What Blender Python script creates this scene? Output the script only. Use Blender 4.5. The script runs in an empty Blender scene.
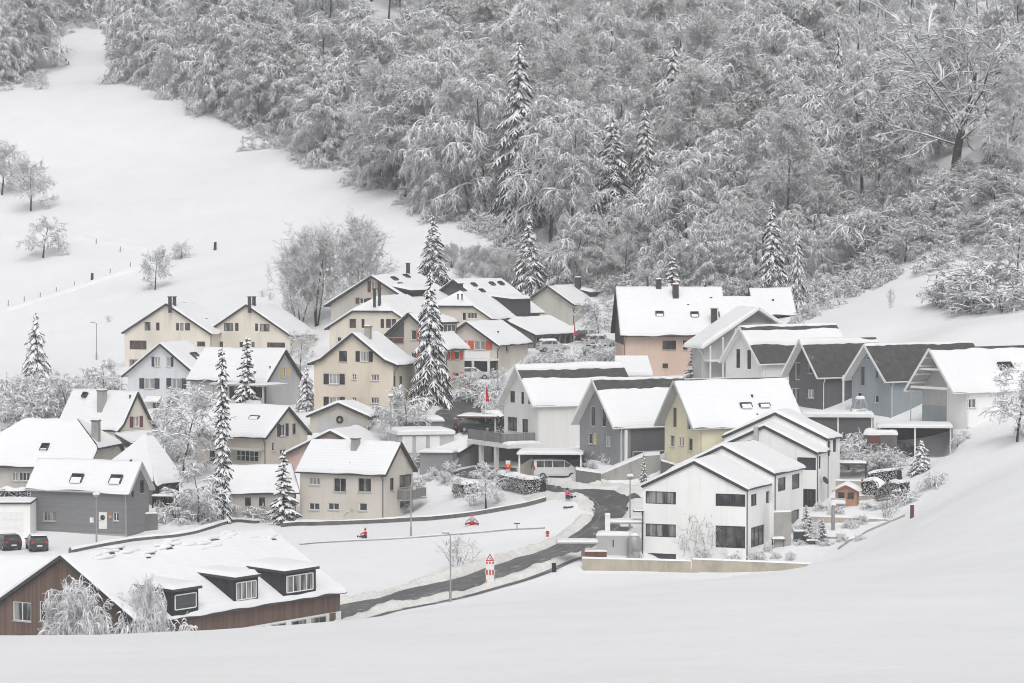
import bpy, bmesh, math, random
import numpy as np
from mathutils import Vector, Matrix, geometry

scene = bpy.context.scene
COL = scene.collection
R = math.radians

# ------------------------------------------------------------------ camera
CAM = Vector((0.0, 0.0, 40.0))
FPX = 1024 * 105.0 / 36.0
HORIZON = 240.0                      # pixel row of eye level in the photograph
PITCH = math.atan((341.5 - HORIZON) / FPX)
cam_data = bpy.data.cameras.new('camera')
cam_data.lens = 105.0
cam_data.sensor_width = 36.0
cam_data.clip_start = 1.0
cam_data.clip_end = 6000.0
cam = bpy.data.objects.new('camera', cam_data)
cam.location = CAM
cam.rotation_euler = (math.pi / 2 - PITCH, 0, 0)
COL.objects.link(cam)
scene.camera = cam

# ------------------------------------------------------------------ sky and sun (overcast winter day)
SUN_EL, SUN_AZ = R(54), R(174)      # azimuth measured from +Y (view direction), clockwise
world = bpy.data.worlds.new('World')
scene.world = world
world.use_nodes = True
wn = world.node_tree
wn.nodes.clear()
w_out = wn.nodes.new('ShaderNodeOutputWorld')
w_bg = wn.nodes.new('ShaderNodeBackground')
w_hsv = wn.nodes.new('ShaderNodeHueSaturation')
w_sky = wn.nodes.new('ShaderNodeTexSky')
w_sky.sky_type = 'NISHITA'
w_sky.sun_disc = False
w_sky.sun_elevation = SUN_EL
w_sky.sun_rotation = SUN_AZ
w_sky.air_density = 1.0
w_sky.dust_density = 5.0
w_hsv.inputs['Saturation'].default_value = 0.10
w_bg.inputs['Strength'].default_value = 0.13
wn.links.new(w_sky.outputs[0], w_hsv.inputs['Color'])
wn.links.new(w_hsv.outputs[0], w_bg.inputs['Color'])
wn.links.new(w_bg.outputs[0], w_out.inputs[0])

sun_data = bpy.data.lights.new('sun', 'SUN')
sun_data.energy = 0.55
sun_data.angle = R(40)
sun_data.color = (1.0, 0.975, 0.94)
sun = bpy.data.objects.new('sun', sun_data)
sdir = Vector((math.sin(SUN_AZ) * math.cos(SUN_EL), math.cos(SUN_AZ) * math.cos(SUN_EL), math.sin(SUN_EL)))
sun.rotation_euler = sdir.to_track_quat('Z', 'Y').to_euler()
sun.location = (0, 0, 200)
COL.objects.link(sun)

HAZE = 0.00024
scene.view_settings.view_transform = 'Standard'
scene.view_settings.look = 'None'
scene.view_settings.gamma = 1.0
scene.view_settings.exposure = 0.18
scene.render.engine = 'CYCLES'
scene.cycles.use_denoising = True
scene.cycles.pixel_filter_type = 'BLACKMAN_HARRIS'
scene.cycles.filter_width = 1.05
scene.cycles.max_bounces = 6
scene.cycles.diffuse_bounces = 3
scene.cycles.glossy_bounces = 2
scene.cycles.transmission_bounces = 2
scene.cycles.volume_bounces = 1
scene.cycles.transparent_max_bounces = 4
scene.cycles.caustics_reflective = False
scene.cycles.caustics_refractive = False

# ------------------------------------------------------------------ pixel <-> world
FWD = Vector((0, math.cos(PITCH), -math.sin(PITCH)))
UPV = Vector((0, math.sin(PITCH), math.cos(PITCH)))

def ray(px, py):
    return Vector(((px - 512) / FPX, 0, 0)) + FWD + UPV * ((341.5 - py) / FPX)

def P(px, py, d):
    """world point seen at the pixel, d metres in front of the camera"""
    r = ray(px, py)
    return CAM + r * (d / r.y)

def project(p):
    v = Vector(p) - CAM
    z = v.dot(FWD)
    return 512 + FPX * v.x / z, 341.5 - FPX * v.dot(UPV) / z

# ------------------------------------------------------------------ objects and meshes
def link(o, parent=None):
    COL.objects.link(o)
    if parent is not None:
        o.parent = parent
    return o

def tag(o, label=None, cat=None, group=None, kind=None):
    if label: o['label'] = label
    if cat: o['category'] = cat
    if group: o['group'] = group
    if kind: o['kind'] = kind
    return o

def thing(name, label, cat, loc=(0, 0, 0), rz=0.0, group=None):
    o = bpy.data.objects.new(name, None)
    o.empty_display_size = 0.3
    o.location = loc
    o.rotation_euler = (0, 0, rz)
    return tag(link(o), label, cat, group)

def mesh_np(name, verts, faces, mat, smooth=False):
    """verts (n,3), faces (m,3) or (m,4) integer array"""
    verts = np.asarray(verts, dtype=np.float32)
    faces = np.asarray(faces, dtype=np.int32)
    k = faces.shape[1]
    me = bpy.data.meshes.new(name)
    me.vertices.add(len(verts))
    me.vertices.foreach_set('co', verts.ravel())
    me.loops.add(faces.size)
    me.loops.foreach_set('vertex_index', faces.ravel())
    me.polygons.add(len(faces))
    me.polygons.foreach_set('loop_start', np.arange(0, faces.size, k, dtype=np.int32))
    me.polygons.foreach_set('loop_total', np.full(len(faces), k, dtype=np.int32))
    if smooth:
        me.polygons.foreach_set('use_smooth', np.ones(len(faces), dtype=bool))
    me.update(calc_edges=True)
    me.validate()
    if mat: me.materials.append(mat)
    return me

def mobj(name, me, parent=None):
    return link(bpy.data.objects.new(name, me), parent)

class MB:
    """collects simple solids; build() links them as ONE mesh object"""
    def __init__(s):
        s.v, s.f = [], []
    def add(s, vs, fs):
        n = len(s.v)
        s.v += [tuple(v) for v in vs]
        s.f += [tuple(i + n for i in f) for f in fs]
        return s
    def box(s, c, size, ax=None):
        """centre, full size, optional 3 axis vectors"""
        a = ax or (Vector((1, 0, 0)), Vector((0, 1, 0)), Vector((0, 0, 1)))
        c = Vector(c); hx, hy, hz = [q / 2 for q in size]
        vs = [c + a[0] * (sx * hx) + a[1] * (sy * hy) + a[2] * (sz * hz)
              for sz in (-1, 1) for sy in (-1, 1) for sx in (-1, 1)]
        return s.add(vs, [(0, 2, 3, 1), (4, 5, 7, 6), (0, 1, 5, 4), (2, 6, 7, 3), (0, 4, 6, 2), (1, 3, 7, 5)])
    def bb(s, x0, x1, y0, y1, z0, z1):
        return s.box(((x0 + x1) / 2, (y0 + y1) / 2, (z0 + z1) / 2), (abs(x1 - x0), abs(y1 - y0), abs(z1 - z0)))
    def bar(s, p, q, r0, r1=None, n=6, cap=True):
        p, q = Vector(p), Vector(q)
        r1 = r0 if r1 is None else r1
        d = (q - p).normalized()
        a = d.orthogonal().normalized(); b = d.cross(a)
        vs = []
        for c, rr in ((p, r0), (q, r1)):
            for i in range(n):
                t = 2 * math.pi * i / n
                vs.append(c + a * (rr * math.cos(t)) + b * (rr * math.sin(t)))
        fs = [(i, (i + 1) % n, n + (i + 1) % n, n + i) for i in range(n)]
        if cap:
            fs += [tuple(range(n - 1, -1, -1)), tuple(range(n, 2 * n))]
        return s.add(vs, fs)
    def plank(s, p, q, w, h, up=Vector((0, 0, 1))):
        """box from p to q, width w sideways, height h along up"""
        p, q = Vector(p), Vector(q)
        d = (q - p); L = d.length; d.normalize()
        side = d.cross(up).normalized(); u2 = side.cross(d)
        return s.box((p + q) / 2, (L, w, h), (d, side, u2))
    def prism(s, poly, off):
        """closed polygon (list of 3-D points) extruded by vector off"""
        n = len(poly); off = Vector(off)
        vs = [Vector(p) for p in poly] + [Vector(p) + off for p in poly]
        fs = [tuple(range(n)), tuple(range(2 * n - 1, n - 1, -1))]
        fs += [((i + 1) % n, i, n + i, n + (i + 1) % n) for i in range(n)]
        return s.add(vs, fs)
    def lathe(s, prof, c=(0, 0, 0), n=10, sx=1, sy=1):
        c = Vector(c); vs = []; m = len(prof)
        for r, z in prof:
            for i in range(n):
                t = 2 * math.pi * i / n
                vs.append(c + Vector((r * math.cos(t) * sx, r * math.sin(t) * sy, z)))
        fs = [(k * n + i, k * n + (i + 1) % n, (k + 1) * n + (i + 1) % n, (k + 1) * n + i)
              for k in range(m - 1) for i in range(n)]
        fs += [tuple(range(n - 1, -1, -1)), tuple(range((m - 1) * n, m * n))]
        return s.add(vs, fs)
    def build(s, name, mat, parent=None, smooth=False, fix=True):
        me = bpy.data.meshes.new(name)
        me.from_pydata(s.v, [], s.f)
        if fix:
            bm = bmesh.new(); bm.from_mesh(me)
            bmesh.ops.recalc_face_normals(bm, faces=bm.faces)
            bm.to_mesh(me); bm.free()
        if smooth:
            for p in me.polygons: p.use_smooth = True
        if mat: me.materials.append(mat)
        return mobj(name, me, parent)

class Noise:
    """smooth pseudo-random field from a few sine waves"""
    def __init__(s, seed, scale=1.0, n=9):
        r = np.random.RandomState(abs(int(seed)) % 99991)
        ang = r.uniform(0, 2 * np.pi, n); k = scale * r.uniform(.5, 2.2, n)
        s.kx, s.ky, s.ph = np.cos(ang) * k, np.sin(ang) * k, r.uniform(0, 6.28, n)
        s.a = 1 / np.sqrt(n) / (k / scale) ** .5
    def __call__(s, x, y):
        x = np.asarray(x, float); y = np.asarray(y, float)
        return (np.sin(x[..., None] * s.kx + y[..., None] * s.ky + s.ph) * s.a).sum(-1)

# ------------------------------------------------------------------ materials
def lin(c):
    return tuple(((v / 255) / 12.92 if v / 255 <= 0.04045 else ((v / 255 + 0.055) / 1.055) ** 2.4) for v in c)

def new_mat(name, col, rough=0.8, spec=0.3, metal=0.0):
    m = bpy.data.materials.new(name)
    m.use_nodes = True
    b = m.node_tree.nodes['Principled BSDF']
    b.inputs['Base Color'].default_value = (*col, 1)
    b.inputs['Roughness'].default_value = rough
    b.inputs['Specular IOR Level'].default_value = spec
    b.inputs['Metallic'].default_value = metal
    return m, m.node_tree, b

def noise_node(nt, scale, detail=3, rough=.55, coord='Object', stretch=None):
    tc = nt.nodes.new('ShaderNodeTexCoord')
    nz = nt.nodes.new('ShaderNodeTexNoise')
    nz.inputs['Scale'].default_value = scale
    nz.inputs['Detail'].default_value = detail
    nz.inputs['Roughness'].default_value = rough
    src = tc.outputs[coord]
    if stretch:
        mp = nt.nodes.new('ShaderNodeMapping')
        mp.inputs['Scale'].default_value = stretch
        nt.links.new(src, mp.inputs[0]); src = mp.outputs[0]
    nt.links.new(src, nz.inputs['Vector'])
    return nz

def ramp(nt, src, stops):
    r = nt.nodes.new('ShaderNodeValToRGB')
    e = r.color_ramp.elements
    while len(e) < len(stops): e.new(0.5)
    for k, (p, c) in enumerate(stops):
        e[k].position = p
        e[k].color = (*c, 1) if len(c) == 3 else c
    nt.links.new(src, r.inputs[0])
    return r

def bump(nt, b, src, strength=.3, dist=.05, prev=None):
    bp = nt.nodes.new('ShaderNodeBump')
    bp.inputs['Strength'].default_value = strength
    bp.inputs['Distance'].default_value = dist
    nt.links.new(src, bp.inputs['Height'])
    if prev: nt.links.new(prev.outputs[0], bp.inputs['Normal'])
    nt.links.new(bp.outputs[0], b.inputs['Normal'])
    return bp

def mul(c, k):
    return tuple(min(1, v * k) for v in c)

def plaster(name, col, var=.10, scale=.35):
    """rendered wall: slight mottling, rain streaks and fine grain"""
    m, nt, b = new_mat(name, col, .9, .15)
    n1 = noise_node(nt, scale, 5, .6, stretch=(1, 1, .35))
    r = ramp(nt, n1.outputs[0], [(.28, mul(col, 1 - var * 1.6)), (.55, col), (.8, mul(col, 1 + var * .6))])
    n3 = noise_node(nt, 2.4, 4, .65, stretch=(1, 1, .06))
    r3 = ramp(nt, n3.outputs[0], [(.30, (.70, .69, .67)), (.46, (1, 1, 1)), (.85, (1.0, 1.0, 1.0))])
    mx = nt.nodes.new('ShaderNodeMixRGB'); mx.blend_type = 'MULTIPLY'; mx.inputs[0].default_value = .28
    nt.links.new(r.outputs[0], mx.inputs[1]); nt.links.new(r3.outputs[0], mx.inputs[2])
    nt.links.new(mx.outputs[0], b.inputs['Base Color'])
    n2 = noise_node(nt, 14, 3)
    bump(nt, b, n2.outputs[0], .25, .02)
    return m

def boards(name, col, pitch=.16, axis='X', var=.18):
    """vertical timber boarding: colour varies from board to board"""
    m, nt, b = new_mat(name, col, .8, .2)
    tc = nt.nodes.new('ShaderNodeTexCoord')
    sp = nt.nodes.new('ShaderNodeSeparateXYZ')
    nt.links.new(tc.outputs['Object'], sp.inputs[0])
    ad = nt.nodes.new('ShaderNodeMath'); ad.operation = 'ADD'
    nt.links.new(sp.outputs['X'], ad.inputs[0]); nt.links.new(sp.outputs['Y'], ad.inputs[1])
    src = ad.outputs[0] if axis == 'X' else sp.outputs['Z']
    dv = nt.nodes.new('ShaderNodeMath'); dv.operation = 'DIVIDE'; dv.inputs[1].default_value = pitch
    nt.links.new(src, dv.inputs[0])
    fl = nt.nodes.new('ShaderNodeMath'); fl.operation = 'FLOOR'; nt.links.new(dv.outputs[0], fl.inputs[0])
    wn_ = nt.nodes.new('ShaderNodeTexWhiteNoise'); wn_.noise_dimensions = '1D'
    nt.links.new(fl.outputs[0], wn_.inputs['W'])
    r = ramp(nt, wn_.outputs[0], [(0, mul(col, 1 - var)), (1, mul(col, 1 + var))])
    nt.links.new(r.outputs[0], b.inputs['Base Color'])
    fr = nt.nodes.new('ShaderNodeMath'); fr.operation = 'FRACT'; nt.links.new(dv.outputs[0], fr.inputs[0])
    r2 = ramp(nt, fr.outputs[0], [(0, (0, 0, 0)), (.12, (1, 1, 1)), (.9, (1, 1, 1)), (1, (0, 0, 0))])
    bump(nt, b, r2.outputs[0], .6, .03)
    return m

def concrete(name, col):
    m, nt, b = new_mat(name, col, .9, .2)
    n1 = noise_node(nt, .9, 6, .65, stretch=(1, 1, .5))
    r = ramp(nt, n1.outputs[0], [(.25, mul(col, .68)), (.5, col), (.75, mul(col, 1.15))])
    nt.links.new(r.outputs[0], b.inputs['Base Color'])
    n2 = noise_node(nt, 9, 4)
    bump(nt, b, n2.outputs[0], .3, .03)
    return m

def plain(name, col, rough=.6, spec=.3, metal=0.0, var=.12):
    m, nt, b = new_mat(name, col, rough, spec, metal)
    n1 = noise_node(nt, 2.2, 4)
    r = ramp(nt, n1.outputs[0], [(.3, mul(col, 1 - var)), (.7, mul(col, 1 + var))])
    nt.links.new(r.outputs[0], b.inputs['Base Color'])
    return m

M = {}
def snow_mat(name, col=(.745, .75, .765), bumps=((1.1, .5, .22), (6.0, .35, .05)), band=None, dirt=None):
    m, nt, b = new_mat(name, col, .65, .2)
    n0 = noise_node(nt, .12, 4)
    r = ramp(nt, n0.outputs[0], [(.3, mul(col, .965)), (.7, mul(col, 1.02))])
    last = r.outputs[0]
    if dirt:
        nd = noise_node(nt, dirt[1], 5, .7)
        rd = ramp(nt, nd.outputs[0], [(.38, (1, 1, 1)), (.62, (0, 0, 0))])
        mx = nt.nodes.new('ShaderNodeMixRGB')
        nt.links.new(rd.outputs[0], mx.inputs[0])
        mx.inputs[1].default_value = (*dirt[0], 1)
        nt.links.new(last, mx.inputs[2])
        last = mx.outputs[0]
    nt.links.new(last, b.inputs['Base Color'])
    prev = None
    for sc, st, di in bumps:
        n = noise_node(nt, sc, 4, .55)
        prev = bump(nt, b, n.outputs[0], st, di, prev)
    if band:
        tc = nt.nodes.new('ShaderNodeTexCoord')
        sp = nt.nodes.new('ShaderNodeSeparateXYZ'); nt.links.new(tc.outputs['Object'], sp.inputs[0])
        nz = noise_node(nt, .5, 2)
        ma = nt.nodes.new('ShaderNodeMath'); ma.operation = 'MULTIPLY_ADD'
        nt.links.new(nz.outputs[0], ma.inputs[0]); ma.inputs[1].default_value = .10
        nt.links.new(sp.outputs['Z'], ma.inputs[2])
        mm = nt.nodes.new('ShaderNodeMath'); mm.operation = 'MULTIPLY'; mm.inputs[1].default_value = 2 * math.pi / band
        nt.links.new(ma.outputs[0], mm.inputs[0])
        sn = nt.nodes.new('ShaderNodeMath'); sn.operation = 'SINE'; nt.links.new(mm.outputs[0], sn.inputs[0])
        bump(nt, b, sn.outputs[0], .2, .03, prev)
    return m

M['snow'] = snow_mat('snow', bumps=((.3, .5, .4), (1.6, .45, .14), (5.0, .3, .05)))
M['roof_snow'] = snow_mat('roof_snow', bumps=((.9, .4, .16), (7.0, .3, .03)), band=.27)
M['bank_snow'] = snow_mat('bank_snow', (.72, .72, .72), bumps=((2.5, .8, .3), (9.0, .6, .1)), dirt=((.64, .62, .585), .8))
M['cap_snow'] = snow_mat('cap_snow', bumps=((4.0, .4, .08),))
def room_glass(name, c0, c1, k):
    """window pane with dim shapes of the room behind it"""
    m, nt, b = new_mat(name, c0, .1, .5)
    n = noise_node(nt, k, 2, .5, stretch=(1, 1, .6))
    r = ramp(nt, n.outputs[0], [(.40, c0), (.60, c1), (.72, mul(c1, 1.6))])
    nt.links.new(r.outputs[0], b.inputs['Base Color'])
    return m
M['glass'] = room_glass('glass', (.018, .020, .022), (.065, .066, .066), 1.4)
M['glass2'] = new_mat('glass_reflecting', (.05, .055, .06), .18, .5)[0]
def curtain(name, c0, c1, k):
    m, nt, b = new_mat(name, c0, .35, .4)
    n = noise_node(nt, k, 3, .5, stretch=(1, 1, .12))
    r = ramp(nt, n.outputs[0], [(.42, c0), (.58, c1)])
    nt.links.new(r.outputs[0], b.inputs['Base Color'])
    return m
M['curtain'] = curtain('curtained_glass', (.03, .033, .036), (.30, .30, .29), 2.2)
M['curtain2'] = curtain('net_curtain_glass', (.22, .22, .215), (.38, .38, .37), 3.5)
M['tile'] = None
def tiles(name, col):
    m, nt, b = new_mat(name, col, .8, .2)
    n1 = noise_node(nt, 1.5, 5, .7)
    r = ramp(nt, n1.outputs[0], [(.3, mul(col, .7)), (.62, mul(col, 1.2)), (.70, mul(col, 1.3)), (.735, (.7, .7, .71))])
    nt.links.new(r.outputs[0], b.inputs['Base Color'])
    tc = nt.nodes.new('ShaderNodeTexCoord')
    sp = nt.nodes.new('ShaderNodeSeparateXYZ'); nt.links.new(tc.outputs['Object'], sp.inputs[0])
    h = []
    for ax, k in (('Z', .22), ('Y', .30)):
        d = nt.nodes.new('ShaderNodeMath'); d.operation = 'DIVIDE'; d.inputs[1].default_value = k
        nt.links.new(sp.outputs[ax], d.inputs[0])
        f = nt.nodes.new('ShaderNodeMath'); f.operation = 'FRACT'; nt.links.new(d.outputs[0], f.inputs[0])
        h.append(f)
    ad = nt.nodes.new('ShaderNodeMath'); ad.operation = 'MULTIPLY_ADD'
    nt.links.new(h[1].outputs[0], ad.inputs[0]); ad.inputs[1].default_value = .3; nt.links.new(h[0].outputs[0], ad.inputs[2])
    bump(nt, b, ad.outputs[0], .9, .05)
    return m
M['tile'] = tiles('dark_roof_tiles', (.075, .073, .072))
M['wood_dark'] = plain('dark_timber', (.035, .030, .028), .8)
M['metal_dark'] = plain('dark_sheet_metal', (.045, .046, .048), .55, .4)
M['white_paint'] = plain('white_paint', (.74, .74, .73), .6, var=.05)
M['grey_paint'] = plain('grey_paint', (.42, .42, .42), .6, var=.06)
M['galv'] = plain('galvanised_steel', (.32, .325, .33), .45, .5, .3)
M['asphalt'] = None
def asphalt():
    col = (.07, .07, .072)
    m, nt, b = new_mat('wet_asphalt', col, .5, .4)
    n1 = noise_node(nt, .6, 6, .7, coord='Object')
    r = ramp(nt, n1.outputs[0], [(.35, mul(col, .75)), (.52, mul(col, 1.2)), (.6, mul(col, 1.7)), (.68, (.50, .50, .505))])
    nt.links.new(r.outputs[0], b.inputs['Base Color'])
    n2 = noise_node(nt, 20, 3)
    bump(nt, b, n2.outputs[0], .3, .02)
    return m
M['asphalt'] = asphalt()
M['concrete'] = concrete('grey_concrete', (.33, .32, .305))
M['concrete_dark'] = concrete('dark_concrete', (.16, .158, .155))
M['concrete_tan'] = concrete('tan_concrete', (.40, .365, .30))
M['slush'] = snow_mat('slush', (.26, .26, .26), bumps=((6.0, .5, .05),), dirt=((.13, .13, .13), 2.2))
M['stone_dark'] = concrete('dark_stone', (.135, .132, .128))
M['brown_boards'] = boards('brown_boards', (.155, .108, .088), .17)
M['black_boards'] = boards('charcoal_boards', (.035, .036, .038), .3)
M['grey_boards'] = boards('grey_boards', (.20, .20, .20), .14)
for k, c in dict(cream=(.66, .59, .49), cream2=(.68, .625, .545), beige=(.52, .48, .43), beige2=(.48, .455, .415), palebeige=(.59, .55, .495),
                 pink=(.56, .42, .39), peach=(.62, .475, .395), white=(.83, .83, .82), offwhite=(.72, .715, .70), grey=(.185, .188, .195),
                 midgrey=(.27, .275, .285), darkgrey=(.115, .117, .122), bluegrey=(.31, .345, .365), yellow=(.72, .665, .49),
                 bluewhite=(.645, .655, .675), barn=(.20, .19, .18), lightgrey=(.46, .46, .46)).items():
    M[k] = plaster('plaster_' + k, c, .05 if 'white' in k else .10)
for k, c in dict(sh_dark=(.03, .033, .036), sh_blue=(.042, .055, .088), sh_red=(.62, .11, .06), sh_yellow=(.62, .46, .14), sh_maroon=(.13, .05, .045),
                 red=(.50, .02, .03), pinkred=(.62, .05, .16), orange=(.75, .30, .05), brick=(.28, .09, .06), bark=(.055, .048, .042),
                 rubber=(.015, .015, .016), brown=(.17, .075, .055), timber=(.40, .23, .16)).items():
    M[k] = plain('paint_' + k, c, .65)
# ------------------------------------------------------------------ houses: frame from the gable seen in the photograph
class House:
    """local frame: x along the gable, y along the ridge (away), z up; origin under the near gable peak.
    The gable outline is measured in the photograph, the distance d from the height of storeys, doors and windows."""
    def __init__(s, d, alpha, peak, eL=None, eR=None, ridge_x=None, base=0, hw=None, drop=None, length=None,
                 oe=.45, ov=.4, hipF=0.0, hipB=0.0, flare=0.0, ovb=None):
        s.d, s.al = d, R(alpha)
        pk = P(peak[0], peak[1], d)
        s.zb = P(peak[0], base, d).z
        s.o = Vector((pk.x, pk.y, s.zb))
        s.zp = pk.z - s.zb
        s.M = Matrix.Translation(s.o) @ Matrix.Rotation(s.al, 4, 'Z')
        s.Mi = s.M.inverted()
        us, zs = [], []
        for e in (eL, eR):
            if e is not None:
                h = s.hit(e[0], e[1], (0, 0, 0), (0, 1, 0))
                us.append(abs(h.x)); zs.append(h.z)
        s.hw = hw if hw else sum(us) / len(us)
        s.ze = s.zp - drop if drop else sum(zs) / len(zs)
        s.zp -= .18; s.ze -= .12
        s.L = length if length else s.hit(ridge_x, peak[1], (0, 0, 0), (1, 0, 0)).y
        s.oe, s.ov = oe, ov
        s.ovb = ov if ovb is None else ovb
        s.hipF, s.hipB, s.flare = hipF, hipB, flare
        s.W = s.hw - oe
        s.t = .2
        s.openings = {k: [] for k in 'FBLR'}
        s.tan = (s.zp - s.ze) / s.hw
        s.parts = []

    def local(s, v):
        return s.Mi @ Vector(v)
    def hit(s, px, py, p0, n):
        """pixel ray against a plane given in the local frame"""
        a = s.Mi @ CAM
        dr = s.Mi.to_3x3() @ ray(px, py)
        n = Vector(n); t = (Vector(p0) - a).dot(n) / dr.dot(n)
        return a + dr * t
    def roof_z(s, x):
        x = abs(x)
        if s.flare:
            xf = .72 * s.hw
            zf = s.ze + s.flare + (s.zp - s.ze - s.flare) * 0
            k = (s.zp - s.ze) * 0.84 / xf
            if x <= xf: return s.zp - k * x
            z1 = s.zp - k * xf
            return z1 + (s.ze - z1) * (x - xf) / (s.hw - xf)
        return s.zp - s.tan * x
    def wall_plane(s, w):
        return {'F': ((0, s.ov, 0), (0, 1, 0)), 'B': ((0, s.L - s.ovb, 0), (0, 1, 0)),
                'L': ((-s.W, 0, 0), (1, 0, 0)), 'R': ((s.W, 0, 0), (1, 0, 0))}[w]
    def on_wall(s, px, py, w):
        """pixel -> (along the wall, height)"""
        h = s.hit(px, py, *s.wall_plane(w))
        return (h.x, h.z) if w in 'FB' else (h.y, h.z)
    def on_roof(s, px, py, side):
        t = s.tan
        n = Vector((side * t, 0, 1))
        return s.hit(px, py, (0, 0, s.zp), n)
    def pt(s, w, u, z, out=0.0):
        """point on a wall, out metres in front of it"""
        return {'F': Vector((u, s.ov - out, z)), 'B': Vector((u, s.L - s.ovb + out, z)),
                'L': Vector((-s.W - out, u, z)), 'R': Vector((s.W + out, u, z))}[w]
    def axes(s, w):
        """along, outward"""
        return {'F': (Vector((1, 0, 0)), Vector((0, -1, 0))), 'B': (Vector((1, 0, 0)), Vector((0, 1, 0))),
                'L': (Vector((0, 1, 0)), Vector((-1, 0, 0))), 'R': (Vector((0, 1, 0)), Vector((1, 0, 0)))}[w]
    def corners(s, back=False):
        r = [(-s.W, s.ov), (s.W, s.ov), (0, s.ov)]
        if back: r += [(-s.W, s.L - s.ovb), (s.W, s.L - s.ovb)]
        return [s.M @ Vector((x, y, 0)) for x, y in r]

    # ------------------------------------------------ building
    def start(s, name, label, cat='house', group=None, wall='cream', roof='tile', soffit=None, trim=None):
        s.root = thing(name, label, cat, s.o, s.al, group)
        s.wallm, s.roofm = M[wall], M[roof]
        s.soffit = M[soffit] if soffit else None
        s.trim = M[trim] if trim else M['metal_dark']
        return s

    def win(s, w, x0, y0, x1, y1, shut=None, panes=2, glass=None, frame='white_paint', sill=True, depth=.16,
            single=None, bars=0, name='window', label=None):
        """window at a pixel rectangle on wall w; shut = shutter paint"""
        (u0, _), (u1, _) = s.on_wall(x0, (y0 + y1) / 2, w), s.on_wall(x1, (y0 + y1) / 2, w)
        zt, zb = s.on_wall((x0 + x1) / 2, y0, w)[1], s.on_wall((x0 + x1) / 2, y1, w)[1]
        return s.win_m(w, min(u0, u1), max(u0, u1), zb, zt, shut, panes, glass, frame, sill, depth, single, bars, name, label)

    def win_m(s, w, u0, u1, z0, z1, shut=None, panes=2, glass=None, frame='white_paint', sill=True, depth=.16,
              single=None, bars=0, name='window', label=None):
        lim = {'F': (-s.W, s.W), 'B': (-s.W, s.W), 'L': (s.ov, s.L - s.ovb), 'R': (s.ov, s.L - s.ovb)}[w]
        u0, u1 = max(u0, lim[0] + .08), min(u1, lim[1] - .08)
        if w in 'FB':
            z1 = min(z1, s.roof_z(max(abs(u0), abs(u1))) - s.t - .12)
            if z1 - z0 < .25: return None
        for (a0, b0, a1, b1) in s.openings[w]:
            if u0 < a1 + .02 and u1 > a0 - .02 and z0 < b1 + .02 and z1 > b0 - .02:
                if u0 >= (a0 + a1) / 2: u0 = a1 + .03
                else: u1 = a0 - .03
        if u1 - u0 < .15: return None
        s.openings[w].append((u0, z0, u1, z1))
        al, out = s.axes(w)
        up = Vector((0, 0, 1))
        ax = (al, out, up)
        g = glass or random.Random(int(u0 * 977 + z0 * 331 + s.d)).choice(['glass', 'glass', 'glass2', 'curtain', 'curtain'])
        fw = .07
        C = lambda u, z, o: s.pt(w, u, z, o)
        fr = MB()
        um, zm = (u0 + u1) / 2, (z0 + z1) / 2
        o = -depth + .045
        for u in (u0 + fw / 2, u1 - fw / 2):
            fr.box(C(u, zm, o), (fw, .06, z1 - z0), ax)
        for z in (z0 + fw / 2, z1 - fw / 2):
            fr.box(C(um, z, o), (u1 - u0 - 2 * fw, .058, fw), ax)
        for k in range(1, panes):
            fr.box(C(u0 + (u1 - u0) * k / panes, zm, o), (fw, .056, z1 - z0 - 2 * fw), ax)
        for k in range(1, bars + 1):
            fr.box(C(um, z0 + (z1 - z0) * k / (bars + 1), o), (u1 - u0 - 2 * fw, .03, .035), ax)
        f = fr.build(name, M[frame], s.root)
        if label: f['label'] = label
        for k in range(panes):
            a = u0 + (u1 - u0) * k / panes + (fw if k == 0 else fw / 2)
            b_ = u0 + (u1 - u0) * (k + 1) / panes - (fw if k == panes - 1 else fw / 2)
            MB().box(C((a + b_) / 2, zm, -depth + .02), (b_ - a, .02, z1 - z0 - 2 * fw), ax).build('pane', M[g], f)
        if sill:
            MB().box(C(um, z0 - .04, .035), (u1 - u0 + .12, .13, .06), ax).build('sill', M['grey_paint'], f)
        if shut:
            for sg in ((-1, 1) if not single else (single,)):
                wd = (u1 - u0) / 2 * .98
                uc = u0 - wd / 2 - .02 if sg < 0 else u1 + wd / 2 + .02
                mb = MB().box(C(uc, zm, .03), (wd, .035, z1 - z0 + .06), ax)
                for q in range(1, 7):
                    mb.box(C(uc, z0 + (z1 - z0) * q / 7, .055), (wd - .1, .02, (z1 - z0) / 14), ax)
                mb.build('shutter', M[shut], f)
        return f

    def panel(s, w, x0, y0, x1, y1, mat, name='door', out=.04, handle=True, label=None):
        (u0, zt), (u1, zb) = s.on_wall(x0, y0, w), s.on_wall(x1, y1, w)
        al, ou = s.axes(w)
        o = MB().box(s.pt(w, (u0 + u1) / 2, (zt + zb) / 2, out / 2), (abs(u1 - u0), out, abs(zt - zb)), (al, ou, Vector((0, 0, 1)))).build(name, M[mat], s.root)
        if label: o['label'] = label
        if handle and name == 'door':
            MB().box(s.pt(w, max(u0, u1) - .15, (zt + zb) / 2, out + .03), (.12, .05, .04), (al, ou, Vector((0, 0, 1)))).build('handle', M['galv'], o)
        return o

    def hip_geo(s):
        """setback of the ridge ends and half-hip corner heights"""
        fx, bx = s.hipF * s.hw, s.hipB * s.hw
        return fx, bx

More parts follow.
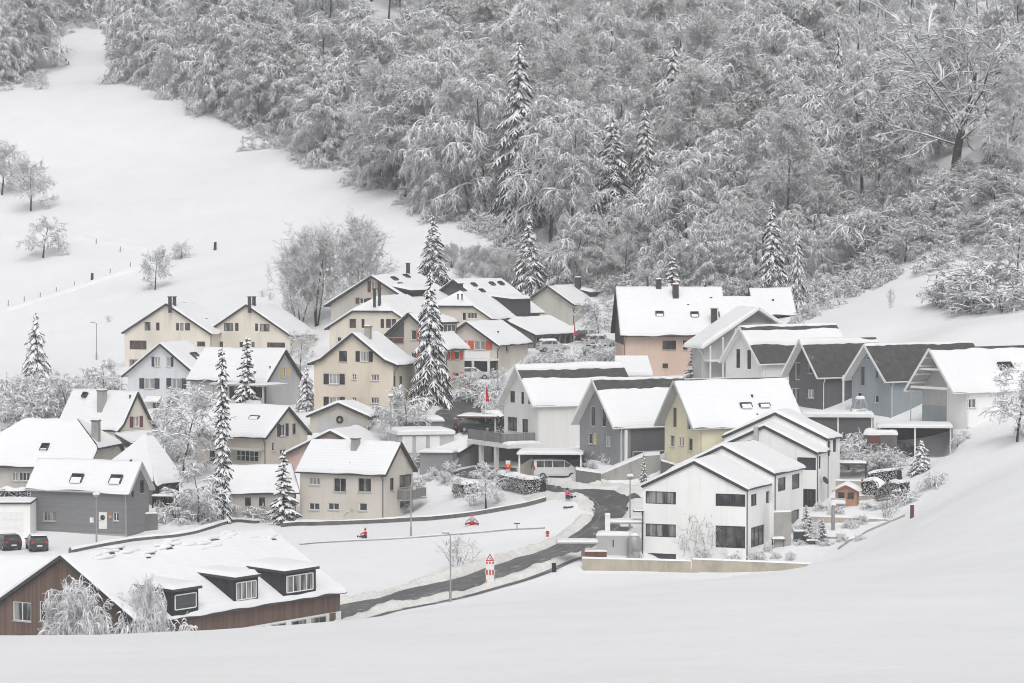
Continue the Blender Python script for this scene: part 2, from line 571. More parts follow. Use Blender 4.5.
    def finish(s, snow=((0, 1),), th=.26, gutter=True, verge=True, foot=2.5, sides=(-1, 1), seed=None, snow_mat='roof_snow', nowall=''):
        fx, bx = s.hip_geo()
        zc = .03
        th *= .74
        zw = lambda x: s.roof_z(x) - s.t - zc
        # walls with openings
        mb = MB()
        def wall(w, outer):
            al, ou = s.axes(w)
            polys = [[Vector((u, z, 0)) for u, z in outer]]
            for (u0, z0, u1, z1) in s.openings[w]:
                polys.append([Vector((u0, z0, 0)), Vector((u1, z0, 0)), Vector((u1, z1, 0)), Vector((u0, z1, 0))])
            flat = [p for q in polys for p in q]
            tris = geometry.tessellate_polygon(polys)
            mb.add([s.pt(w, p.x, p.y) for p in flat], tris)
            for (u0, z0, u1, z1) in s.openings[w]:
                ring = [(u0, z0), (u1, z0), (u1, z1), (u0, z1)]
                vs = [s.pt(w, u, z) for u, z in ring] + [s.pt(w, u, z, -.19) for u, z in ring]
                mb.add(vs, [(i, (i + 1) % 4, 4 + (i + 1) % 4, 4 + i) for i in range(4)] + [(7, 6, 5, 4)])
        W = s.W
        def gable(hip):
            if hip > 0:
                hx = hip * s.hw
                zz = s.roof_z(hx) - s.t - zc
                pts = [(-W, -foot), (W, -foot), (W, zw(W))]
                if hx < W - .05: pts += [(hx, zz), (-hx, zz)]
                pts += [(-W, zw(W))]
                return pts
            pts = [(-W, -foot), (W, -foot), (W, zw(W))]
            if s.flare and .72 * s.hw < W: pts.append((.72 * s.hw, zw(.72 * s.hw)))
            pts.append((0, zw(0)))
            if s.flare and .72 * s.hw < W: pts.append((-.72 * s.hw, zw(.72 * s.hw)))
            return pts + [(-W, zw(W))]
        for w in 'FBLR':
            if w in nowall: continue
            if w == 'F': wall('F', gable(s.hipF))
            elif w == 'B': wall('B', gable(s.hipB))
            else: wall(w, [(s.ov, -foot), (s.L - s.ovb, -foot), (s.L - s.ovb, zw(W)), (s.ov, zw(W))])
        s.wall_ob = mb.build('wall', s.wallm, s.root, fix=False)
        # roof slabs
        mb = MB(); so = MB()
        xs = [0, .72 * s.hw, s.hw] if s.flare else [0, s.hw]
        for sd in (-1, 1):
            for k in range(len(xs) - 1):
                xa, xb = xs[k], xs[k + 1]
                ya0 = max(0, fx - xa) if s.hipF else 0
                yb0 = max(0, fx - xb) if s.hipF else 0
                ya1 = s.L - (max(0, bx - xa) if s.hipB else 0)
                yb1 = s.L - (max(0, bx - xb) if s.hipB else 0)
                poly = [(sd * xa, ya0, s.roof_z(xa))]
                if s.hipF and xa < fx < xb: poly.append((sd * fx, 0, s.roof_z(fx)))
                poly.append((sd * xb, yb0, s.roof_z(xb)))
                poly.append((sd * xb, yb1, s.roof_z(xb)))
                if s.hipB and xa < bx < xb: poly.append((sd * bx, s.L, s.roof_z(bx)))
                poly.append((sd * xa, ya1, s.roof_z(xa)))
                mb.prism(poly, (0, 0, -s.t))
                if s.soffit:
                    q = [Vector(p) + Vector((0, 0, -s.t - .004)) for p in poly]
                    c = sum(q, Vector()) / len(q)
                    q = [c + (p - c) * .995 for p in q]
                    so.prism(q, (0, 0, -.024))
        for hx, y, sg in ((fx, 0, 1), (bx, s.L, -1)):
            if hx > 0:
                zz = s.roof_z(hx)
                mb.prism([(-hx, y, zz), (hx, y, zz), (0, y + sg * hx, s.zp)], (0, 0, -s.t))
        s.roof_ob = mb.build('roof', s.roofm, s.root)
        if s.soffit: so.build('soffit', s.soffit, s.roof_ob)
        if verge and not s.hipF:
            for sd in (-1, 1):
                for k in range(len(xs) - 1):
                    p = Vector((sd * xs[k], -.026, s.roof_z(xs[k]) - .14)); q = Vector((sd * xs[k + 1], -.026, s.roof_z(xs[k + 1]) - .14))
                    MB().plank(p, q, .05, .26).build('verge_board', s.trim, s.roof_ob)
        if gutter:
            for sd in (-1, 1):
                MB().bar((sd * (s.hw + .05), fx * (s.hipF >= 1) * 0, s.ze - .12), (sd * (s.hw + .05), s.L, s.ze - .12), .075, n=7).build('gutter', s.trim, s.roof_ob)
            sd = 1 if s.al < 0 else -1
            yy = s.ov + .12
            pm = MB().bar((sd * (s.hw + .03), yy, s.ze - .12), (sd * (W + .07), yy, s.ze - .12 - s.oe - .2), .045, n=6)
            pm.bar((sd * (W + .07), yy, s.ze - .12 - s.oe - .2), (sd * (W + .07), yy, -foot * .6), .045, n=6)
            pm.build('downpipe', s.trim, s.root)
        # snow
        s.seed = seed or int(abs(s.o.x * 7 + s.o.y * 3)) + 1
        for k, (a, b_) in enumerate(snow):
            if a == 0:
                s.snow_piece(-b_, b_, th, s.seed + k, snow_mat)
            else:
                for sd in (-1, 1):
                    s.snow_piece(sd * a, sd * b_, th, s.seed + k + 7, snow_mat)
        for hx, y, sg in ((fx, 0, 1), (bx, s.L, -1)):
            if hx > 0: s.hip_snow(hx, y, sg, th, snow_mat)
        return s

    def snow_piece(s, sa, sb, th, seed, mat):
        """drift on the roof between slope fractions sa and sb (negative = left slope)"""
        if sa > sb: sa, sb = sb, sa
        ns = max(6, int((sb - sa) * s.hw / .35)); nu = max(8, int(s.L / .35))
        fx, bx = s.hip_geo()
        S = np.linspace(sa, sb, ns + 1)
        # crowd rows and columns near the borders so that the edge rounds off
        def crowd(n, e):
            t = np.linspace(0, 1, n + 1)
            return np.concatenate(([0, e * .5, e], t[1:-1] * (1 - 2 * e) + e, [1 - e, 1 - e * .5, 1]))
        tS, tU = crowd(ns, min(.12, .2 / max(.3, (sb - sa) * s.hw))), crowd(nu, min(.1, .2 / s.L))
        S = sa + (sb - sa) * tS
        nz = Noise(seed, 1.3); nz2 = Noise(seed + 5, .35); ne = Noise(seed + 9, 2.6); ne2 = Noise(seed + 11, .7)
        SS, UU = np.meshgrid(S, tU, indexing='ij')
        X = SS * s.hw
        y0 = np.maximum(0, fx - np.abs(X)) if s.hipF else np.zeros_like(X)
        y1 = s.L - (np.maximum(0, bx - np.abs(X)) if s.hipB else np.zeros_like(X))
        Y = y0 + (y1 - y0) * UU
        TT, _ = np.meshgrid(tS, tU, indexing='ij')
        # ragged inner borders
        rag = (ne(Y, Y * 0 + seed) * .05 + ne2(Y, Y * 0) * .05)
        if abs(sa) < .97 and sa != -abs(sb): X = X + rag * np.clip(1 - TT * 3, 0, 1)
        if abs(sb) < .97: X = X + rag[:, ::-1] * np.clip((TT - .67) * 3, 0, 1)
        if abs(sb) >= .97: X = X + np.sign(sb) * (.09 + .10 * nz(Y, Y * 0)) * np.clip((TT - .9) * 10, 0, 1)
        if abs(sa) >= .97: X = X + np.sign(sa) * (.09 + .10 * nz(Y, Y * 0)) * np.clip((.1 - TT) * 10, 0, 1)
        Z = np.vectorize(s.roof_z)(X)
        dS = np.minimum(TT, 1 - TT) * (sb - sa) * s.hw
        dU = np.minimum(UU, 1 - UU) * s.L
        rim = lambda d: np.sqrt(np.clip(1 - (1 - np.clip(d / .16, 0, 1)) ** 2, 0, 1))
        e = rim(dS) * rim(dU)
        H = th * (1 + .28 * nz2(X, Y) + .13 * nz(X, Y)) * e
        Z = Z + .012 + H
        ridge_round = np.exp(-(X / .35) ** 2) * s.tan * .12
        Z = Z - ridge_round * (e > .5)
        a, b_ = X.shape
        idx = np.arange(a * b_).reshape(a, b_)
        F = np.stack([idx[:-1, :-1], idx[1:, :-1], idx[1:, 1:], idx[:-1, 1:]], -1).reshape(-1, 4)
        V = np.stack([X, Y, Z], -1).reshape(-1, 3)
        mobj('roof_snow', mesh_np('roof_snow', V, F, M[mat], True), s.roof_ob)

    def hip_snow(s, hx, y, sg, th, mat):
        n = 14
        V, F = [], []
        nz = Noise(s.seed + 3, 1.1)
        zz = s.roof_z(hx)
        for i in range(n + 1):
            t = i / n
            for j in range(n + 1):
                q = j / n * 2 - 1
                x = q * hx * (1 - t)
                e = min(1, t / .06) ** .5
                V.append((x, y + sg * hx * t - sg * .05 * (t == 0), zz + (s.zp - zz) * t + .012 + th * e * (1 + .1 * float(nz(x, t * hx)))))
        for i in range(n):
            for j in range(n):
                a = i * (n + 1) + j
                F.append((a, a + 1, a + n + 2, a + n + 1))
        mobj('roof_snow', mesh_np('roof_snow', V, F, M[mat], True), s.roof_ob)

    # ------------------------------------------------ fittings on the roof
    def chimney(s, px, py, top, w=.55, dpt=.55, side=1, mat='concrete', cap='metal_dark', snow=True):
        h = s.on_roof(px, py, side)
        zt = s.hit(px, top, (h.x, h.y, 0), s.Mi.to_3x3() @ Vector((0, 1, 0))).z
        c = MB().bb(h.x - w / 2, h.x + w / 2, h.y - dpt / 2, h.y + dpt / 2, h.z - .8, zt).build('chimney', M[mat], s.root)
        MB().bb(h.x - w / 2 - .07, h.x + w / 2 + .07, h.y - dpt / 2 - .07, h.y + dpt / 2 + .07, zt, zt + .09).build('chimney_cap', M[cap], c)
        if snow:
            snow_cap('snow_cap', h.x, h.y, zt + .09, w / 2 + .04, dpt / 2 + .04, .16, c)
    def pipe(s, px, py, top, r=.09, side=1, mat='metal_dark'):
        h = s.on_roof(px, py, side)
        zt = s.hit(px, top, (h.x, h.y, 0), s.Mi.to_3x3() @ Vector((0, 1, 0))).z
        MB().bar((h.x, h.y, h.z - .2), (h.x, h.y, zt), r, n=8).bar((h.x, h.y, zt - .12), (h.x, h.y, zt), r * 1.4, n=8).build('flue', M[mat], s.root)
    def skylight(s, x0, y0, x1, y1, side=1, cover=.45):
        a = s.on_roof(x0, y0, side); b_ = s.on_roof(x1, y0, side); c = s.on_roof((x0 + x1) / 2, y1, side)
        ymid, wy = (a.y + b_.y) / 2, abs(b_.y - a.y)
        xa, xb = abs(a.x), abs(c.x)
        if xb < xa: xa, xb = xb, xa
        xm = side * (xa + xb) / 2
        cs = 1 / math.sqrt(1 + s.tan ** 2)
        sl = Vector((side * cs, 0, -s.tan * cs)); al = Vector((0, 1, 0)); up = sl.cross(al) * (1 if sl.cross(al).z > 0 else -1)
        Ls = (xb - xa) / cs
        c0 = Vector((xm, ymid, s.roof_z(xm))) + up * .17
        k = MB()
        for q in (-1, 1):
            k.box(c0 + al * (q * wy / 2), (.09, Ls, .44), (al, sl, up))
        k.box(c0 - sl * (Ls / 2), (wy + .09, .1, .46), (al, sl, up))
        if cover < .3: k.box(c0 + sl * (Ls / 2), (wy + .09, .09, .42), (al, sl, up))
        o = k.build('skylight', M['metal_dark'], s.root)
        MB().box(c0 + up * .10, (wy - .09, Ls - .1, .03), (al, sl, up)).build('pane', M['glass'], o)
        if cover:
            MB().box(c0 + up * .13 + sl * (Ls * (1 - cover) / 2 + .06), (wy - .1, Ls * cover + .12, .12), (al, sl, up)).build('snow_cap', M['cap_snow'], o)
    def dormer(s, xl, yl, xr, yr, ytop, side=1, mat='black_boards', pitch=.12, win=(.12, .88, .12, .86), panes=3, over=.25, glass='curtain', snowth=.3):
        """shed dormer: bottom corners of its front on the slope, top pixel of the front"""
        a = s.on_roof(xl, yl, side); b_ = s.on_roof(xr, yr, side)
        xf = (a.x + b_.x) / 2
        y0, y1 = min(a.y, b_.y), max(a.y, b_.y)
        zb = s.roof_z(xf)
        zt = s.hit((xl + xr) / 2, ytop, (xf, 0, 0), (1, 0, 0)).z
        # where the dormer roof meets the slope
        xm = (s.zp - zt - pitch * abs(xf)) / (s.tan - pitch) if s.tan > pitch else 0
        xm = max(0.05, xm) * side
        zm = s.roof_z(xm)
        k = MB()
        k.prism([(xf, y0, zb - .3), (xf, y0, zt), (xm, y0, zm), (xm, y0, zm - .5)], (0, y1 - y0, 0))
        d = k.build('dormer', M[mat], s.root)
        ex = side * over
        zo = zt - pitch * over
        slope = (zm - zt) / (xm - xf)
        k = MB()
        tz = .2
        pts = [(xf + ex, zt + slope * ex), (xm - side * .25, zm + slope * (-side * .25))]
        k.prism([(pts[0][0], y0 - .18, pts[0][1]), (pts[1][0], y0 - .18, pts[1][1]), (pts[1][0], y0 - .18, pts[1][1] + tz), (pts[0][0], y0 - .18, pts[0][1] + tz)], (0, y1 - y0 + .36, 0))
        k.build('dormer_roof', M['metal_dark'], d)
        if snowth:
            n, m = 10, 10
            V = []; F = []; nz = Noise(int(y0 * 9) + 4, 1.4)
            for i in range(n + 1):
                for j in range(m + 1):
                    t, u = i / n, j / m
                    x = pts[0][0] + (pts[1][0] - pts[0][0]) * t
                    y = y0 - .14 + (y1 - y0 + .28) * u
                    e = (min(1, min(u, 1 - u) / .08) ** .5) * (min(1, t / .08) ** .5)
                    V.append((x, y, pts[0][1] + (pts[1][1] - pts[0][1]) * t + tz + .012 + snowth * e * (1 + .12 * float(nz(x, y)))))
            for i in range(n):
                for j in range(m):
                    q = i * (m + 1) + j
                    F.append((q, q + 1, q + m + 2, q + m + 1))
            mobj('roof_snow', mesh_np('roof_snow', V, F, M['roof_snow'], True), d)
        if win:
            hy, hz = y1 - y0, zt - zb
            a0, a1 = y0 + hy * win[0], y0 + hy * win[1]
            b0, b1 = zb + hz * win[2], zb + hz * win[3]
            fr = MB()
            fw = .08
            xo = xf + side * .03
            for y in [a0, a1] + [a0 + (a1 - a0) * q / panes for q in range(1, panes)]:
                fr.bb(xo - .04, xo + .04, y - fw / 2, y + fw / 2, b0, b1)
            for z in (b0, b1): fr.bb(xo - .035, xo + .035, a0 + fw / 2, a1 - fw / 2, z - fw / 2, z + fw / 2)
            f = fr.build('window', M['white_paint'], d)
            for q in range(panes):
                ya, yb = a0 + (a1 - a0) * q / panes + fw / 2, a0 + (a1 - a0) * (q + 1) / panes - fw / 2
                MB().bb(xo - .02, xo, ya, yb, b0 + fw / 2, b1 - fw / 2).build('pane', M[glass], d)
        return d

def snow_cap(name, x, y, z, hx, hy, th, parent=None, n=8, mat='cap_snow'):
    """rounded cushion of snow on a flat top"""
    V, F = [], []
    nz = Noise(int(abs(x * 31 + y * 17 + z * 3)) % 9973, 2.0)
    g = [-1, -.985, -.94] + [q / n * 1.76 - .88 for q in range(n + 1)] + [.94, .985, 1]
    m = len(g)
    for a in g:
        for b in g:
            e = math.sqrt(max(0, 1 - max(0, (abs(a) - .7) / .3) ** 2.4)) * math.sqrt(max(0, 1 - max(0, (abs(b) - .7) / .3) ** 2.4))
            e = max(0, e)
            V.append((x + a * hx, y + b * hy, z + .006 + th * e * (1 + .12 * float(nz(a * hx * 1.5, b * hy * 1.5)))))
    for i in range(m - 1):
        for j in range(m - 1):
            q = i * m + j
            F.append((q, q + m, q + m + 1, q + 1))
    return mobj(name, mesh_np(name, V, F, M[mat], True), parent)
# ------------------------------------------------------------------ where the houses stand (measured gables)
HS = {
 'row':    House(225, -34, (60, 553), (-17, 614), (138, 616), 270, 648, oe=.35, ov=.35),
 'rear':   House(243, 80, (75, 556), hw=5.0, drop=2.7, ridge_x=-45, base=622),
 'shed3':  House(293, 68, (142, 460), (129, 491), (154, 487), 38, 536, oe=.35, ov=.45),
 'farmA':  House(312, 78, (110, 418), hw=6.2, drop=4.6, ridge_x=0, base=486, hipF=.6, hipB=.5),
 'farmN':  House(302, -30, (122, 436), (89, 481), (155, 481), 152, 502, oe=.7, ov=.4, hipF=.95),
 'cream1': House(338, 52, (138, 390), (119, 430), (159, 426), 73, 446, oe=.3, ov=.3, flare=.4),
 'blue4':  House(370, -20, (160, 342), (123, 375), (200, 376), 188, 412, oe=.6, ov=.5),
 'twinA':  House(415, -20, (166, 302), (121, 333), (210, 331), 196, 367, oe=.25, ov=.3),
 'twinB':  House(414, -20, (246, 303), (201, 334), (290.5, 334.5), 273, 367, oe=.25, ov=.3),
 'yshut':  House(355, 56, (286, 348), (262, 384), (300, 376), 205, 405, oe=.4, ov=.4),
 'mid5':   House(325, 55, (289, 405), (264, 440), (310, 429), 216, 466, oe=.4, ov=.3),
 'wing6':  House(313, 104, (292, 463), hw=4.6, drop=2.55, ridge_x=222, base=517, oe=.35, ov=.3),
 'front7': House(308, 63, (401.5, 440), (385, 475), (417, 468), 312, 516, oe=.35, ov=.35),
 'pink8':  House(323, -15, (330, 429), (276, 457), (384, 458), 357, 476, oe=.4, ov=.5),
 'gar9':   House(333, -15, (338, 401), (308, 414), (371, 416), 353, 433, oe=.3, ov=.35),
 'cream14': House(340, -20, (352, 331), (309, 362), (398, 364), 377, 414, oe=.6, ov=.4, flare=.4),
 'half13': House(372, -18, (372, 296), (325, 328), (420, 328), 408, 356, oe=.5, ov=.3, hipF=.42),
 'back12': House(395, -25, (371, 274), (324, 304), (418, 306), 420, 345, oe=.7, ov=.5),
 'red15':  House(353, -27, (408, 311), (370, 346), (447, 349), 431, 389, oe=.4, ov=.5),
 'hip16':  House(388, -20, (453, 291), (414, 318), (492, 318), 478, 343, oe=.5, ov=.3, hipF=.5),
 'red17':  House(373, -27, (466, 320), (434, 343), (498, 344), 501, 379, oe=.45, ov=.5),
 'big18':  House(403, -32, (453, 278), (409, 312), (497, 313), 501, 345, oe=.5, ov=.5),
 'barn19': House(392, -32, (502, 317), (469, 333), (535, 333), 549, 351, oe=.5, ov=.4),
 'far20':  House(437, -30, (547, 284), (520, 303), (574, 304), 604, 326, oe=.5, ov=.5),
 'peach21': House(362, -87, (615.5, 286), hw=6.4, drop=5.6, ridge_x=722, base=378, oe=.8, ov=.5),
 'far22':  House(388, -86, (749, 287), hw=4.6, drop=3.3, ridge_x=791, base=322),
 'grey23': House(346, 22, (759, 306), (703, 345), (816, 345), 740, 378, oe=.7, ov=.9),
 'dark24': House(335, -56, (739, 324), (719, 360), (760, 363), 836, 380, oe=.4, ov=.7),
 'dark25': House(325, -60, (799, 337), (780, 376), (817, 374), 876, 408, oe=.35, ov=.9),
 'blue26': House(316, -57, (864, 342), (840, 379), (883, 378.5), 972, 416, oe=.35, ov=1.0),
 'white27': House(306, -55, (929, 346), (901, 393), (950, 386), 1046, 430, oe=.35, ov=2.2),
 'white28': House(318, -62, (515, 363), (498, 401), (534, 405), 622, 457, oe=.3, ov=.7),
 'gar31':  House(322, 48, (482, 437), (460, 450), (505, 449), 446, 469, oe=.25, ov=.2),
 'grey29': House(304, -60, (592, 377), (571, 421), (614, 427), 683, 460, oe=.3, ov=.9),
 'yell30': House(296, -62, (673.5, 378), (655, 421.5), (693.5, 429), 786, 462, oe=.35, ov=1.0),
 'ter1':   House(270, -23, (694, 459), (642, 485.5), (747, 486), 721, 558, oe=.1, ov=.12),
 'ter2':   House(276.2, -23, (722, 443.5), (669, 470), (774, 471.5), 753, 535, oe=.1, ov=.12),
 'ter3':   House(288, -23, (764, 423.5), (711, 449), (817, 450.5), 777, 508, oe=.1, ov=.12),
 'ter4':   House(291.3, -23, (775, 410.5), (722, 435), (827, 437), 789, 500, oe=.1, ov=.12),
}

# ------------------------------------------------------------------ terrain: heights through measured ground points
CTRL = []
def ctl(px, py, d, w=1.0):
    p = P(px, py, d); CTRL.append((p.x, p.y, p.z))
for k, h in HS.items():
    if k in ('rear', 'ter2', 'ter4'): continue
    for c in h.corners(k in ('row',)):
        CTRL.append((c.x, c.y, c.z))
    if h.al > 0 and k not in ('gar31', 'grey23', 'farmA'):
        c = h.M @ Vector((-h.W - .3, h.L - h.ovb, 0)); CTRL.append((c.x, c.y, c.z))
# hillside field in the foreground, falling away from the camera to a soft brow
for x, y in ((-30, -30), (0, -30), (30, -30)): CTRL.append((x, y, 36.5))
for x in (-14, 0, 14): CTRL.append((x, 6, 36.9))
for px, py, d in ((0, 683, 95), (512, 676, 95), (1024, 668, 95), (0, 655, 125), (256, 648, 125), (512, 636, 128), (768, 625, 130), (1024, 616, 132),
                  (0, 637, 160), (150, 634, 160), (300, 625, 160), (450, 610, 162), (600, 600, 165), (800, 590, 170), (1024, 575, 170),
                  (620, 588, 215), (820, 578, 215), (1024, 545, 215), (700, 577, 252), (820, 566, 256), (900, 535, 258), (960, 500, 262), (1024, 470, 262),
                  (920, 517, 268), (1015, 440, 290), (990, 440, 290)):
    ctl(px, py, d)
for x, z in ((-45, 10.4), (-25, 9.8)): CTRL.append((x, 200, z))
# road level and gardens
for px, py, d in ((345, 612, 247), (400, 601, 252), (450, 588, 259), (500, 574, 265), (550, 556, 273), (585, 560, 265), (400, 545, 283), (440, 560, 273), (520, 540, 284), (300, 545, 282),
                  (300, 525, 296), (440, 520, 298), (540, 502, 299), (590, 538, 282), (612, 513, 289), (590, 493, 294.5), (545, 485, 303), (500, 470, 315), (470, 492, 308),
                  (640, 490, 300), (640, 550, 272), (610, 545, 276), (455, 415, 338), (480, 395, 350), (440, 440, 329), (430, 470, 318), (60, 551, 282), (20, 549, 284), (130, 540, 288), (200, 530, 294),
                  (180, 500, 305), (190, 440, 336), (100, 410, 362), (20, 420, 350), (840, 508, 283), (800, 540, 272), (860, 505, 286), (900, 490, 288), (840, 525, 278),
                  (870, 470, 298), (900, 455, 303), (930, 460, 296), (880, 448, 303), (540, 480, 309), (680, 500, 290),
                  (590, 340, 385), (560, 352, 375), (610, 380, 352), (650, 376, 352), (720, 375, 345), (470, 378, 368), (440, 392, 352)):
    ctl(px, py, d)
for px, py, d in ((588, 485.5, 297.5), (575, 484.5, 298), (612, 487, 297.5), (635, 488.5, 297), (600, 574.5, 262), (690, 575, 262), (790, 571, 262), (620, 556.5, 268), (700, 559, 268), (780, 560, 267), (815, 548, 270), (850, 541, 273), (830, 523, 279), (880, 520, 280), (845, 506, 286), (895, 498, 288), (835, 480, 296), (815, 512, 284)):
    ctl(px, py, d)
# meadow slope on the left
for px, py, d in ((0, 362, 436), (60, 362, 432), (100, 368, 425), (0, 290, 482), (130, 285, 474), (230, 290, 455), (0, 200, 540), (150, 190, 535), (300, 230, 492), (400, 245, 470), (480, 238, 470),
                  (0, 92, 622), (120, 150, 565), (250, 160, 545), (80, 30, 690), (130, 85, 615), (200, 110, 580), (300, 152, 538), (340, 170, 522), (420, 205, 490), (500, 240, 468), (340, 318, 425), (400, 290, 440), (0, 92, 640)):
    ctl(px, py, d)
# wooded hillside behind and right
for px, py, d in ((520, 235, 472), (600, 255, 455), (680, 275, 430), (760, 290, 410), (400, 140, 560), (520, 130, 560), (650, 160, 530), (760, 180, 500), (300, 60, 640), (450, 40, 660), (600, 50, 640), (760, 70, 600),
                  (512, -60, 760), (760, -60, 720), (200, -60, 780), (0, -40, 780), (60, 10, 715), (830, 300, 395), (860, 325, 360), (900, 310, 365), (980, 268, 388), (940, 290, 375), (1024, 255, 392), (1024, 310, 350), (960, 330, 335),
                  (900, 255, 415), (880, 205, 440), (955, 160, 412), (1024, 190, 402), (1024, 110, 450), (900, 90, 530), (1024, 20, 560), (900, 0, 640)):
    ctl(px, py, d)
for x, y, z in ((-220, 220, 15), (-220, 420, 22), (-260, 650, 75), (230, 640, 130), (230, 420, 75), (200, 260, 38), (150, 120, 34), (-150, 100, 26), (-200, 900, 130), (0, 950, 150), (220, 950, 175), (-70, 300, 12), (-95, 260, 11), (-80, 350, 18)):
    CTRL.append((x, y, z))
CTRL = np.array(CTRL, float)

def tps_fit(C, lam=.002):
    p = C[:, :2] / 100.0; n = len(p)
    r2 = ((p[:, None] - p[None]) ** 2).sum(-1)
    K = np.where(r2 > 0, .5 * r2 * np.log(np.maximum(r2, 1e-12)), 0) + lam * np.eye(n)
    Q = np.c_[np.ones(n), p]
    A = np.block([[K, Q], [Q.T, np.zeros((3, 3))]])
    return p, np.linalg.solve(A, np.r_[C[:, 2], 0, 0, 0])
TP, TW = tps_fit(CTRL)
def tps(x, y):
    q = np.stack([np.ravel(x), np.ravel(y)], -1) / 100.0
    out = np.empty(len(q))
    for i in range(0, len(q), 4000):
        c = q[i:i + 4000]
        r2 = ((c[:, None] - TP[None]) ** 2).sum(-1)
        K = np.where(r2 > 0, .5 * r2 * np.log(np.maximum(r2, 1e-12)), 0)
        out[i:i + 4000] = K @ TW[:-3] + TW[-3] + c @ TW[-2:]
    return out.reshape(np.shape(x))

def axis(segs):
    a = []
    for x0, x1, st in segs:
        a += list(np.arange(x0, x1, st))
    return np.array(a + [segs[-1][1]])
GX = axis([(-700, -280, 60), (-280, -120, 10), (-120, -64, 4), (-64, 64, .8), (64, 120, 4), (120, 280, 10), (280, 700, 60)])
GY = axis([(-300, -40, 40), (-40, 60, 8), (60, 200, 3), (200, 360, .8), (360, 480, 1.6), (480, 800, 5), (800, 1400, 50)])
gxx, gyy = np.meshgrid(GX, GY, indexing='ij')
cx, cy = np.clip(gxx, -230, 230), np.clip(gyy, -40, 900)
GZ = tps(cx, cy)
_n1, _n2, _n3 = Noise(3, .09), Noise(4, .3), Noise(5, 1.1)
GZ += .16 * _n1(gxx, gyy) + .05 * _n2(gxx, gyy) + .018 * _n3(gxx, gyy)

def carve(px0, px1, yb, d, reach=2.6, back=0.):
    """level the ground at the foot of a garden wall that stands at distance d"""
    x0, x1 = (px0 - 512) / FPX * d, (px1 - 512) / FPX * d
    zb = P(px0, yb, d).z
    i = np.where((GX > x0 - .4) & (GX < x1 + .4))[0]; j = np.where((GY > d - reach) & (GY < d + .1))[0]
    for q in j:
        t = (d - GY[q]) / reach
        GZ[i, q] = np.minimum(GZ[i, q], zb * (1 - t) + GZ[i, q] * t - .05 * (1 - t))
    if back:
        j = np.where((GY >= d + .1) & (GY < d + back))[0]
        GZ[np.ix_(i, j)] = np.minimum(GZ[np.ix_(i, j)], zb - .05)
for q in ((582, 690, 573, 263.5), (692, 800, 572, 263.5), (804, 852, 545, 273.5), (811, 895, 525, 279.5), (858, 907, 505.5, 288.5), (774, 792, 535, 271.5), (601, 662, 486, 299), (576, 601, 484.5, 298.5), (643, 682, 562.5, 271.2, 3.2), (876, 948, 458, 300.5, 7, 5.0), (806, 866, 443, 306.5, 5), (532, 580, 480, 305, 4, 4.5)): carve(*q)

def ground(x, y):
    """height of the built terrain sheet"""
    i = int(np.clip(np.searchsorted(GX, x) - 1, 0, len(GX) - 2)); j = int(np.clip(np.searchsorted(GY, y) - 1, 0, len(GY) - 2))
    a = (x - GX[i]) / (GX[i + 1] - GX[i]); b = (y - GY[j]) / (GY[j + 1] - GY[j])
    return float((GZ[i, j] * (1 - a) + GZ[i + 1, j] * a) * (1 - b) + (GZ[i, j + 1] * (1 - a) + GZ[i + 1, j + 1] * a) * b)

def G(px, py, d0=190.0, d1=900.0):
    """ground point seen at the pixel (first crossing beyond d0 metres)"""
    r = ray(px, py); d = d0; prev = None
    while d < d1:
        p = CAM + r * (d / r.y)
        if p.z <= ground(p.x, p.y):
            lo, hi = d - 2.0, d
            for _ in range(12):
                m = (lo + hi) / 2; q = CAM + r * (m / r.y)
                if q.z <= ground(q.x, q.y): hi = m
                else: lo = m
            q = CAM + r * (hi / r.y)
            return Vector((q.x, q.y, ground(q.x, q.y)))
        d += 2.0
    p = CAM + r * (d1 / r.y)
    return Vector((p.x, p.y, ground(p.x, p.y)))

def at_ground(px, d):
    """ground point straight below the pixel column at distance d"""
    x = (px - 512) / FPX * d
    return Vector((x, d, ground(x, d)))

nx, ny = len(GX), len(GY)
idx = np.arange(nx * ny).reshape(nx, ny)
tf = np.stack([idx[:-1, :-1], idx[1:, :-1], idx[1:, 1:], idx[:-1, 1:]], -1).reshape(-1, 4)
terrain = mobj('snow_terrain', mesh_np('snow_terrain', np.stack([gxx, gyy, GZ], -1).reshape(-1, 3), tf, M['snow'], True))
tag(terrain, 'snow-covered valley floor and hillside', None, kind='structure')
# ------------------------------------------------------------------ houses
def slab_roof(root, name, x0, x1, y0, y1, z, th=.22, mat='white_paint', snow=.28, parent=None):
    snow *= .62
    s = MB().bb(x0, x1, y0, y1, z - th, z).build(name, M[mat], parent or root)
    if snow:
        snow_cap('roof_snow', (x0 + x1) / 2, (y0 + y1) / 2, z, abs(x1 - x0) / 2 - .03, abs(y1 - y0) / 2 - .03, snow, s, n=14, mat='roof_snow')
    return s

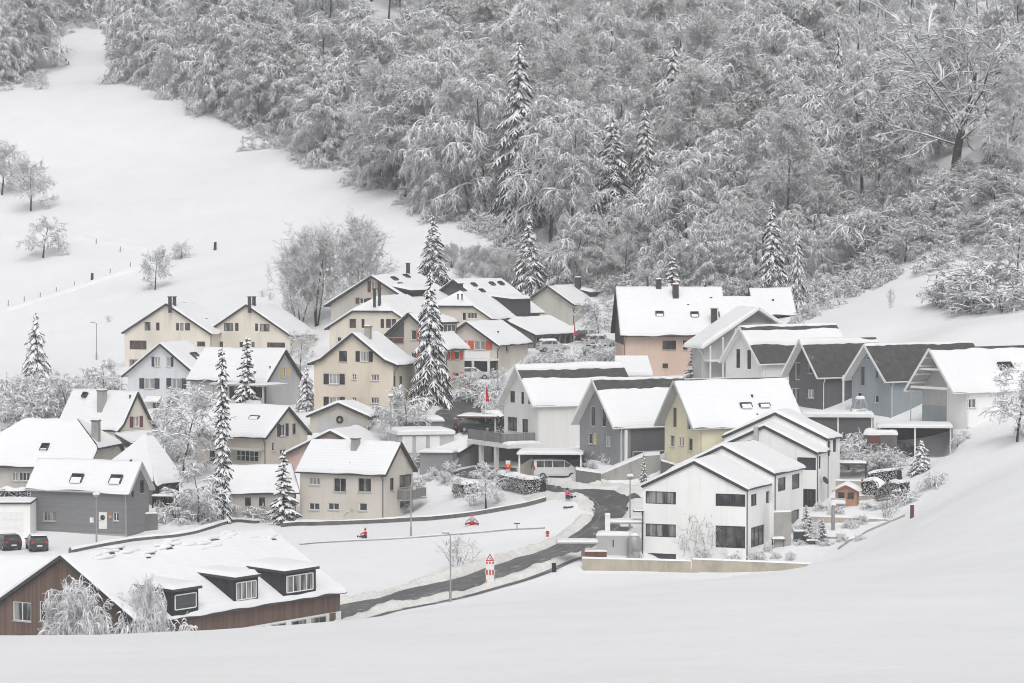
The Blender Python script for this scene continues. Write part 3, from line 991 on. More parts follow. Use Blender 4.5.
def railing(root, pts, z0, h, mat='galv', infill=None, post=1.2, name='railing'):
    """railing along a polyline of local (x, y) points"""
    top = MB(); bars = 0
    o = None
    for (a, b) in zip(pts[:-1], pts[1:]):
        a3, b3 = Vector((*a, z0)), Vector((*b, z0))
        top.plank(a3 + Vector((0, 0, h)), b3 + Vector((0, 0, h)), .06, .06)
        L = (b3 - a3).length
        n = max(1, int(L / post))
        for k in range(n + 1):
            q = a3.lerp(b3, k / n); top.bar(q, q + Vector((0, 0, h)), .025, n=5)
    o = top.build(name, M[mat], root)
    if infill:
        for (a, b) in zip(pts[:-1], pts[1:]):
            a3, b3 = Vector((*a, z0 + .1)), Vector((*b, z0 + .1))
            MB().plank(a3 + Vector((0, 0, h / 2 - .08)), b3 + Vector((0, 0, h / 2 - .08)), .03, h - .2).build('railing_panel', M[infill], o)
    return o

# brown boarded row house at the bottom left
h = HS['row'].start('row_house', 'long brown timber-clad house with charcoal dormers at the bottom left', 'house', wall='brown_boards', trim='metal_dark')
h.win('F', 13, 602, 31, 621, panes=2, glass='curtain', depth=.12)
h.win('F', 39.5, 602, 61, 622, panes=2, glass='glass', bars=1, depth=.12)
h.finish(th=.34, foot=1.0)
h.dormer(172, 619, 198, 614, 590, win=(.12, .9, .3, .85), panes=1, glass='glass2', pitch=.05)
h.dormer(234, 606, 258, 602, 578, panes=4, win=(.1, .9, .2, .86), pitch=.05)
h.dormer(283, 599, 316, 594, 571, panes=4, win=(.1, .9, .22, .86), pitch=.05)
(u0, z0), (u1, _) = h.on_wall(287, 619, 'R'), h.on_wall(341, 610, 'R')
# white balcony band with windows below the boarded parapet on the road side
o = MB().bb(h.W + .02, h.W + .10, h.ov + 6, h.L - h.ov, -.9, .75).build('ground_floor_wall', M['white_paint'], h.root)
for k in range(4):
    y = h.L - 4.3 - k * 2.6
    w = MB().bb(h.W + .10, h.W + .16, y, y + 1.9, -.7, .62).build('window', M['grey_paint'], h.root)
    for q in range(2):
        MB().bb(h.W + .165, h.W + .18, y + .1 + q * .9, y + .9 + q * .9, -.62, .55).build('pane', M['glass' if (k + q) % 2 else 'curtain'], w)
MB().bb(h.W + .11, h.W + .20, h.L - 1.9, h.L - 1.2, -.9, .73).build('corner_board', M['brown_boards'], h.root)
# slumped snow near the ridge: rounded clods, and dark strips painted as the shade in cracks
r = random.Random(8)
k = MB(); dk = MB()
for q in range(44):
    y = h.L * r.uniform(.12, .98); x = h.hw * (.05 + .05 * math.sin(y * .9) + r.uniform(0, .10))
    a = r.uniform(.12, .34)
    k.lathe([(a, -.14), (a * 1.05, -.02), (a * .8, a * .2), (a * .3, a * .3)], c=(x, y, h.roof_z(x) + .27), n=8, sy=r.uniform(1.6, 4.5))
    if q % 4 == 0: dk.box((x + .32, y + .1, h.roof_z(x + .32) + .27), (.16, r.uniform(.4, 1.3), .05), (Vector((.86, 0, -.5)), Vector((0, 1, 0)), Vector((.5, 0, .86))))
o = k.build('snow_clod', M['cap_snow'], h.roof_ob, smooth=True); o['kind'] = 'stuff'
o = dk.build('crack_shade', M['metal_dark'], h.roof_ob); o['kind'] = 'stuff'

h = HS['rear'].start('outbuilding', 'snow-roofed low building hidden behind the brown gable at left edge', 'building', wall='grey')
h.finish(th=.3)

# grey building with the two skylights
h = HS['shed3'].start('grey_house', 'dark grey boarded house with two skylights above parked cars', 'house', wall='midgrey', soffit='white_paint', trim='grey_paint')
h.wallm = boards('grey_siding', (.205, .208, .213), .22, axis='Z', var=.06)
h.win('L', 43, 511, 56, 521, panes=3, glass='curtain', frame='grey_paint')
dr = h.panel('L', 99, 512, 107, 529, 'white_paint', label='pale door with a round dark window')
c = h.on_wall(103, 517.5, 'L')
MB().lathe([(.26, -.02), (.26, .02)], n=14).build('round_window', M['glass'], dr)
rw = dr.children[-1]; rw.location = h.pt('L', c[0], c[1], .06); rw.rotation_euler = (0, math.pi / 2, 0)
h.win('L', 113, 512.5, 119, 521, panes=2, glass='glass2', frame='white_paint')
u, z = h.on_wall(110.5, 516.5, 'L'); MB().box(h.pt('L', u, z, .06), (.12, .28, .28)).build('wall_lamp', M['orange'], h.root)
u, z = h.on_wall(92, 520, 'L'); MB().box(h.pt('L', u, z, .05), (.1, .4, .5)).build('meter_box', M['white_paint'], h.root)
h.win('F', 140, 480, 144.5, 493, panes=1, glass='glass', frame='metal_dark')
h.win('F', 131.5, 491, 134, 497, panes=1, glass='glass', frame='metal_dark', sill=False)
h.finish(th=.28)
h.skylight(74, 476, 85, 484, -1, cover=.6)
h.skylight(113, 477, 124, 485, -1, cover=.6)
MB().bb(-h.W - .06, -h.W - .01, h.ov, h.L - h.ov, -2, .35).build('plinth', M['concrete'], h.root)
h.pipe(131, 463, 459.5, .1, -1)

h = HS['farmA'].start('farmhouse', 'broad hipped farmhouse roof under smooth snow at the left edge', 'house', wall='beige2')
h.win('L', 12, 472, 18, 481, panes=2, glass='curtain'); h.win('L', 19, 472, 30, 481, panes=3, glass='glass')
h.finish(th=.34)
h.chimney(96, 436, 421, .75, .75, -1, mat='concrete')
h.skylight(43, 446, 50, 452, -1, cover=.2)
h.pipe(59, 437, 435, .08, -1)

h = HS['farmN'].start('farm_wing', 'steep snow-covered roof wing with open posts beside the farmhouse', 'house', wall='barn')
h.finish(th=.32, sides=(1,))
for k in range(3):
    MB().bb(h.W + .25, h.W + .45, h.ov + .3 + k * 1.7, h.ov + .5 + k * 1.7, -2, h.ze - .1).build('post', M['wood_dark'], h.root)

h = HS['cream1'].start('gable_house', 'cream house with tall grey chimney and red-framed gable window', 'house', wall='cream2')
h.win('F', 133, 416.5, 139.5, 427, shut='sh_maroon', panes=2, glass='curtain2')
h.finish(th=.3)
h.chimney(102, 406, 391, .85, .75, -1)
h.skylight(85, 393, 89, 397, -1, cover=0); h.pipe(130, 399, 395, .08, -1)
MB().bb(-h.W - .3, h.W + .3, h.ov - .35, h.ov - .02, 1.45, 1.7).build('timber_belt', M['wood_dark'], h.root)
v = MB(); v.prism([(-h.W - .5, h.ov - .06, 1.5), (-h.W - .5, h.ov - 2.6, .6), (-h.W - .5, h.ov - 2.6, .42), (-h.W - .5, h.ov - .06, 1.3)], (2 * h.W + 1.6, 0, 0))
pr = v.build('porch_roof', M['tile'], h.root)
sn = MB(); sn.prism([(-h.W - .5, h.ov - .1, 1.78), (-h.W - .5, h.ov - 2.62, .88), (-h.W - .5, h.ov - 2.64, .61), (-h.W - .5, h.ov - .1, 1.51)], (2 * h.W + 1.6, 0, 0)); sn.build('roof_snow', M['roof_snow'], pr)

# white-blue house with blue shutters
h = HS['blue4'].start('shuttered_house', 'pale blue-white gabled house with dark blue shutters', 'house', wall='bluewhite', soffit='white_paint')
h.win('F', 154.5, 357, 160, 366.5, shut='sh_blue', panes=2, glass='curtain2', single=-1)
h.win('F', 166.5, 357, 171, 366.5, shut='sh_blue', panes=2, glass='curtain2', single=1)
h.win('F', 144.5, 378.5, 154.5, 388.5, shut='sh_blue', panes=2, glass='curtain2')
h.win('F', 171.5, 378.5, 181.5, 388.5, shut='sh_blue', panes=2, glass='curtain2')
h.win('F', 170.5, 401.5, 177, 410, shut='sh_blue', panes=2, glass='curtain2', single=-1)
h.win('F', 152, 402, 161, 411, panes=2, glass='glass')
u, z = h.on_wall(154.5, 399, 'F')
MB().prism([(u - 1, h.ov - .03, z + .3), (u + 1, h.ov - .03, z + .3), (u + 1, h.ov - 1.1, z - .3), (u - 1, h.ov - 1.1, z - .3)], (0, 0, .08)).build('awning', M['white_paint'], h.root)
h.win('R', 210, 376.5, 214, 387, shut=None, panes=1, glass='glass', frame='grey_paint')
h.finish(th=.3)
h.skylight(189, 355, 195, 361, 1, cover=.3)

# cream twin gables at the back left
for key, nm, lab, wins in (
  ('twinA', 'apartment_house', 'left of two joined cream gabled apartment houses under the meadow',
   [(144.5, 322, 150.5, 330.5, 1), (156, 322.5, 159.5, 330.5, 1), (176, 323, 179, 330.5, 1), (180.2, 323, 183.5, 330.5, 1), (185, 323, 190, 330.5, 1),
    (129.5, 340.5, 146.5, 349.5, 4), (129.5, 359.5, 138.5, 367, 3), (197, 341.5, 205, 346.5, 2)]),
  ('twinB', 'apartment_house', 'right of two joined cream gabled apartment houses, two flues on ridge',
   [(224, 323, 233, 331, 2), (235, 323, 238.5, 331, 1), (255, 323.5, 258, 331, 1), (260, 324, 269.5, 331.5, 2), (209, 341.5, 223, 347, 3),
    (239.5, 342, 243, 347, 1), (251.5, 342, 254.5, 347, 1), (267, 342.5, 285, 347.5, 3)])):
    h = HS[key].start(nm, lab, 'house', group='joined cream apartment houses', wall='cream2')
    for k, (a, b, c, d, p) in enumerate(wins):
        h.win('F', a, b, c, d, panes=p, glass='glass' if k % 3 else 'curtain', frame='sh_maroon' if k % 2 else 'metal_dark', sill=False)
    h.finish(th=.3, trim=None) if False else h.finish(th=.3)
    px = 170 if key == 'twinA' else 249.5
    for q in (0, 4.5): h.chimney(px + q, 307, 297, .32, .5, 1, mat='metal_dark', snow=False)
    if key == 'twinA': h.pipe(206, 320, 318, .15, 1)
h = HS['twinB']
for q, ch in enumerate((0, .55, 1.0)):
    pass

# house with yellow shutters and covered terrace
h = HS['yshut'].start('terrace_house', 'snow-roofed house with yellow gable shutters and covered terrace', 'house', wall='lightgrey')
h.win('F', 282.5, 367.5, 286.5, 377.5, shut='sh_yellow', panes=2, glass='curtain2')
h.finish(th=.3)
h.pipe(270, 371, 366, .07, -1)
wx0, wx1 = -h.W - 4.6, -h.W - .05
t = slab_roof(h.root, 'terrace_roof', wx0, wx1, -3.0, 5.4, 2.75, .16, 'lightgrey', .2)
for y in (-2.6, .1, 2.6, 5.0):
    MB().bb(wx0 + .25, wx0 + .43, y, y + .18, -1.5, 2.6).build('terrace_post', M['lightgrey'], h.root)
MB().bb(wx0, wx0 + .18, -2.4, 5.0, -1.5, .95).build('terrace_parapet', M['offwhite'], h.root)
gr = MB().bb(wx0 + 1.0, wx0 + 1.7, 2.2, 3.4, 0, 1.35).bb(wx0 + 1.2, wx0 + 1.4, 2.6, 2.8, 1.35, 1.75).build('grill', M['metal_dark'], h.root)
for q in range(3):
    MB().bb(-h.W - .09, -h.W - .02, 1 + q * 2.2, 2.6 + q * 2.2, .1, 2.2).build('glazed_door', M['glass'], h.root)

# beige house, dark shutters
h = HS['mid5'].start('beige_house', 'beige house with dark shuttered gable windows behind the columnar spruce', 'house', wall='beige')
h.win('F', 280, 424, 285.5, 436, shut='sh_dark', panes=2, glass='glass'); h.win('F', 292.5, 423.5, 296, 434, panes=1, glass='glass', frame='sh_dark')
h.win('F', 272, 442, 275, 451, panes=1, bars=2, glass='glass'); h.win('F', 280, 449, 286, 455, panes=2, glass='glass')
h.win('L', 236, 450.5, 258, 461.5, panes=5, glass='glass', bars=1); h.win('L', 209.5, 449, 215, 461, panes=1, glass='glass', frame='sh_dark')
h.finish(th=.3)
h.skylight(252, 418, 261, 421, -1, cover=.85)
MB().bb(-h.W - 1.3, -h.W - .02, .6, 6.2, 1.9, 2.05).build('balcony_slab', M['beige2'], h.root)

h = HS['wing6'].start('low_house', 'low beige wing with smooth snow roof below the beige house', 'house', wall='beige2')
for a, b in ((245, 251), (259, 265), (292, 296)):
    h.win('L', a, 497.5, b, 506, panes=1, glass='glass', frame='metal_dark')
h.finish(th=.3)

# front beige house
h = HS['front7'].start('beige_house', 'beige house with balcony and small chimney above the snowy lane', 'house', wall='palebeige')
h.win('L', 333.5, 478, 346, 492, panes=2, glass='glass', frame='lightgrey'); h.win('L', 358, 478, 371, 492, panes=2, glass='glass', frame='lightgrey')
h.win('L', 309, 477.5, 320, 485, panes=3, glass='curtain2'); h.win('L', 309, 503, 319.5, 510, panes=2, glass='glass2')
h.win('L', 328, 503, 339, 510, panes=2, glass='glass2'); h.win('L', 359, 503, 367, 511, panes=1, glass='glass2')
h.win('F', 390, 478, 394, 490.5, panes=1, glass='glass', frame='metal_dark'); h.win('F', 399.5, 474.5, 412, 487, panes=2, glass='glass', frame='sh_maroon')
h.win('F', 400, 500, 411, 508, panes=2, glass='glass')
h.finish(th=.3)
h.chimney(355.5, 450, 439, .75, .7, -1)
h.pipe(350, 465, 462.5, .08, -1)
z = h.on_wall(405, 498, 'F')[1]
x0, x1 = h.on_wall(397, 490, 'F')[0], h.W + .6
MB().bb(x0, x1, h.ov - 1.3, h.ov - .01, z - .15, z).build('balcony_slab', M['concrete'], h.root)
railing(h.root, [(x0, h.ov - .05), (x0, h.ov - 1.25), (x1, h.ov - 1.25), (x1, h.ov - .05)], z, 1.0, infill='grey_boards')
u, zz = h.on_wall(326, 510, 'L')
b = MB()
b.bb(-h.W - .8, -h.W - .3, 5.2, 7.0, .25, .5).bb(-h.W - .75, -h.W - .65, 5.2, 5.3, -.3, .25).bb(-h.W - .75, -h.W - .65, 6.9, 7.0, -.3, .25)

h = HS['pink8'].start('pink_house', 'pale pink gabled house tucked behind the front beige house', 'house', wall='pink', soffit='wood_dark')
h.win('F', 316, 444, 322, 452, panes=2, glass='glass')
h.finish(th=.32)
h = HS['gar9'].start('garage', 'small beige double garage with wreath between two doors', 'garage', wall='beige')
h.panel('F', 317, 417, 337, 431, 'lightgrey', 'garage_door'); h.panel('F', 344, 417, 360.5, 431, 'lightgrey', 'garage_door')
u, z = h.on_wall(340, 419.5, 'F')
w = MB()
for q in range(14):
    t0, t1 = q / 14 * 6.283, (q + 1) / 14 * 6.283
    w.bar((u + .32 * math.cos(t0), h.ov - .1, z + .32 * math.sin(t0)), (u + .32 * math.cos(t1), h.ov - .1, z + .32 * math.sin(t1)), .12, n=5)
w.build('wreath', M['wood_dark'], h.root)
h.win('R', 370.5, 417, 374, 422, panes=1, glass='glass')
h.finish(th=.3)

h = HS['cream14'].start('tall_house', 'tall cream house with curved eaves and dark shutters in village centre', 'house', wall='cream', soffit='wood_dark')
h.win('F', 339, 351, 347, 361.5, panes=1, glass='glass', frame='sh_dark'); h.win('F', 360, 351.5, 368.5, 361.5, shut='sh_dark', panes=3, glass='curtain2')
for y in (374, 397):
    h.win('F', 329, y, 339.5, y + 10, shut='sh_dark', panes=3, glass='curtain2')
    h.win('F', 352, y + .3, 356.5, y + 5.5, panes=2, bars=1, glass='glass'); h.win('F', 371, y + .5, 379, y + 6.5, panes=3, glass='curtain')
for x in (391.5, 398): h.win('R', x + 1.5, 376, x + 4.5, 386, panes=1, glass='glass', frame='sh_dark'); h.win('R', x + 1.5, 396, x + 4.5, 405, panes=1, glass='glass', frame='sh_dark')
h.finish(th=.3)
h.chimney(368, 338, 327, .65, .65, 1)

h = HS['half13'].start('half_hipped_house', 'cream house with clipped gable and two flues behind the tall house', 'house', wall='cream2')
for a, b, p in ((349.5, 356, 2), (361.5, 364.5, 1), (380.5, 384, 1), (386, 391, 1), (391.5, 396, 1)): h.win('F', a, 319, b, 328, panes=p, glass='glass', frame='sh_maroon', sill=False)
h.win('F', 337, 337, 341.5, 342, panes=1, glass='glass')
h.finish(th=.3)
for x in (374.5, 379.5): h.chimney(x, 301, 289, .28, .3, 1, mat='metal_dark', snow=False)

h = HS['back12'].start('farmhouse', 'large greyish gabled farmhouse at the back beneath bare trees', 'house', wall='beige2', soffit='wood_dark')
h.win('F', 371, 281, 377.5, 292, shut='sh_maroon', panes=2, glass='curtain2'); h.win('F', 359.5, 298, 367, 303.5, shut='sh_maroon', panes=2, glass='glass')
h.finish(th=.3)
h.chimney(408, 274, 263.5, .4, .4, 1, mat='metal_dark', snow=False)
h.dormer(412, 300, 431, 296, 291, win=None, mat='wood_dark', pitch=.18)
for a, b in ((390, 279), (402, 276.5), (397, 285)): h.skylight(a, b, a + 4, b + 2.5, 1, cover=0)

h = HS['red15'].start('red_shutter_house', 'beige house with red shutters and triangular loggia behind the spruce', 'house', wall='palebeige')
h.win('F', 411, 330, 416.5, 340, panes=1, glass='glass', shut='sh_red', single=1); h.win('F', 411, 352.5, 416.5, 361, panes=1, glass='glass', shut='sh_red', single=1)
u0 = h.on_wall(384.5, 345, 'F')[0]; u1 = h.on_wall(404, 345, 'F')[0]
lo = MB().prism([(u0 + .5, h.ov - .03, h.roof_z(u0 + .5) - .75), (u1, h.ov - .03, h.roof_z(u0 + .5) - .75), (u1, h.ov - .03, h.roof_z(u1) - .4), (u0 + .5, h.ov - .03, h.roof_z(u0 + .5) - .4)], (0, .02, 0)).build('loggia', M['darkgrey'], h.root)  # flat dark sheet painted as the shade inside the loggia
railing(h.root, [(u0, h.ov - .12), (u1, h.ov - .12)], h.roof_z(u0) - .9, .75, 'grey_paint', 'sh_maroon')
for a, b in ((448.5, 451), (455, 460)): h.win('R', a, 351.5, b, 359.5, panes=1, glass='glass', shut='sh_red')
h.win('R', 455, 372.5, 460, 380.5, panes=1, glass='glass', shut='sh_red')
h.finish(th=.3)
h.dormer(443, 335, 455, 331, 323, mat='metal_dark', panes=3, glass='glass', pitch=.3)
pl = MB().bb(h.W + .5, h.W + .9, 4.2, 5.6, .0, .55).build('planter', M['sh_red'], h.root)

h = HS['hip16'].start('half_hipped_house', 'small cream house with clipped gable beside the upper spruce', 'house', wall='cream2')
h.win('F', 462, 312.5, 466, 320.5, panes=1, glass='glass', sill=False); h.win('F', 467.5, 312.5, 477, 318.5, panes=3, glass='glass', sill=False)
h.finish(th=.3)
h.dormer(452, 300, 459, 299, 295.5, win=None, mat='metal_dark', pitch=.2) if False else None
for x in (455, 459): h.pipe(x + 3, 298, 294, .1, 1)

h = HS['red17'].start('red_shutter_house', 'beige house with bright red shutters above an open garage', 'house', wall='palebeige')
h.win('F', 474, 341, 486, 349.5, panes=2, glass='curtain2', shut='sh_red'); h.panel('F', 461.5, 340.5, 466.5, 350, 'sh_red', 'shutter')
h.win('R', 506, 345, 508.5, 352, panes=1, glass='glass')
x0, x1 = h.on_wall(455, 360, 'F')[0], h.W + .3
z = h.on_wall(475, 358, 'F')[1]
MB().bb(x0, x1, h.ov - 2.6, h.ov - .02, z - .25, z).build('balcony_slab', M['white_paint'], h.root)
railing(h.root, [(x0, h.ov - 2.5), (x1, h.ov - 2.5)], z, .95, 'white_paint', 'white_paint')
MB().bb(x0 + .3, x1 - .3, h.ov - .06, h.ov - .02, -2, z - .3).build('garage_shade', M['metal_dark'], h.root)  # dark sheet on the wall, painted shade of the garage interior
for q in (x0 + .1, (x0 + x1) / 2 + .6, x1 - .3): MB().bb(q, q + .25, h.ov - 2.55, h.ov - 2.3, -2, z - .25).build('post', M['offwhite'], h.root)
h.finish(th=.3); h.pipe(498, 334, 331, .1, 1)

h = HS['big18'].start('barn_house', 'large barn-like house with broad snow roof at back centre', 'house', wall='darkgrey')
h.finish(th=.3)
h.dormer(513, 315, 529, 312, 300, win=None, mat='metal_dark', pitch=.1)
for a, b in ((470, 285), (488, 284), (497, 283.5), (478, 291), (507, 307), (514, 306.5)): h.skylight(a, b, a + 3.5, b + 2.5, 1, cover=0)
h.chimney(461, 293, 284, .4, .4, 1, mat='metal_dark', snow=False)
h = HS['barn19'].start('open_barn', 'dark open-fronted timber barn with snow roof by the parked cars', 'barn', wall='barn')
h.finish(th=.32)
for q in range(8):
    y = h.ov + .3 + q * (h.L - 2 * h.ov - .6) / 7
    MB().bb(h.W + .02, h.W + .22, y - .12, y + .12, -1, h.ze - .15).build('timber_post', M['grey_boards'], h.root)
    if q < 7: MB().bb(h.W + .01, h.W + .05, y + .3, y + 1.25, -.6, h.ze - .5).build('bay_shade', M['wood_dark'], h.root)  # dark sheets stand for the shade in the open bays

h = HS['far20'].start('far_house', 'grey gabled house with brick chimney at the forest foot', 'house', wall='beige2', soffit='wood_dark')
h.finish(th=.3)
h.chimney(578, 290, 278, .75, .7, 1, mat='metal_dark')
h.dormer(592, 300, 606, 297, 293, win=None, mat='metal_dark', pitch=.2)

h = HS['peach21'].start('peach_house', 'peach house with a very broad snow roof and brick chimneys', 'house', wall='peach', soffit='wood_dark')
h.win('R', 662.5, 340.5, 676, 349.5, panes=4, glass='glass', frame='wood_dark'); h.win('R', 683, 340.5, 687.5, 349.5, panes=1, glass='glass', frame='wood_dark')
h.win('R', 662.5, 363.5, 668, 368, panes=2, glass='glass', frame='wood_dark')
h.finish(th=.35)
h.chimney(675.5, 298, 285, .75, .7, 1, mat='metal_dark', cap='brick'); h.chimney(714, 325, 309, .7, .7, 1, mat='metal_dark', cap='brick')
h.chimney(658.5, 288.5, 280, .7, .6, 1, mat='metal_dark'); h.pipe(647.5, 287, 276.5, .13, 1)
for a, b in ((655.5, 313.5), (690.5, 314), (718.5, 314)): h.skylight(a, b, a + 7.5, b + 4, 1, cover=.4)
for a, b in ((688, 306), (711, 299), (705, 287)): h.pipe(a, b, b - 2, .12, 1)
MB().prism([(-h.W, h.ov - .06, h.ze - 1.2), (h.W, h.ov - .06, h.ze - 1.2), (h.W, h.ov - .06, h.ze - .2), (0, h.ov - .06, h.zp - .5), (-h.W, h.ov - .06, h.ze - .2)], (0, .05, 0)).build('gable_dark_panel', M['wood_dark'], h.root)  # dark panel over the left gable wall
w = MB().prism([(h.hw + .8, h.L - .6, h.ze + .2), (1.2, h.L - .6, h.zp - 1.5), (-3, h.L - .6, h.zp - 2.6), (-3, h.L - .6, -2), (h.W, h.L - .6, -2)], (0, 4.2, 0)).build('side_wing', M['peach'], h.root)
sn = MB().prism([(h.hw + .8, h.L - .8, h.ze + .25), (1.2, h.L - .8, h.zp - 1.4), (-2, h.L - .8, h.zp - 2.3), (-2, h.L - .8, h.zp - 2.0), (1.2, h.L - .8, h.zp - 1.05), (h.hw + .8, h.L - .8, h.ze + .6)], (0, 4.6, 0)).build('roof_snow', M['roof_snow'], h.root)

h = HS['far22'].start('cottage', 'small snow-roofed cottage in front of the slim spruce', 'house', wall='darkgrey')
h.finish(th=.32); h.pipe(773, 302, 299, .12, 1)

h = HS['grey23'].start('chalet', 'wide-roofed chalet with grey gable triangle above the white cottage', 'house', wall='lightgrey', soffit='white_paint', trim='white_paint')
h.finish(th=.32)
MB().prism([(-2.3, h.ov - .03, h.zp - 1.75), (2.3, h.ov - .03, h.zp - 1.75), (0, h.ov - .03, h.zp - .45)], (0, .02, 0)).build('gable_panel', M['midgrey'], h.root)
for q in range(3):
    MB().bb(-h.W + .1 + q * 1.6, -h.W + .25 + q * 1.6, -.5, -.35, -2, h.roof_z(h.W - q * 1.6) - .3).build('balcony_post', M['white_paint'], h.root)
MB().bb(-h.W, -h.W + 4, -.6, h.ov - .02, 2.0, 2.2).build('balcony_slab', M['white_paint'], h.root)

# steep-roofed row on the right
h = HS['dark24'].start('steep_cottage', 'white cottage with half-bare dark tiled roof, farthest of steep row', 'house', wall='offwhite', soffit='white_paint', trim='white_paint')
h.win('F', 736, 349, 740, 368, panes=1, glass='glass', frame='metal_dark', sill=False); h.win('F', 747, 350, 751, 369, panes=1, glass='glass', frame='metal_dark', sill=False)
h.finish(snow=((0, .05), (.14, .52)), th=.26)
h = HS['dark25'].start('steep_house', 'dark grey house with bare tiled roof in the steep row', 'house', wall='darkgrey', soffit='white_paint', trim='white_paint')
h.win('F', 795, 362, 800, 380, panes=1, glass='glass', frame='white_paint', sill=False); h.win('F', 808, 363, 812, 373.5, panes=1, glass='glass', frame='white_paint')
h.win('F', 807.5, 389.5, 814, 398, panes=2, glass='curtain2'); h.win('F', 791.5, 388, 799, 405, panes=2, glass='glass', sill=False)
h.finish(snow=((0, .16),), th=.26)
h = HS['blue26'].start('steep_house', 'blue-grey house with bare dark tiles and white verges', 'house', wall='bluegrey', soffit='white_paint', trim='white_paint')
h.win('F', 860, 366, 864.5, 386, panes=1, glass='glass', frame='grey_paint', sill=False); h.win('F', 875, 368, 878, 378.5, panes=1, glass='glass')
h.win('F', 874.5, 395.5, 878.5, 403, panes=1, glass='glass'); h.win('F', 857, 392, 861.5, 400, panes=1, glass='glass'); h.win('F', 865.5, 356.5, 868.5, 359.5, panes=1, glass='glass2', sill=False)
h.finish(snow=((0, .05),), th=.2)
for q in range(5):
    h.snow_piece(.1 + q * .02, .2 + q * .02, .1, 60 + q, 'roof_snow') if q == 9 else None
MB().bb(-h.hw + .6, -h.hw + .75, -.5, -.35, -2, h.roof_z(h.hw - .6) - .25).build('veranda_post', M['white_paint'], h.root)
h = HS['white27'].start('steep_house', 'white house with deep beamed gable porch at the right edge', 'house', wall='white', soffit='lightgrey', trim='white_paint')
h.win('F', 940.5, 373, 945, 391.5, panes=1, glass='curtain', frame='grey_paint', sill=False)
h.win('R', 960.5, 399, 976, 408, panes=2, glass='curtain', frame='white_paint')
h.finish(snow=((.06, 1.0),), th=.3)
for q in range(5):
    f = .16 + q * .2
    MB().plank((-h.hw * f, -.02, h.roof_z(h.hw * f) - .33), (-h.hw * f, h.ov, h.roof_z(h.hw * f) - .33), .12, .18).build('rafter', M['white_paint'], h.root)
MB().plank((-h.hw + .7, .25, h.roof_z(h.hw * .85) - .35), (h.hw - .9, .25, h.roof_z(h.hw * .85) - .35), .16, .25).build('tie_beam', M['white_paint'], h.root)
MB().plank((-h.hw * .5, .25, h.roof_z(h.hw * .42) - .35), (h.hw * .5, .25, h.roof_z(h.hw * .42) - .35), .16, .22).build('tie_beam', M['white_paint'], h.root)
MB().prism([(-h.W + .05, h.ov - .05, -1), (.1 * h.W, h.ov - .05, -1), (.1 * h.W, h.ov - .05, h.roof_z(.1 * h.W) - .3), (0, h.ov - .05, h.zp - .35), (-h.W + .05, h.ov - .05, h.roof_z(h.W) - .3)], (0, .04, 0)).build('porch_shade', M['lightgrey'], h.root)  # flat grey panel, shade of the porch underside put into its colour
MB().bb(-h.W + .05, .1 * h.W, h.ov - .09, h.ov - .055, -1, 2.4).build('porch_back_wall', M['bluegrey'], h.root)
MB().bb(-h.hw + .66, -h.hw + .74, .2, .28, -1, h.roof_z(h.hw - .6) - .3).build('porch_post', M['grey_paint'], h.root)
MB().bb(-h.W + .4, -h.W + .5, h.ov + .02, h.L - 2, -1, 3.2).build('blue_side_wall', M['bluegrey'], h.root)
h.skylight(996, 364.5, 1009, 371, 1, cover=.15)
MB().bb(h.W + .02, h.W + .1, h.ov, h.L - h.ov, -2.4, .35).build('plinth', M['concrete'], h.root)

# middle steep houses
h = HS['white28'].start('steep_house', 'white steep-roofed house with railed balcony left of the grey house', 'house', wall='offwhite', soffit='white_paint', trim='white_paint')
h.win('F', 510, 391, 515, 402.5, panes=1, glass='glass', frame='metal_dark', sill=False); h.win('F', 521, 392, 524, 404, panes=1, glass='glass2', frame='metal_dark', sill=False)
h.win('F', 507.5, 417, 517, 431, panes=2, glass='glass', frame='metal_dark'); h.win('F', 522, 419, 528, 440, panes=1, glass='glass', frame='metal_dark', sill=False)
h.win('F', 528, 397, 530.5, 404, panes=1, glass='glass', frame='metal_dark', sill=False)
h.finish(snow=((0, .14), (.36, 1.0)), th=.3)
h = HS['grey29'].start('steep_house', 'mid-grey steep-roofed house with yellow-curtained window', 'house', wall='midgrey', soffit='white_paint', trim='white_paint')
h.win('F', 590, 406, 595, 426.5, panes=1, glass='glass', sill=False); h.win('F', 601, 408, 606, 427, panes=1, glass='glass', sill=False)
h.win('F', 588, 433, 592, 444, panes=1, glass='glass2'); f = h.win('F', 593, 433, 596.5, 444, panes=1, glass='sh_yellow', label='window with a yellow curtain'); h.win('F', 605.5, 436, 611, 446.5, panes=2, glass='curtain2')
h.finish(snow=((0, .04), (.24, 1.0)), th=.3)
MB().bb(h.W + .02, h.W + .06, 2.2, h.L - 1.2, -.5, h.ze - .35).build('loggia', M['darkgrey'], h.root)  # dark sheet on the side wall, recess shade put into its colour
MB().bb(h.W + .05, h.W + .3, 1.4, 1.65, -2, h.ze - .3).build('loggia_post', M['white_paint'], h.root)
railing(h.root, [(h.W + .3, 2.3), (h.W + .3, h.L - 1.2)], 0, 1.0, 'white_paint')
h = HS['yell30'].start('steep_house', 'pale yellow steep-roofed house in the middle of the village', 'house', wall='yellow', soffit='lightgrey', trim='lightgrey')
h.win('F', 672, 407, 676.5, 428, panes=1, glass='glass', sill=False); h.win('F', 687, 412, 690.5, 430, panes=1, glass='glass', sill=False)
h.win('F', 670, 435, 674.5, 447, panes=1, glass='curtain'); h.win('F', 679, 437, 681, 446, panes=1, glass='glass'); h.win('F', 682, 437, 684, 446, panes=1, glass='glass'); h.win('F', 688, 438, 692.5, 451, panes=1, glass='glass')
h.finish(snow=((0, 1.0),), th=.32)
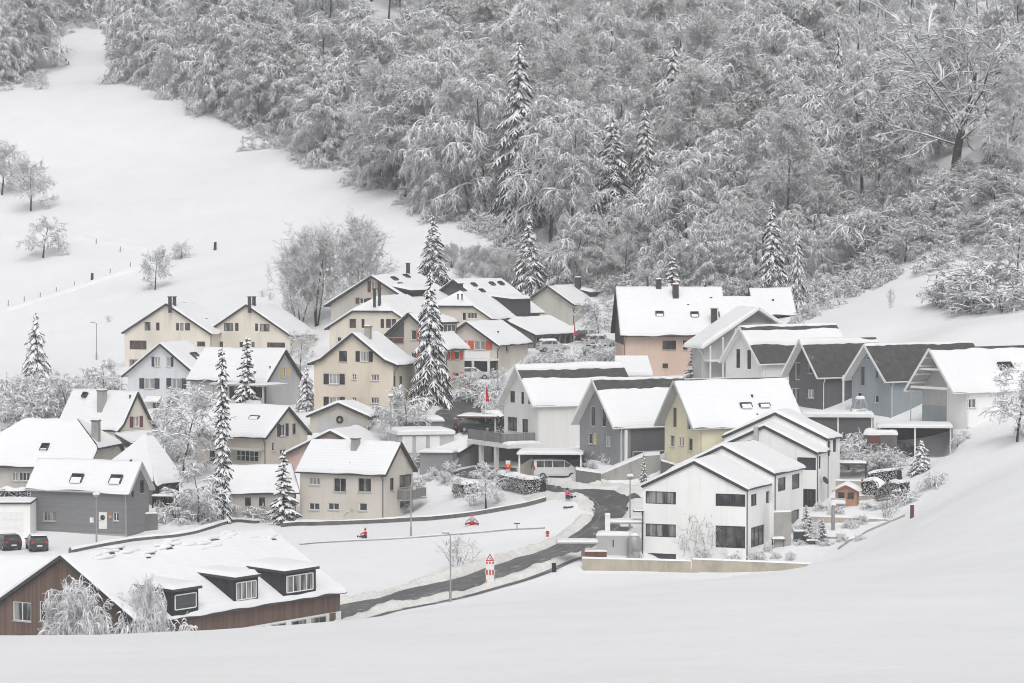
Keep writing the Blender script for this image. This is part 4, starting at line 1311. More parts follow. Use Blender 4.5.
h.skylight(739, 405, 749.5, 409, 1, cover=.75); h.skylight(758, 405.5, 768, 408, 1, cover=.9)
h.pipe(752, 399, 394.5, .1, 1); h.pipe(757, 416, 413.5, .1, 1)

# white terraced houses
h = HS['ter1'].start('terraced_house', 'nearest white terraced house with corner windows and low gable', 'house', 'white terraced houses', wall='white', trim='metal_dark')
h.win('F', 645.5, 491.5, 676, 504, panes=3, glass='curtain', frame='metal_dark', sill=False); h.win('F', 645.5, 524, 676, 537, panes=3, glass='curtain', frame='metal_dark', sill=False)
h.win('F', 648, 553.5, 676, 560, panes=3, glass='glass2', frame='metal_dark', sill=False)
h.win('F', 715.5, 494, 747.3, 506.5, panes=2, glass='glass', frame='metal_dark', sill=False)
h.win('R', 751, 494, 757, 506, panes=2, glass='glass2', frame='metal_dark', sill=False); h.win('R', 766, 491, 771.5, 503, panes=2, glass='glass2', frame='metal_dark', sill=False)
h.win('F', 715.5, 526, 747.3, 548, panes=3, glass='glass', frame='metal_dark', sill=False); h.win('R', 751, 526, 764.5, 546, panes=3, glass='glass', frame='metal_dark', sill=False)
h.finish(th=.3, foot=1.5)
h = HS['ter2'].start('terraced_house', 'second white terraced house, stepped up behind the nearest', 'house', 'white terraced houses', wall='white', trim='metal_dark')
h.win('R', 778, 477.5, 786, 491, panes=1, glass='glass2', frame='metal_dark', sill=False); h.win('R', 792, 474, 800, 489, panes=1, glass='glass2', frame='metal_dark', sill=False)
h.win('R', 791, 510, 799.5, 530, panes=1, glass='glass', frame='metal_dark', sill=False)
h.finish(th=.3, foot=1.5)
h.chimney(757, 446, 427, .5, .5, 1, mat='white', cap='white') if False else None
h = HS['ter3'].start('terraced_house', 'third white terraced house with slender chimney at its gable', 'house', 'white terraced houses', wall='white', trim='metal_dark')
h.win('F', 797, 457.5, 816.3, 470, panes=1, glass='glass2', frame='metal_dark', sill=False); h.win('F', 803, 489, 816, 508, panes=3, glass='glass', frame='metal_dark', sill=False)
h.win('R', 819, 456, 821, 469, panes=1, glass='glass2', frame='metal_dark', sill=False)
h.finish(th=.3, foot=2)
c = h.on_wall(757, 440, 'F')
MB().bb(c[0] - .2, c[0] + .2, h.ov - .45, h.ov - .02, c[1] - 2, c[1] + 1.3).build('chimney', M['lightgrey'], h.root)
h = HS['ter4'].start('terraced_house', 'rearmost white terraced house, highest ridge of the white terrace', 'house', 'white terraced houses', wall='white', trim='metal_dark')
h.win('R', 828, 441, 830.5, 456, panes=1, glass='glass', frame='metal_dark', sill=False); h.win('R', 833, 439, 836.5, 452, panes=1, glass='glass', frame='metal_dark', sill=False)
h.finish(th=.3, foot=2)
# ------------------------------------------------------------------ vegetation materials
def snowy(name, dark, thr, soft=.18, nscale=1.6, amp=.5, white=(.81, .815, .83)):
    """bark or needles that carry snow on whatever faces upward"""
    m, nt, b = new_mat(name, dark, .85, .15)
    ge = nt.nodes.new('ShaderNodeNewGeometry')
    sp = nt.nodes.new('ShaderNodeSeparateXYZ'); nt.links.new(ge.outputs['Normal'], sp.inputs[0])
    nz = noise_node(nt, nscale, 2)
    ma = nt.nodes.new('ShaderNodeMath'); ma.operation = 'MULTIPLY_ADD'
    nt.links.new(nz.outputs[0], ma.inputs[0]); ma.inputs[1].default_value = amp; nt.links.new(sp.outputs['Z'], ma.inputs[2])
    mr = nt.nodes.new('ShaderNodeMapRange')
    mr.inputs['From Min'].default_value = thr + amp * .5 - soft / 2; mr.inputs['From Max'].default_value = thr + amp * .5 + soft / 2
    nt.links.new(ma.outputs[0], mr.inputs['Value'])
    mx = nt.nodes.new('ShaderNodeMixRGB')
    nt.links.new(mr.outputs[0], mx.inputs[0])
    mx.inputs[1].default_value = (*dark, 1); mx.inputs[2].default_value = (*white, 1)
    nt.links.new(mx.outputs[0], b.inputs['Base Color'])
    return m
M['trunk'] = snowy('snow_dusted_bark', (.055, .048, .043), .55)
M['twig_white'] = snowy('snow_laden_twigs', (.11, .105, .10), -.38)
M['twig_grey'] = snowy('lightly_snowed_twigs', (.085, .08, .076), .08)
M['twig_bare'] = snowy('bare_twigs', (.22, .21, .205), -.4)
M['twig_thin'] = snowy('thin_bare_twigs', (.14, .13, .12), .2)
M['limb_snow'] = snowy('snow_lined_limbs', (.07, .064, .06), -.35)
M['needles'] = snowy('dark_needles', (.022, .030, .024), .85)
M['tree_snow'] = snow_mat('tree_snow', (.82, .825, .84), bumps=((4.0, .4, .08),))
M['leaf_dark'] = snowy('dark_leaves', (.022, .028, .020), .0, amp=.9)

# ------------------------------------------------------------------ branching skeletons
def tubes(p0, p1, r0, r1, n=3, rnd=None):
    """open prisms round segments p0-p1"""
    d = p1 - p0
    L = np.linalg.norm(d, axis=1, keepdims=True); d = d / np.maximum(L, 1e-6)
    ref = np.where(np.abs(d[:, 2:3]) > .92, np.array([[1., 0, 0]]), np.array([[0, 0, 1.]]))
    a = np.cross(d, ref); a /= np.maximum(np.linalg.norm(a, axis=1, keepdims=True), 1e-6)
    b = np.cross(a, d)                       # b points up for lying segments
    ph = np.zeros(len(p0)) if rnd is None else rnd.uniform(0, 6.283, len(p0))
    V = []
    for P_, r in ((p0, r0), (p1, r1)):
        for i in range(n):
            t = 2 * np.pi * i / n + np.pi / 2 + ph
            V.append(P_ + (a * np.cos(t)[:, None] + b * np.sin(t)[:, None]) * np.asarray(r).reshape(-1, 1))
    V = np.stack(V, 1)                       # (m, 2n, 3)
    m = len(p0)
    base = (np.arange(m) * 2 * n)[:, None]
    F = np.concatenate([base + np.array([[i, (i + 1) % n, n + (i + 1) % n, n + i]]) for i in range(n)], 0)
    return V.reshape(-1, 3), F

def unit(v): return v / np.maximum(np.linalg.norm(v, axis=-1, keepdims=True), 1e-9)

def grow(rs, P0, D0, Ln, nseg, bend, jit):
    """polylines from P0 along D0; bend = vector added per segment (droop)"""
    pts = [P0]; D = D0.copy()
    for k in range(nseg):
        D = unit(D + bend + rs.normal(0, jit, D.shape))
        pts.append(pts[-1] + D * (Ln / nseg)[:, None])
    return np.stack(pts, 1)                  # (m, nseg+1, 3)

def along(rs, poly, k, t0, t1):
    """k start points on every polyline, with the local direction"""
    m, n1, _ = poly.shape
    t = (np.arange(k)[None] + rs.uniform(.1, .9, (m, k))) / k * (t1 - t0) + t0
    f = t * (n1 - 1); i = np.minimum(f.astype(int), n1 - 2); w = (f - i)[..., None]
    r = np.arange(m)[:, None]
    p = poly[r, i] * (1 - w) + poly[r, i + 1] * w
    d = unit(poly[r, i + 1] - poly[r, i])
    return p.reshape(-1, 3), d.reshape(-1, 3), t.reshape(-1), np.repeat(np.arange(m), k)

def spread_dir(rs, d, lo, hi, flat=0.0, up=0.0):
    r = rs.normal(0, 1, d.shape); r[:, 2] = r[:, 2] * (1 - flat) + up
    s = unit(r - (r * d).sum(1, keepdims=True) * d)
    a = np.radians(rs.uniform(lo, hi, len(d)))[:, None]
    return unit(d * np.cos(a) + s * np.sin(a))

def segs(poly, r0, r1):
    m, n1, _ = poly.shape
    n = n1 - 1
    t = np.linspace(0, 1, n1)
    ra = r0[:, None] * (1 - t[None]) + r1[:, None] * t[None]
    return poly[:, :-1].reshape(-1, 3), poly[:, 1:].reshape(-1, 3), ra[:, :-1].reshape(-1), ra[:, 1:].reshape(-1)

def broadleaf(seed, H=18., spread=5., limbs=24, kb=9, kt=7, kl=4, droop=.12, lift=45, tw=.05, low=.25, load=0., lean=0., trunk_r=.22, stems=1, top=.85, tdroop=.35, twl=.7, tl0=.15, dev=.25):
    """returns (trunk verts, faces), (crown verts, faces)"""
    rs = np.random.RandomState(seed)
    m = stems
    D = unit(np.c_[rs.normal(0, .05 + dev * (m > 1), m) + lean, rs.normal(0, .05 + dev * (m > 1), m), np.ones(m)])
    tr = grow(rs, np.c_[rs.normal(0, .15 * (m > 1), m), rs.normal(0, .15 * (m > 1), m), -.4 * np.ones(m)], D, np.full(m, H * top), 8, np.array([lean * .12, 0, 0.02]), .05)
    T = [segs(tr, np.full(m, trunk_r), np.full(m, trunk_r * .3))]
    p, d, t, own = along(rs, tr, max(3, limbs // m), low, .99)
    q = len(p)
    az = np.arange(q) * 2.4 + rs.uniform(-.4, .4, q)
    el = np.radians(lift + (t - .5) * 40 + rs.uniform(-14, 14, q))
    dl = np.c_[np.cos(az) * np.cos(el), np.sin(az) * np.cos(el), np.sin(el)]
    prof = np.sqrt(np.clip(1 - ((t - .45) / .62) ** 2, .06, 1))
    Ll = spread * prof * rs.uniform(.75, 1.15, q)
    li = grow(rs, p, dl, Ll, 5, np.array([0, 0, -droop]), .10)
    rl = trunk_r * .42 * (1 - .6 * t)
    C = [segs(li, rl, rl * .35)]
    p, d, t, own = along(rs, li, kb, .2, 1.0)
    Lb = Ll[own] * .42 * (1 - .35 * t) * rs.uniform(.7, 1.2, len(p)) + .3
    br = grow(rs, p, spread_dir(rs, d, 25, 70, .3, .25), Lb, 3, np.array([0, 0, -droop * 1.6]), .14)
    C.append(segs(br, np.maximum(rl[own] * .4, tw), np.full(len(p), tw * .8)))
    p, d, t, own = along(rs, br, kt, tl0, 1.0)
    Lt = Lb[own] * .42 * rs.uniform(.6, 1.2, len(p)) + .2
    tg = grow(rs, p, spread_dir(rs, d, 25, 75, .3, .05), Lt, 2, np.array([0, 0, -tdroop]), .18)
    C.append(segs(tg, np.full(len(p), tw), np.full(len(p), tw * .7)))
    if kl:
        p, d, t, own = along(rs, tg, kl, .1, 1.0)
        Lw = twl * rs.uniform(.35, 1.0, len(p))
        wl = grow(rs, p, spread_dir(rs, d, 30, 85, .2, -.1), Lw, 1, np.array([0, 0, -tdroop]), .2)
        C.append(segs(wl, np.full(len(p), tw * .95), np.full(len(p), tw * .35)))
    if load:
        lv, lf, off = [], [], 0
        for poly, w0, keep, prof in ((li, load * .8, .6, [.3, .8, 1, 1, .9, .4]), (br, load * .85, .8, [.5, 1, 1, .4]), (tg, load * .62, .85, [.6, 1, .35])):
            sel = rs.rand(len(poly)) < keep
            q = poly[sel]; m_ = len(q)
            W_ = w0 * np.array(prof)[None] * rs.uniform(.6, 1.35, (m_, 1))
            v, F = fronds(q, W_, W_ * .55, rs, .25, .25, w0 * .35)
            lv.append(v); lf.append(F + off); off += len(v)
        LOAD = (np.concatenate(lv), np.concatenate(lf))
    else: LOAD = None
    tv, tF = tubes(*[np.concatenate([x[k] for x in T]) for k in range(4)], n=6)
    cv, cF = tubes(*[np.concatenate([x[k] for x in C]) for k in range(4)], n=3, rnd=rs)
    return (tv, tF), (cv, cF), LOAD

def fronds(spine, width, thick, rs, sag=.25, lump=0.0, lift=0.0):
    """diamond-section strips along spines (m, n, 3); width (m, n)"""
    m, n, _ = spine.shape
    d = np.gradient(spine, axis=1); d = unit(d)
    side = np.cross(d, np.array([0, 0, 1.])); side = unit(side)
    w = width * (1 + lump * rs.normal(0, 1, width.shape)); w = np.maximum(w, .004)
    th = thick * (1 + lump * rs.normal(0, 1, width.shape)); th = np.maximum(th, .004)
    up = np.array([0, 0, 1.])
    c = spine + up * lift
    Lf = c - side * w[..., None] - up * (sag * w)[..., None]
    Rt = c + side * w[..., None] - up * (sag * w)[..., None]
    Tp = c + up * th[..., None]
    Bt = c - up * (th * .8 + sag * w)[..., None]
    V = np.stack([Lf, Tp, Rt, Bt], 2)        # (m, n, 4, 3)
    idx = np.arange(m * n * 4).reshape(m, n, 4)
    F = []
    for k in range(4):
        k2 = (k + 1) % 4
        F.append(np.stack([idx[:, :-1, k], idx[:, 1:, k], idx[:, 1:, k2], idx[:, :-1, k2]], -1).reshape(-1, 4))
    F.append(np.stack([idx[:, -1, 0], idx[:, -1, 1], idx[:, -1, 2], idx[:, -1, 3]], -1))
    return V.reshape(-1, 3), np.concatenate(F)

def spruce(seed, H=18., rad=3., tier=.5, nb=8, droop=.5, shape=.85, fingers=4, low=.05, sw=1.0, snowk=1.0):
    """trunk, needles, snow"""
    rs = np.random.RandomState(seed)
    zs = np.arange(low * H, H * .985, tier)
    P0, A, Lb, EL = [], [], [], []
    for k, z in enumerate(zs):
        t = z / H
        r = rad * (1 - t) ** shape * rs.uniform(.85, 1.12) + .18
        n = max(4, int(nb * (.55 + .45 * (1 - t))))
        for j in range(n):
            P0.append((0, 0, min(z + rs.uniform(-.9, .9) * tier, H * .99))); A.append(k * 1.1 + j * 2 * math.pi / n + rs.uniform(-.3, .3))
            Lb.append(r * rs.uniform(.6, 1.22)); EL.append(math.radians(18 + 38 * max(0, t - .55)))
    P0 = np.array(P0); A = np.array(A); Lb = np.array(Lb); EL = np.array(EL)
    m = len(P0)
    n = 6
    s = np.linspace(0, 1, n)
    out = np.stack([np.cos(A), np.sin(A), np.zeros(m)], -1)
    dz = (np.tan(EL) * Lb)[:, None] * s[None] * .5 - (droop * Lb * rs.uniform(.8, 1.3, m))[:, None] * s[None] ** 2
    sp = P0[:, None] + out[:, None] * (Lb[:, None] * s[None])[..., None]
    sp[..., 2] += dz
    prof = np.array([.25, .75, 1., .92, .62, .10])
    wb = np.clip(.13 + .10 * Lb, .12, .55)
    W = wb[:, None] * prof[None]
    NV, NF = fronds(sp, W, np.full((m, n), .05), rs, .35, .15)
    SV, SF = fronds(sp[:, 1:], W[:, 1:] * .62 * sw, (.07 + .05 * rs.rand(m, 1)) * np.array([[.6, 1, 1.15, 1, .45]]) * snowk, rs, .2, .22, .06)
    nvs, nfs, svs, sfs = [NV], [NF], [SV], [SF]
    off_n, off_s = len(NV), len(SV)
    side = np.stack([-np.sin(A), np.cos(A), np.zeros(m)], -1)
    for f in range(fingers):
        for sg in (-1, 1):
            t = .25 + .62 * (f + rs.uniform(.1, .9, m)) / fingers
            i = np.minimum((t * (n - 1)).astype(int), n - 2); w = (t * (n - 1) - i)[:, None]
            r_ = np.arange(m)
            st = sp[r_, i] * (1 - w) + sp[r_, i + 1] * w
            Lf = Lb * .42 * (1.05 - t * .6) * rs.uniform(.7, 1.2, m)
            dr = unit(out * rs.uniform(.5, .9, (m, 1)) + side * sg * rs.uniform(.6, 1.0, (m, 1)))
            q = np.linspace(0, 1, 4)
            fs = st[:, None] + dr[:, None] * (Lf[:, None] * q[None])[..., None]
            fs[..., 2] -= (Lf[:, None] * (.30 * q + .55 * q ** 2)[None]) * (droop + .25)
            fw = (wb * .5)[:, None] * np.array([[.5, 1, .8, .08]])
            v, F = fronds(fs, fw, np.full((m, 4), .04), rs, .3, .15)
            nvs.append(v); nfs.append(F + off_n); off_n += len(v)
            v, F = fronds(fs, fw * .66 * sw, (.055 * snowk) * np.ones((m, 4)) * np.array([[.6, 1.1, 1., .4]]), rs, .15, .25, .045)
            svs.append(v); sfs.append(F + off_s); off_s += len(v)
    tp = np.array([[0, 0, -.4], [0, 0, H * .5], [0, 0, H]], float)
    tv, tF = tubes(tp[:-1], tp[1:], np.array([.012 * H, .007 * H]), np.array([.007 * H, .012]), n=6)
    return (tv, tF), (np.concatenate(nvs), np.concatenate(nfs)), (np.concatenate(svs), np.concatenate(sfs))

PROTO = {}
def proto(key, H, parts):
    PROTO[key] = (H, [(nm, mesh_np(nm, v, f, M[mt], sm)) for nm, (v, f), mt, sm in parts])

def proto_leaf(key, crown_mat, **kw):
    t, c, ld = broadleaf(**kw)
    proto(key, kw.get('H', 18.), [('trunk', t, 'trunk', True), ('crown', c, crown_mat, False)] + ([('snow_load', ld, 'tree_snow', False)] if ld else []))
def proto_spruce(key, **kw):
    t, n, s = spruce(**kw)
    proto(key, kw.get('H', 18.), [('trunk', t, 'trunk', True), ('needles', n, 'needles', False), ('snow_load', s, 'tree_snow', False)])

proto_leaf('wood1', 'twig_white', seed=11, H=20, spread=4.8, droop=.13, lift=55, limbs=28, kb=7, kt=8, kl=4, tl0=.3, tw=.045, load=.12, low=.3)
proto_leaf('wood2', 'twig_white', seed=12, H=21, spread=4.4, droop=.21, lift=54, tdroop=.5, low=.36, limbs=28, kb=7, kt=8, kl=4, tl0=.3, tw=.045, load=.13)
proto_leaf('wood3', 'twig_bare', seed=13, H=20, spread=5.2, droop=.03, lift=58, tdroop=.1, tw=.036, limbs=28, kb=8, kt=8, kl=4)
proto_leaf('wood4', 'twig_white', seed=14, H=19, spread=5.2, droop=.27, lift=52, tdroop=.6, lean=.05, limbs=26, kb=7, kt=9, kl=4, tl0=.3, tw=.045, load=.14)
proto_leaf('wood5', 'twig_grey', seed=15, H=23, spread=4.0, droop=.15, lift=52, tdroop=.35, low=.45, limbs=26, kb=7, kt=8, tw=.042, load=.12)
proto_leaf('wood6', 'twig_white', seed=16, H=15, spread=4.8, droop=.28, lift=50, tdroop=.6, lean=.22, low=.35, limbs=24, kb=7, kt=9, kl=4, tl0=.3, tw=.045, load=.13)
proto_leaf('wood7', 'twig_white', seed=17, H=14, spread=4.6, droop=.24, lift=50, tdroop=.6, low=.06, limbs=32, kb=7, kt=8, kl=4, tl0=.25, tw=.042, load=.13, trunk_r=.16)
proto_leaf('bare1', 'twig_bare', seed=21, H=15, spread=6.0, droop=-.04, lift=58, tdroop=-.04, kl=4, kb=8, kt=7, tw=.028, low=.12, limbs=33, trunk_r=.13, stems=3, dev=.16, top=.6)
proto_leaf('bare2', 'twig_bare', seed=23, H=15, spread=6.0, droop=-.04, lift=60, tdroop=-.04, kl=4, kb=8, kt=7, tw=.028, low=.12, limbs=33, trunk_r=.13, stems=3, dev=.16, top=.6)
proto_leaf('fruit1', 'twig_white', seed=31, H=7, spread=3.6, droop=.04, lift=40, tdroop=.1, tw=.03, kl=3, kt=6, low=.28, limbs=16, trunk_r=.16, twl=.45, load=.06)
proto_leaf('fruit2', 'twig_white', seed=32, H=6, spread=3.6, droop=.12, lift=34, tdroop=.3, tw=.032, kl=3, kt=5, low=.3, limbs=13, trunk_r=.16, twl=.5, kb=6, load=.12)
proto_leaf('garden1', 'twig_white', seed=41, H=7, spread=2.8, droop=.10, lift=46, tdroop=.3, tw=.026, low=.2, limbs=15, trunk_r=.10, twl=.4, kb=6, kt=5, kl=3, load=.11)
proto_leaf('garden2', 'twig_white', seed=42, H=7, spread=3.0, droop=.16, lift=42, tdroop=.5, tw=.026, low=.22, limbs=13, trunk_r=.10, twl=.4, kb=6, kt=5, kl=3, load=.14)
proto_leaf('shrub1', 'twig_white', seed=51, H=2.4, spread=1.5, droop=.10, lift=45, tdroop=.3, tw=.016, low=.1, limbs=13, trunk_r=.03, stems=5, kb=5, kt=4, kl=2, twl=.25, load=.085)
proto_leaf('shrub2', 'twig_white', seed=52, H=2.0, spread=1.7, droop=.18, lift=32, tdroop=.4, tw=.016, low=.08, limbs=13, trunk_r=.03, stems=5, kb=5, kt=4, kl=2, twl=.25, load=.10)
proto_leaf('shrub3', 'twig_thin', seed=53, H=2.6, spread=1.2, droop=.0, lift=62, tdroop=0, tw=.010, low=.1, limbs=20, trunk_r=.02, stems=7, kb=4, kt=3, kl=0)
proto_leaf('shrub_big', 'twig_white', seed=54, H=3.6, spread=2.7, droop=.17, lift=46, tdroop=.45, tw=.018, low=.18, limbs=28, trunk_r=.05, stems=4, kb=8, kt=7, kl=4, twl=.4, load=.07)
proto_leaf('oak', 'limb_snow', seed=66, H=19, spread=10.5, droop=.06, lift=50, tdroop=.05, tw=.045, low=.22, limbs=18, trunk_r=.42, stems=1, kb=9, kt=7, kl=3, twl=.8, load=.13, top=.6)
proto_spruce('spruce', seed=71, H=18, rad=2.9, tier=.44, nb=9, droop=1.0, sw=1.1, snowk=1.5)
proto_spruce('spruce_old', seed=72, H=28, rad=4.2, tier=.62, nb=10, droop=1.0, shape=.7, snowk=1.7, sw=1.05)
proto_spruce('spruce_slim', seed=73, H=17, rad=.85, tier=.28, nb=7, droop=.8, shape=.35, fingers=3, snowk=1.7, sw=.85)
proto_spruce('spruce_small', seed=74, H=6, rad=1.3, tier=.3, nb=7, droop=.45, fingers=3, sw=1.15)
proto_spruce('spruce_heavy', seed=75, H=8, rad=1.6, tier=.34, nb=8, droop=.9, fingers=4, sw=1.4, snowk=2.0)

NAMES = dict(wood='forest_tree', bare='bare_tree', fruit='fruit_tree', garden='garden_tree', shrub='shrub', oak='oak_tree', spruce='spruce_tree')
def tree(key, pos, h, label, group=None, rz=0.0, wk=1.0, cat=None, name=None):
    H, parts = PROTO[key]
    k = h / H
    base = key.rstrip('0123456789').split('_')[0]
    o = thing(name or NAMES[base], label, cat or ('shrub' if base == 'shrub' else 'tree'), pos, rz, group)
    o.scale = (k * wk, k * wk, k)
    for nm, me in parts:
        q = mobj(nm, me, o)
        if nm == 'snow_load': q['kind'] = 'stuff'
    return o
def tree_px(key, px, base, top, label, width=None, d0=190., d=None, **kw):
    """tree standing on the ground at the pixel (or at distance d below it), reaching up to pixel row top"""
    p = at_ground(px, d) if d else G(px, base, d0)
    h = (P(px, top, p.y).z - p.z)
    return tree(key, p, h, label, **kw)
# ------------------------------------------------------------------ roads, kerbs, walls
def smooth_path(pts, step=.8):
    """Catmull-Rom through 2-D points"""
    p = [Vector((a.x, a.y)) for a in pts]
    p = [p[0] * 2 - p[1]] + p + [p[-1] * 2 - p[-2]]
    out = []
    for i in range(1, len(p) - 2):
        n = max(2, int((p[i + 1] - p[i]).length / step))
        for k in range(n):
            t = k / n
            out.append(.5 * ((2 * p[i]) + (-p[i - 1] + p[i + 1]) * t + (2 * p[i - 1] - 5 * p[i] + 4 * p[i + 1] - p[i + 2]) * t * t + (-p[i - 1] + 3 * p[i] - 3 * p[i + 1] + p[i + 2]) * t ** 3))
    out.append(p[-2])
    return out

def ribbon(name, path, offs, lift, mat, smooth=True):
    """strip following the ground; offs = lateral offsets, lift(i, off) = height above ground"""
    V, F = [], []
    n = len(path); m = len(offs)
    for i, q in enumerate(path):
        t = (path[min(i + 1, n - 1)] - path[max(i - 1, 0)]).normalized()
        s = Vector((t.y, -t.x))
        for o in offs:
            oo = o(i) if callable(o) else o
            x, y = q.x + s.x * oo, q.y + s.y * oo
            V.append((x, y, ground(x, y) + lift(i, oo)))
    for i in range(n - 1):
        for j in range(m - 1):
            a = i * m + j
            F.append((a, a + m, a + m + 1, a + 1))
    return mobj(name, mesh_np(name, V, F, M[mat], smooth))

ROAD = [G(px, py) for px, py in ((285, 628), (345, 611), (400, 600), (450, 587), (500, 573), (550, 556), (590, 539), (615, 520), (616, 504), (600, 492), (572, 487), (545, 483.5))]
road_path = smooth_path(ROAD)
wob = Noise(41, .5); wob2 = Noise(42, 1.6)
def edge_off(sg, w): return lambda i: sg * ((w if i < .8 * len(road_path) else w * max(.5, 1 - (i / len(road_path) - .8) * 5)) + .25 * float(wob(i * .8, sg * 9.0)) + .12 * float(wob2(i * .8, sg * 5.0)))
road = ribbon('road', road_path, [edge_off(-1, 2.55), edge_off(-1, 1.4), 0, edge_off(1, 1.4), edge_off(1, 2.55)], lambda i, o: .07, 'asphalt')
tag(road, 'ploughed wet asphalt road curving up through the village', kind='structure')
ROAD2 = [G(px, py) for px, py in ((430, 436), (445, 424), (458, 413), (470, 404), (484, 394), (497, 388))]
road2_path = smooth_path(ROAD2)
road2 = ribbon('road', road2_path, [edge_off(-1, 2.4), -1.2, 0, 1.2, edge_off(1, 2.4)], lambda i, o: .07, 'asphalt')
tag(road2, 'short steep asphalt lane between the houses', kind='structure')
APR = [G(px, py) for px, py in ((462, 470), (480, 473), (500, 474), (520, 478))]
ap = ribbon('road', smooth_path(APR), [-1.6, 0, 1.6], lambda i, o: .07, 'asphalt'); tag(ap, 'asphalt forecourt of the grey garage', kind='structure')

def bank(path, off, w, h, seed, mat='bank_snow', name='snow_bank', label='lumpy ploughed snow bank along the road'):
    nz, nb, nl = Noise(seed, .9), Noise(seed + 1, 2.8), Noise(seed + 2, .25)
    offs = [off + w * k for k in (-.62, -.5, -.3, -.1, .1, .3, .5, .62)]
    prof = [-.15, .12, .7, 1, .95, .6, .15, -.15]
    fine = []
    for a, b in zip(path[:-1], path[1:]):
        fine += [a, a.lerp(b, .5)]
    V, F = [], []
    n = len(fine); m = len(offs)
    for i, q in enumerate(fine):
        t = (fine[min(i + 1, n - 1)] - fine[max(i - 1, 0)]).normalized(); s = Vector((t.y, -t.x))
        taper = min(1, i / 6, (n - 1 - i) / 6)
        for j, o in enumerate(offs):
            oo = o + .28 * float(nz(i * .4, j * .8))
            x, y = q.x + s.x * oo, q.y + s.y * oo
            hh = h * prof[j] * (1 + .35 * float(nl(i * .4, 0)) + .35 * float(nz(i * .4, j * 1.3)) + .3 * float(nb(i * .4, j * 1.7))) * taper
            V.append((x, y, ground(x, y) + hh - .05 * (1 - taper)))
    for i in range(n - 1):
        for j in range(m - 1):
            a = i * m + j
            F.append((a, a + m, a + m + 1, a + 1))
    o = mobj(name, mesh_np(name, V, F, M[mat], True))
    return tag(o, label, kind='structure')
n_ = len(road_path)
bank(road_path[:int(n_ * .80)], -3.3, 1.7, .5, 51)
bank(road_path[:int(n_ * .66)], 3.25, 1.5, .42, 53)
bank(road_path[int(n_ * .78):], -2.3, 1.6, .4, 54)
bank(road_path[int(n_ * .80):], 2.3, 2.0, .45, 59)
bank(road_path[int(n_ * .66):int(n_ * .8)], 3.3, 1.3, .4, 55)
bank(road2_path, -2.9, 1.2, .45, 56); bank(road2_path, 2.9, 1.2, .4, 57)
def snow_patch(label, pxs, w, lift, seed):
    pth = smooth_path([G(a, b) for a, b in pxs], .5); nzp = Noise(seed, 1.1)
    m = 9
    offs = [(lambda i, u=u: u * w * (1 + .3 * float(nzp(i * .5, u * 2)))) for u in np.linspace(-1, 1, m)]
    k = len(pth)
    o = ribbon('snow_cover', pth, offs, lambda i, oo: -.03 + (lift + .09) * max(0, 1 - (abs(oo) / w) ** 4) * min(1, i / 3, (k - 1 - i) / 3) * (1 + .25 * float(nzp(i * .5, oo))), 'bank_snow')
    return tag(o, label, kind='structure')
snow_patch('trodden snow at the foot of the concrete wall', ((556, 483.5), (580, 486.5), (600, 487.5), (625, 489), (642, 491)), .9, .2, 61)
snow_patch('snow in front of the van carport', ((526, 480.5), (545, 481), (562, 482), (578, 484)), 1.0, .2, 62)
snow_patch('ploughed snow heap between junction and white terrace', ((640, 497), (637, 507), (634, 517), (629, 528)), 1.1, .5, 63)
# foot path outside the near bank
side = ribbon('pavement', road_path[:int(n_ * .62)], [4.25, 4.6, 5.0], lambda i, o: .05, 'asphalt'); tag(side, 'narrow cleared footpath beside the road', kind='structure')

for q, (o_, a, b) in enumerate(((-.85, .05, .75), (.1, .0, .6), (.95, .12, .8), (-1.7, .2, .9), (1.75, .0, .5))):
    seg = road_path[int(n_ * a):int(n_ * b)]
    wv = Noise(80 + q, .45)
    sl = ribbon('slush', seg, [lambda i, o_=o_, wv=wv: o_ + .12 * float(wv(i, 0)) - max(.02, .13 + .13 * float(wv(i, 5))), lambda i, o_=o_, wv=wv: o_ + .12 * float(wv(i, 0)) + max(.02, .13 + .13 * float(wv(i, 9)))], lambda i, o: .085 if i % 17 > 1 else .05, 'slush')
    tag(sl, 'streak of grey slush left by wheels on the road', kind='structure')
drift = bank(smooth_path([G(a, b, 330) for a, b in ((-10, 315), (30, 302), (74, 288), (110, 276), (150, 264), (172, 254))], 1.5), 0, 2.4, .32, 71, 'snow', 'snow_drift', 'faint snow drift along the meadow fence')
drift2 = bank(smooth_path([G(a, b, 330) for a, b in ((60, 232), (95, 240), (130, 246), (160, 250))], 1.5), 0, 2.0, .25, 72, 'snow', 'snow_drift', 'faint snow drift across the upper meadow')
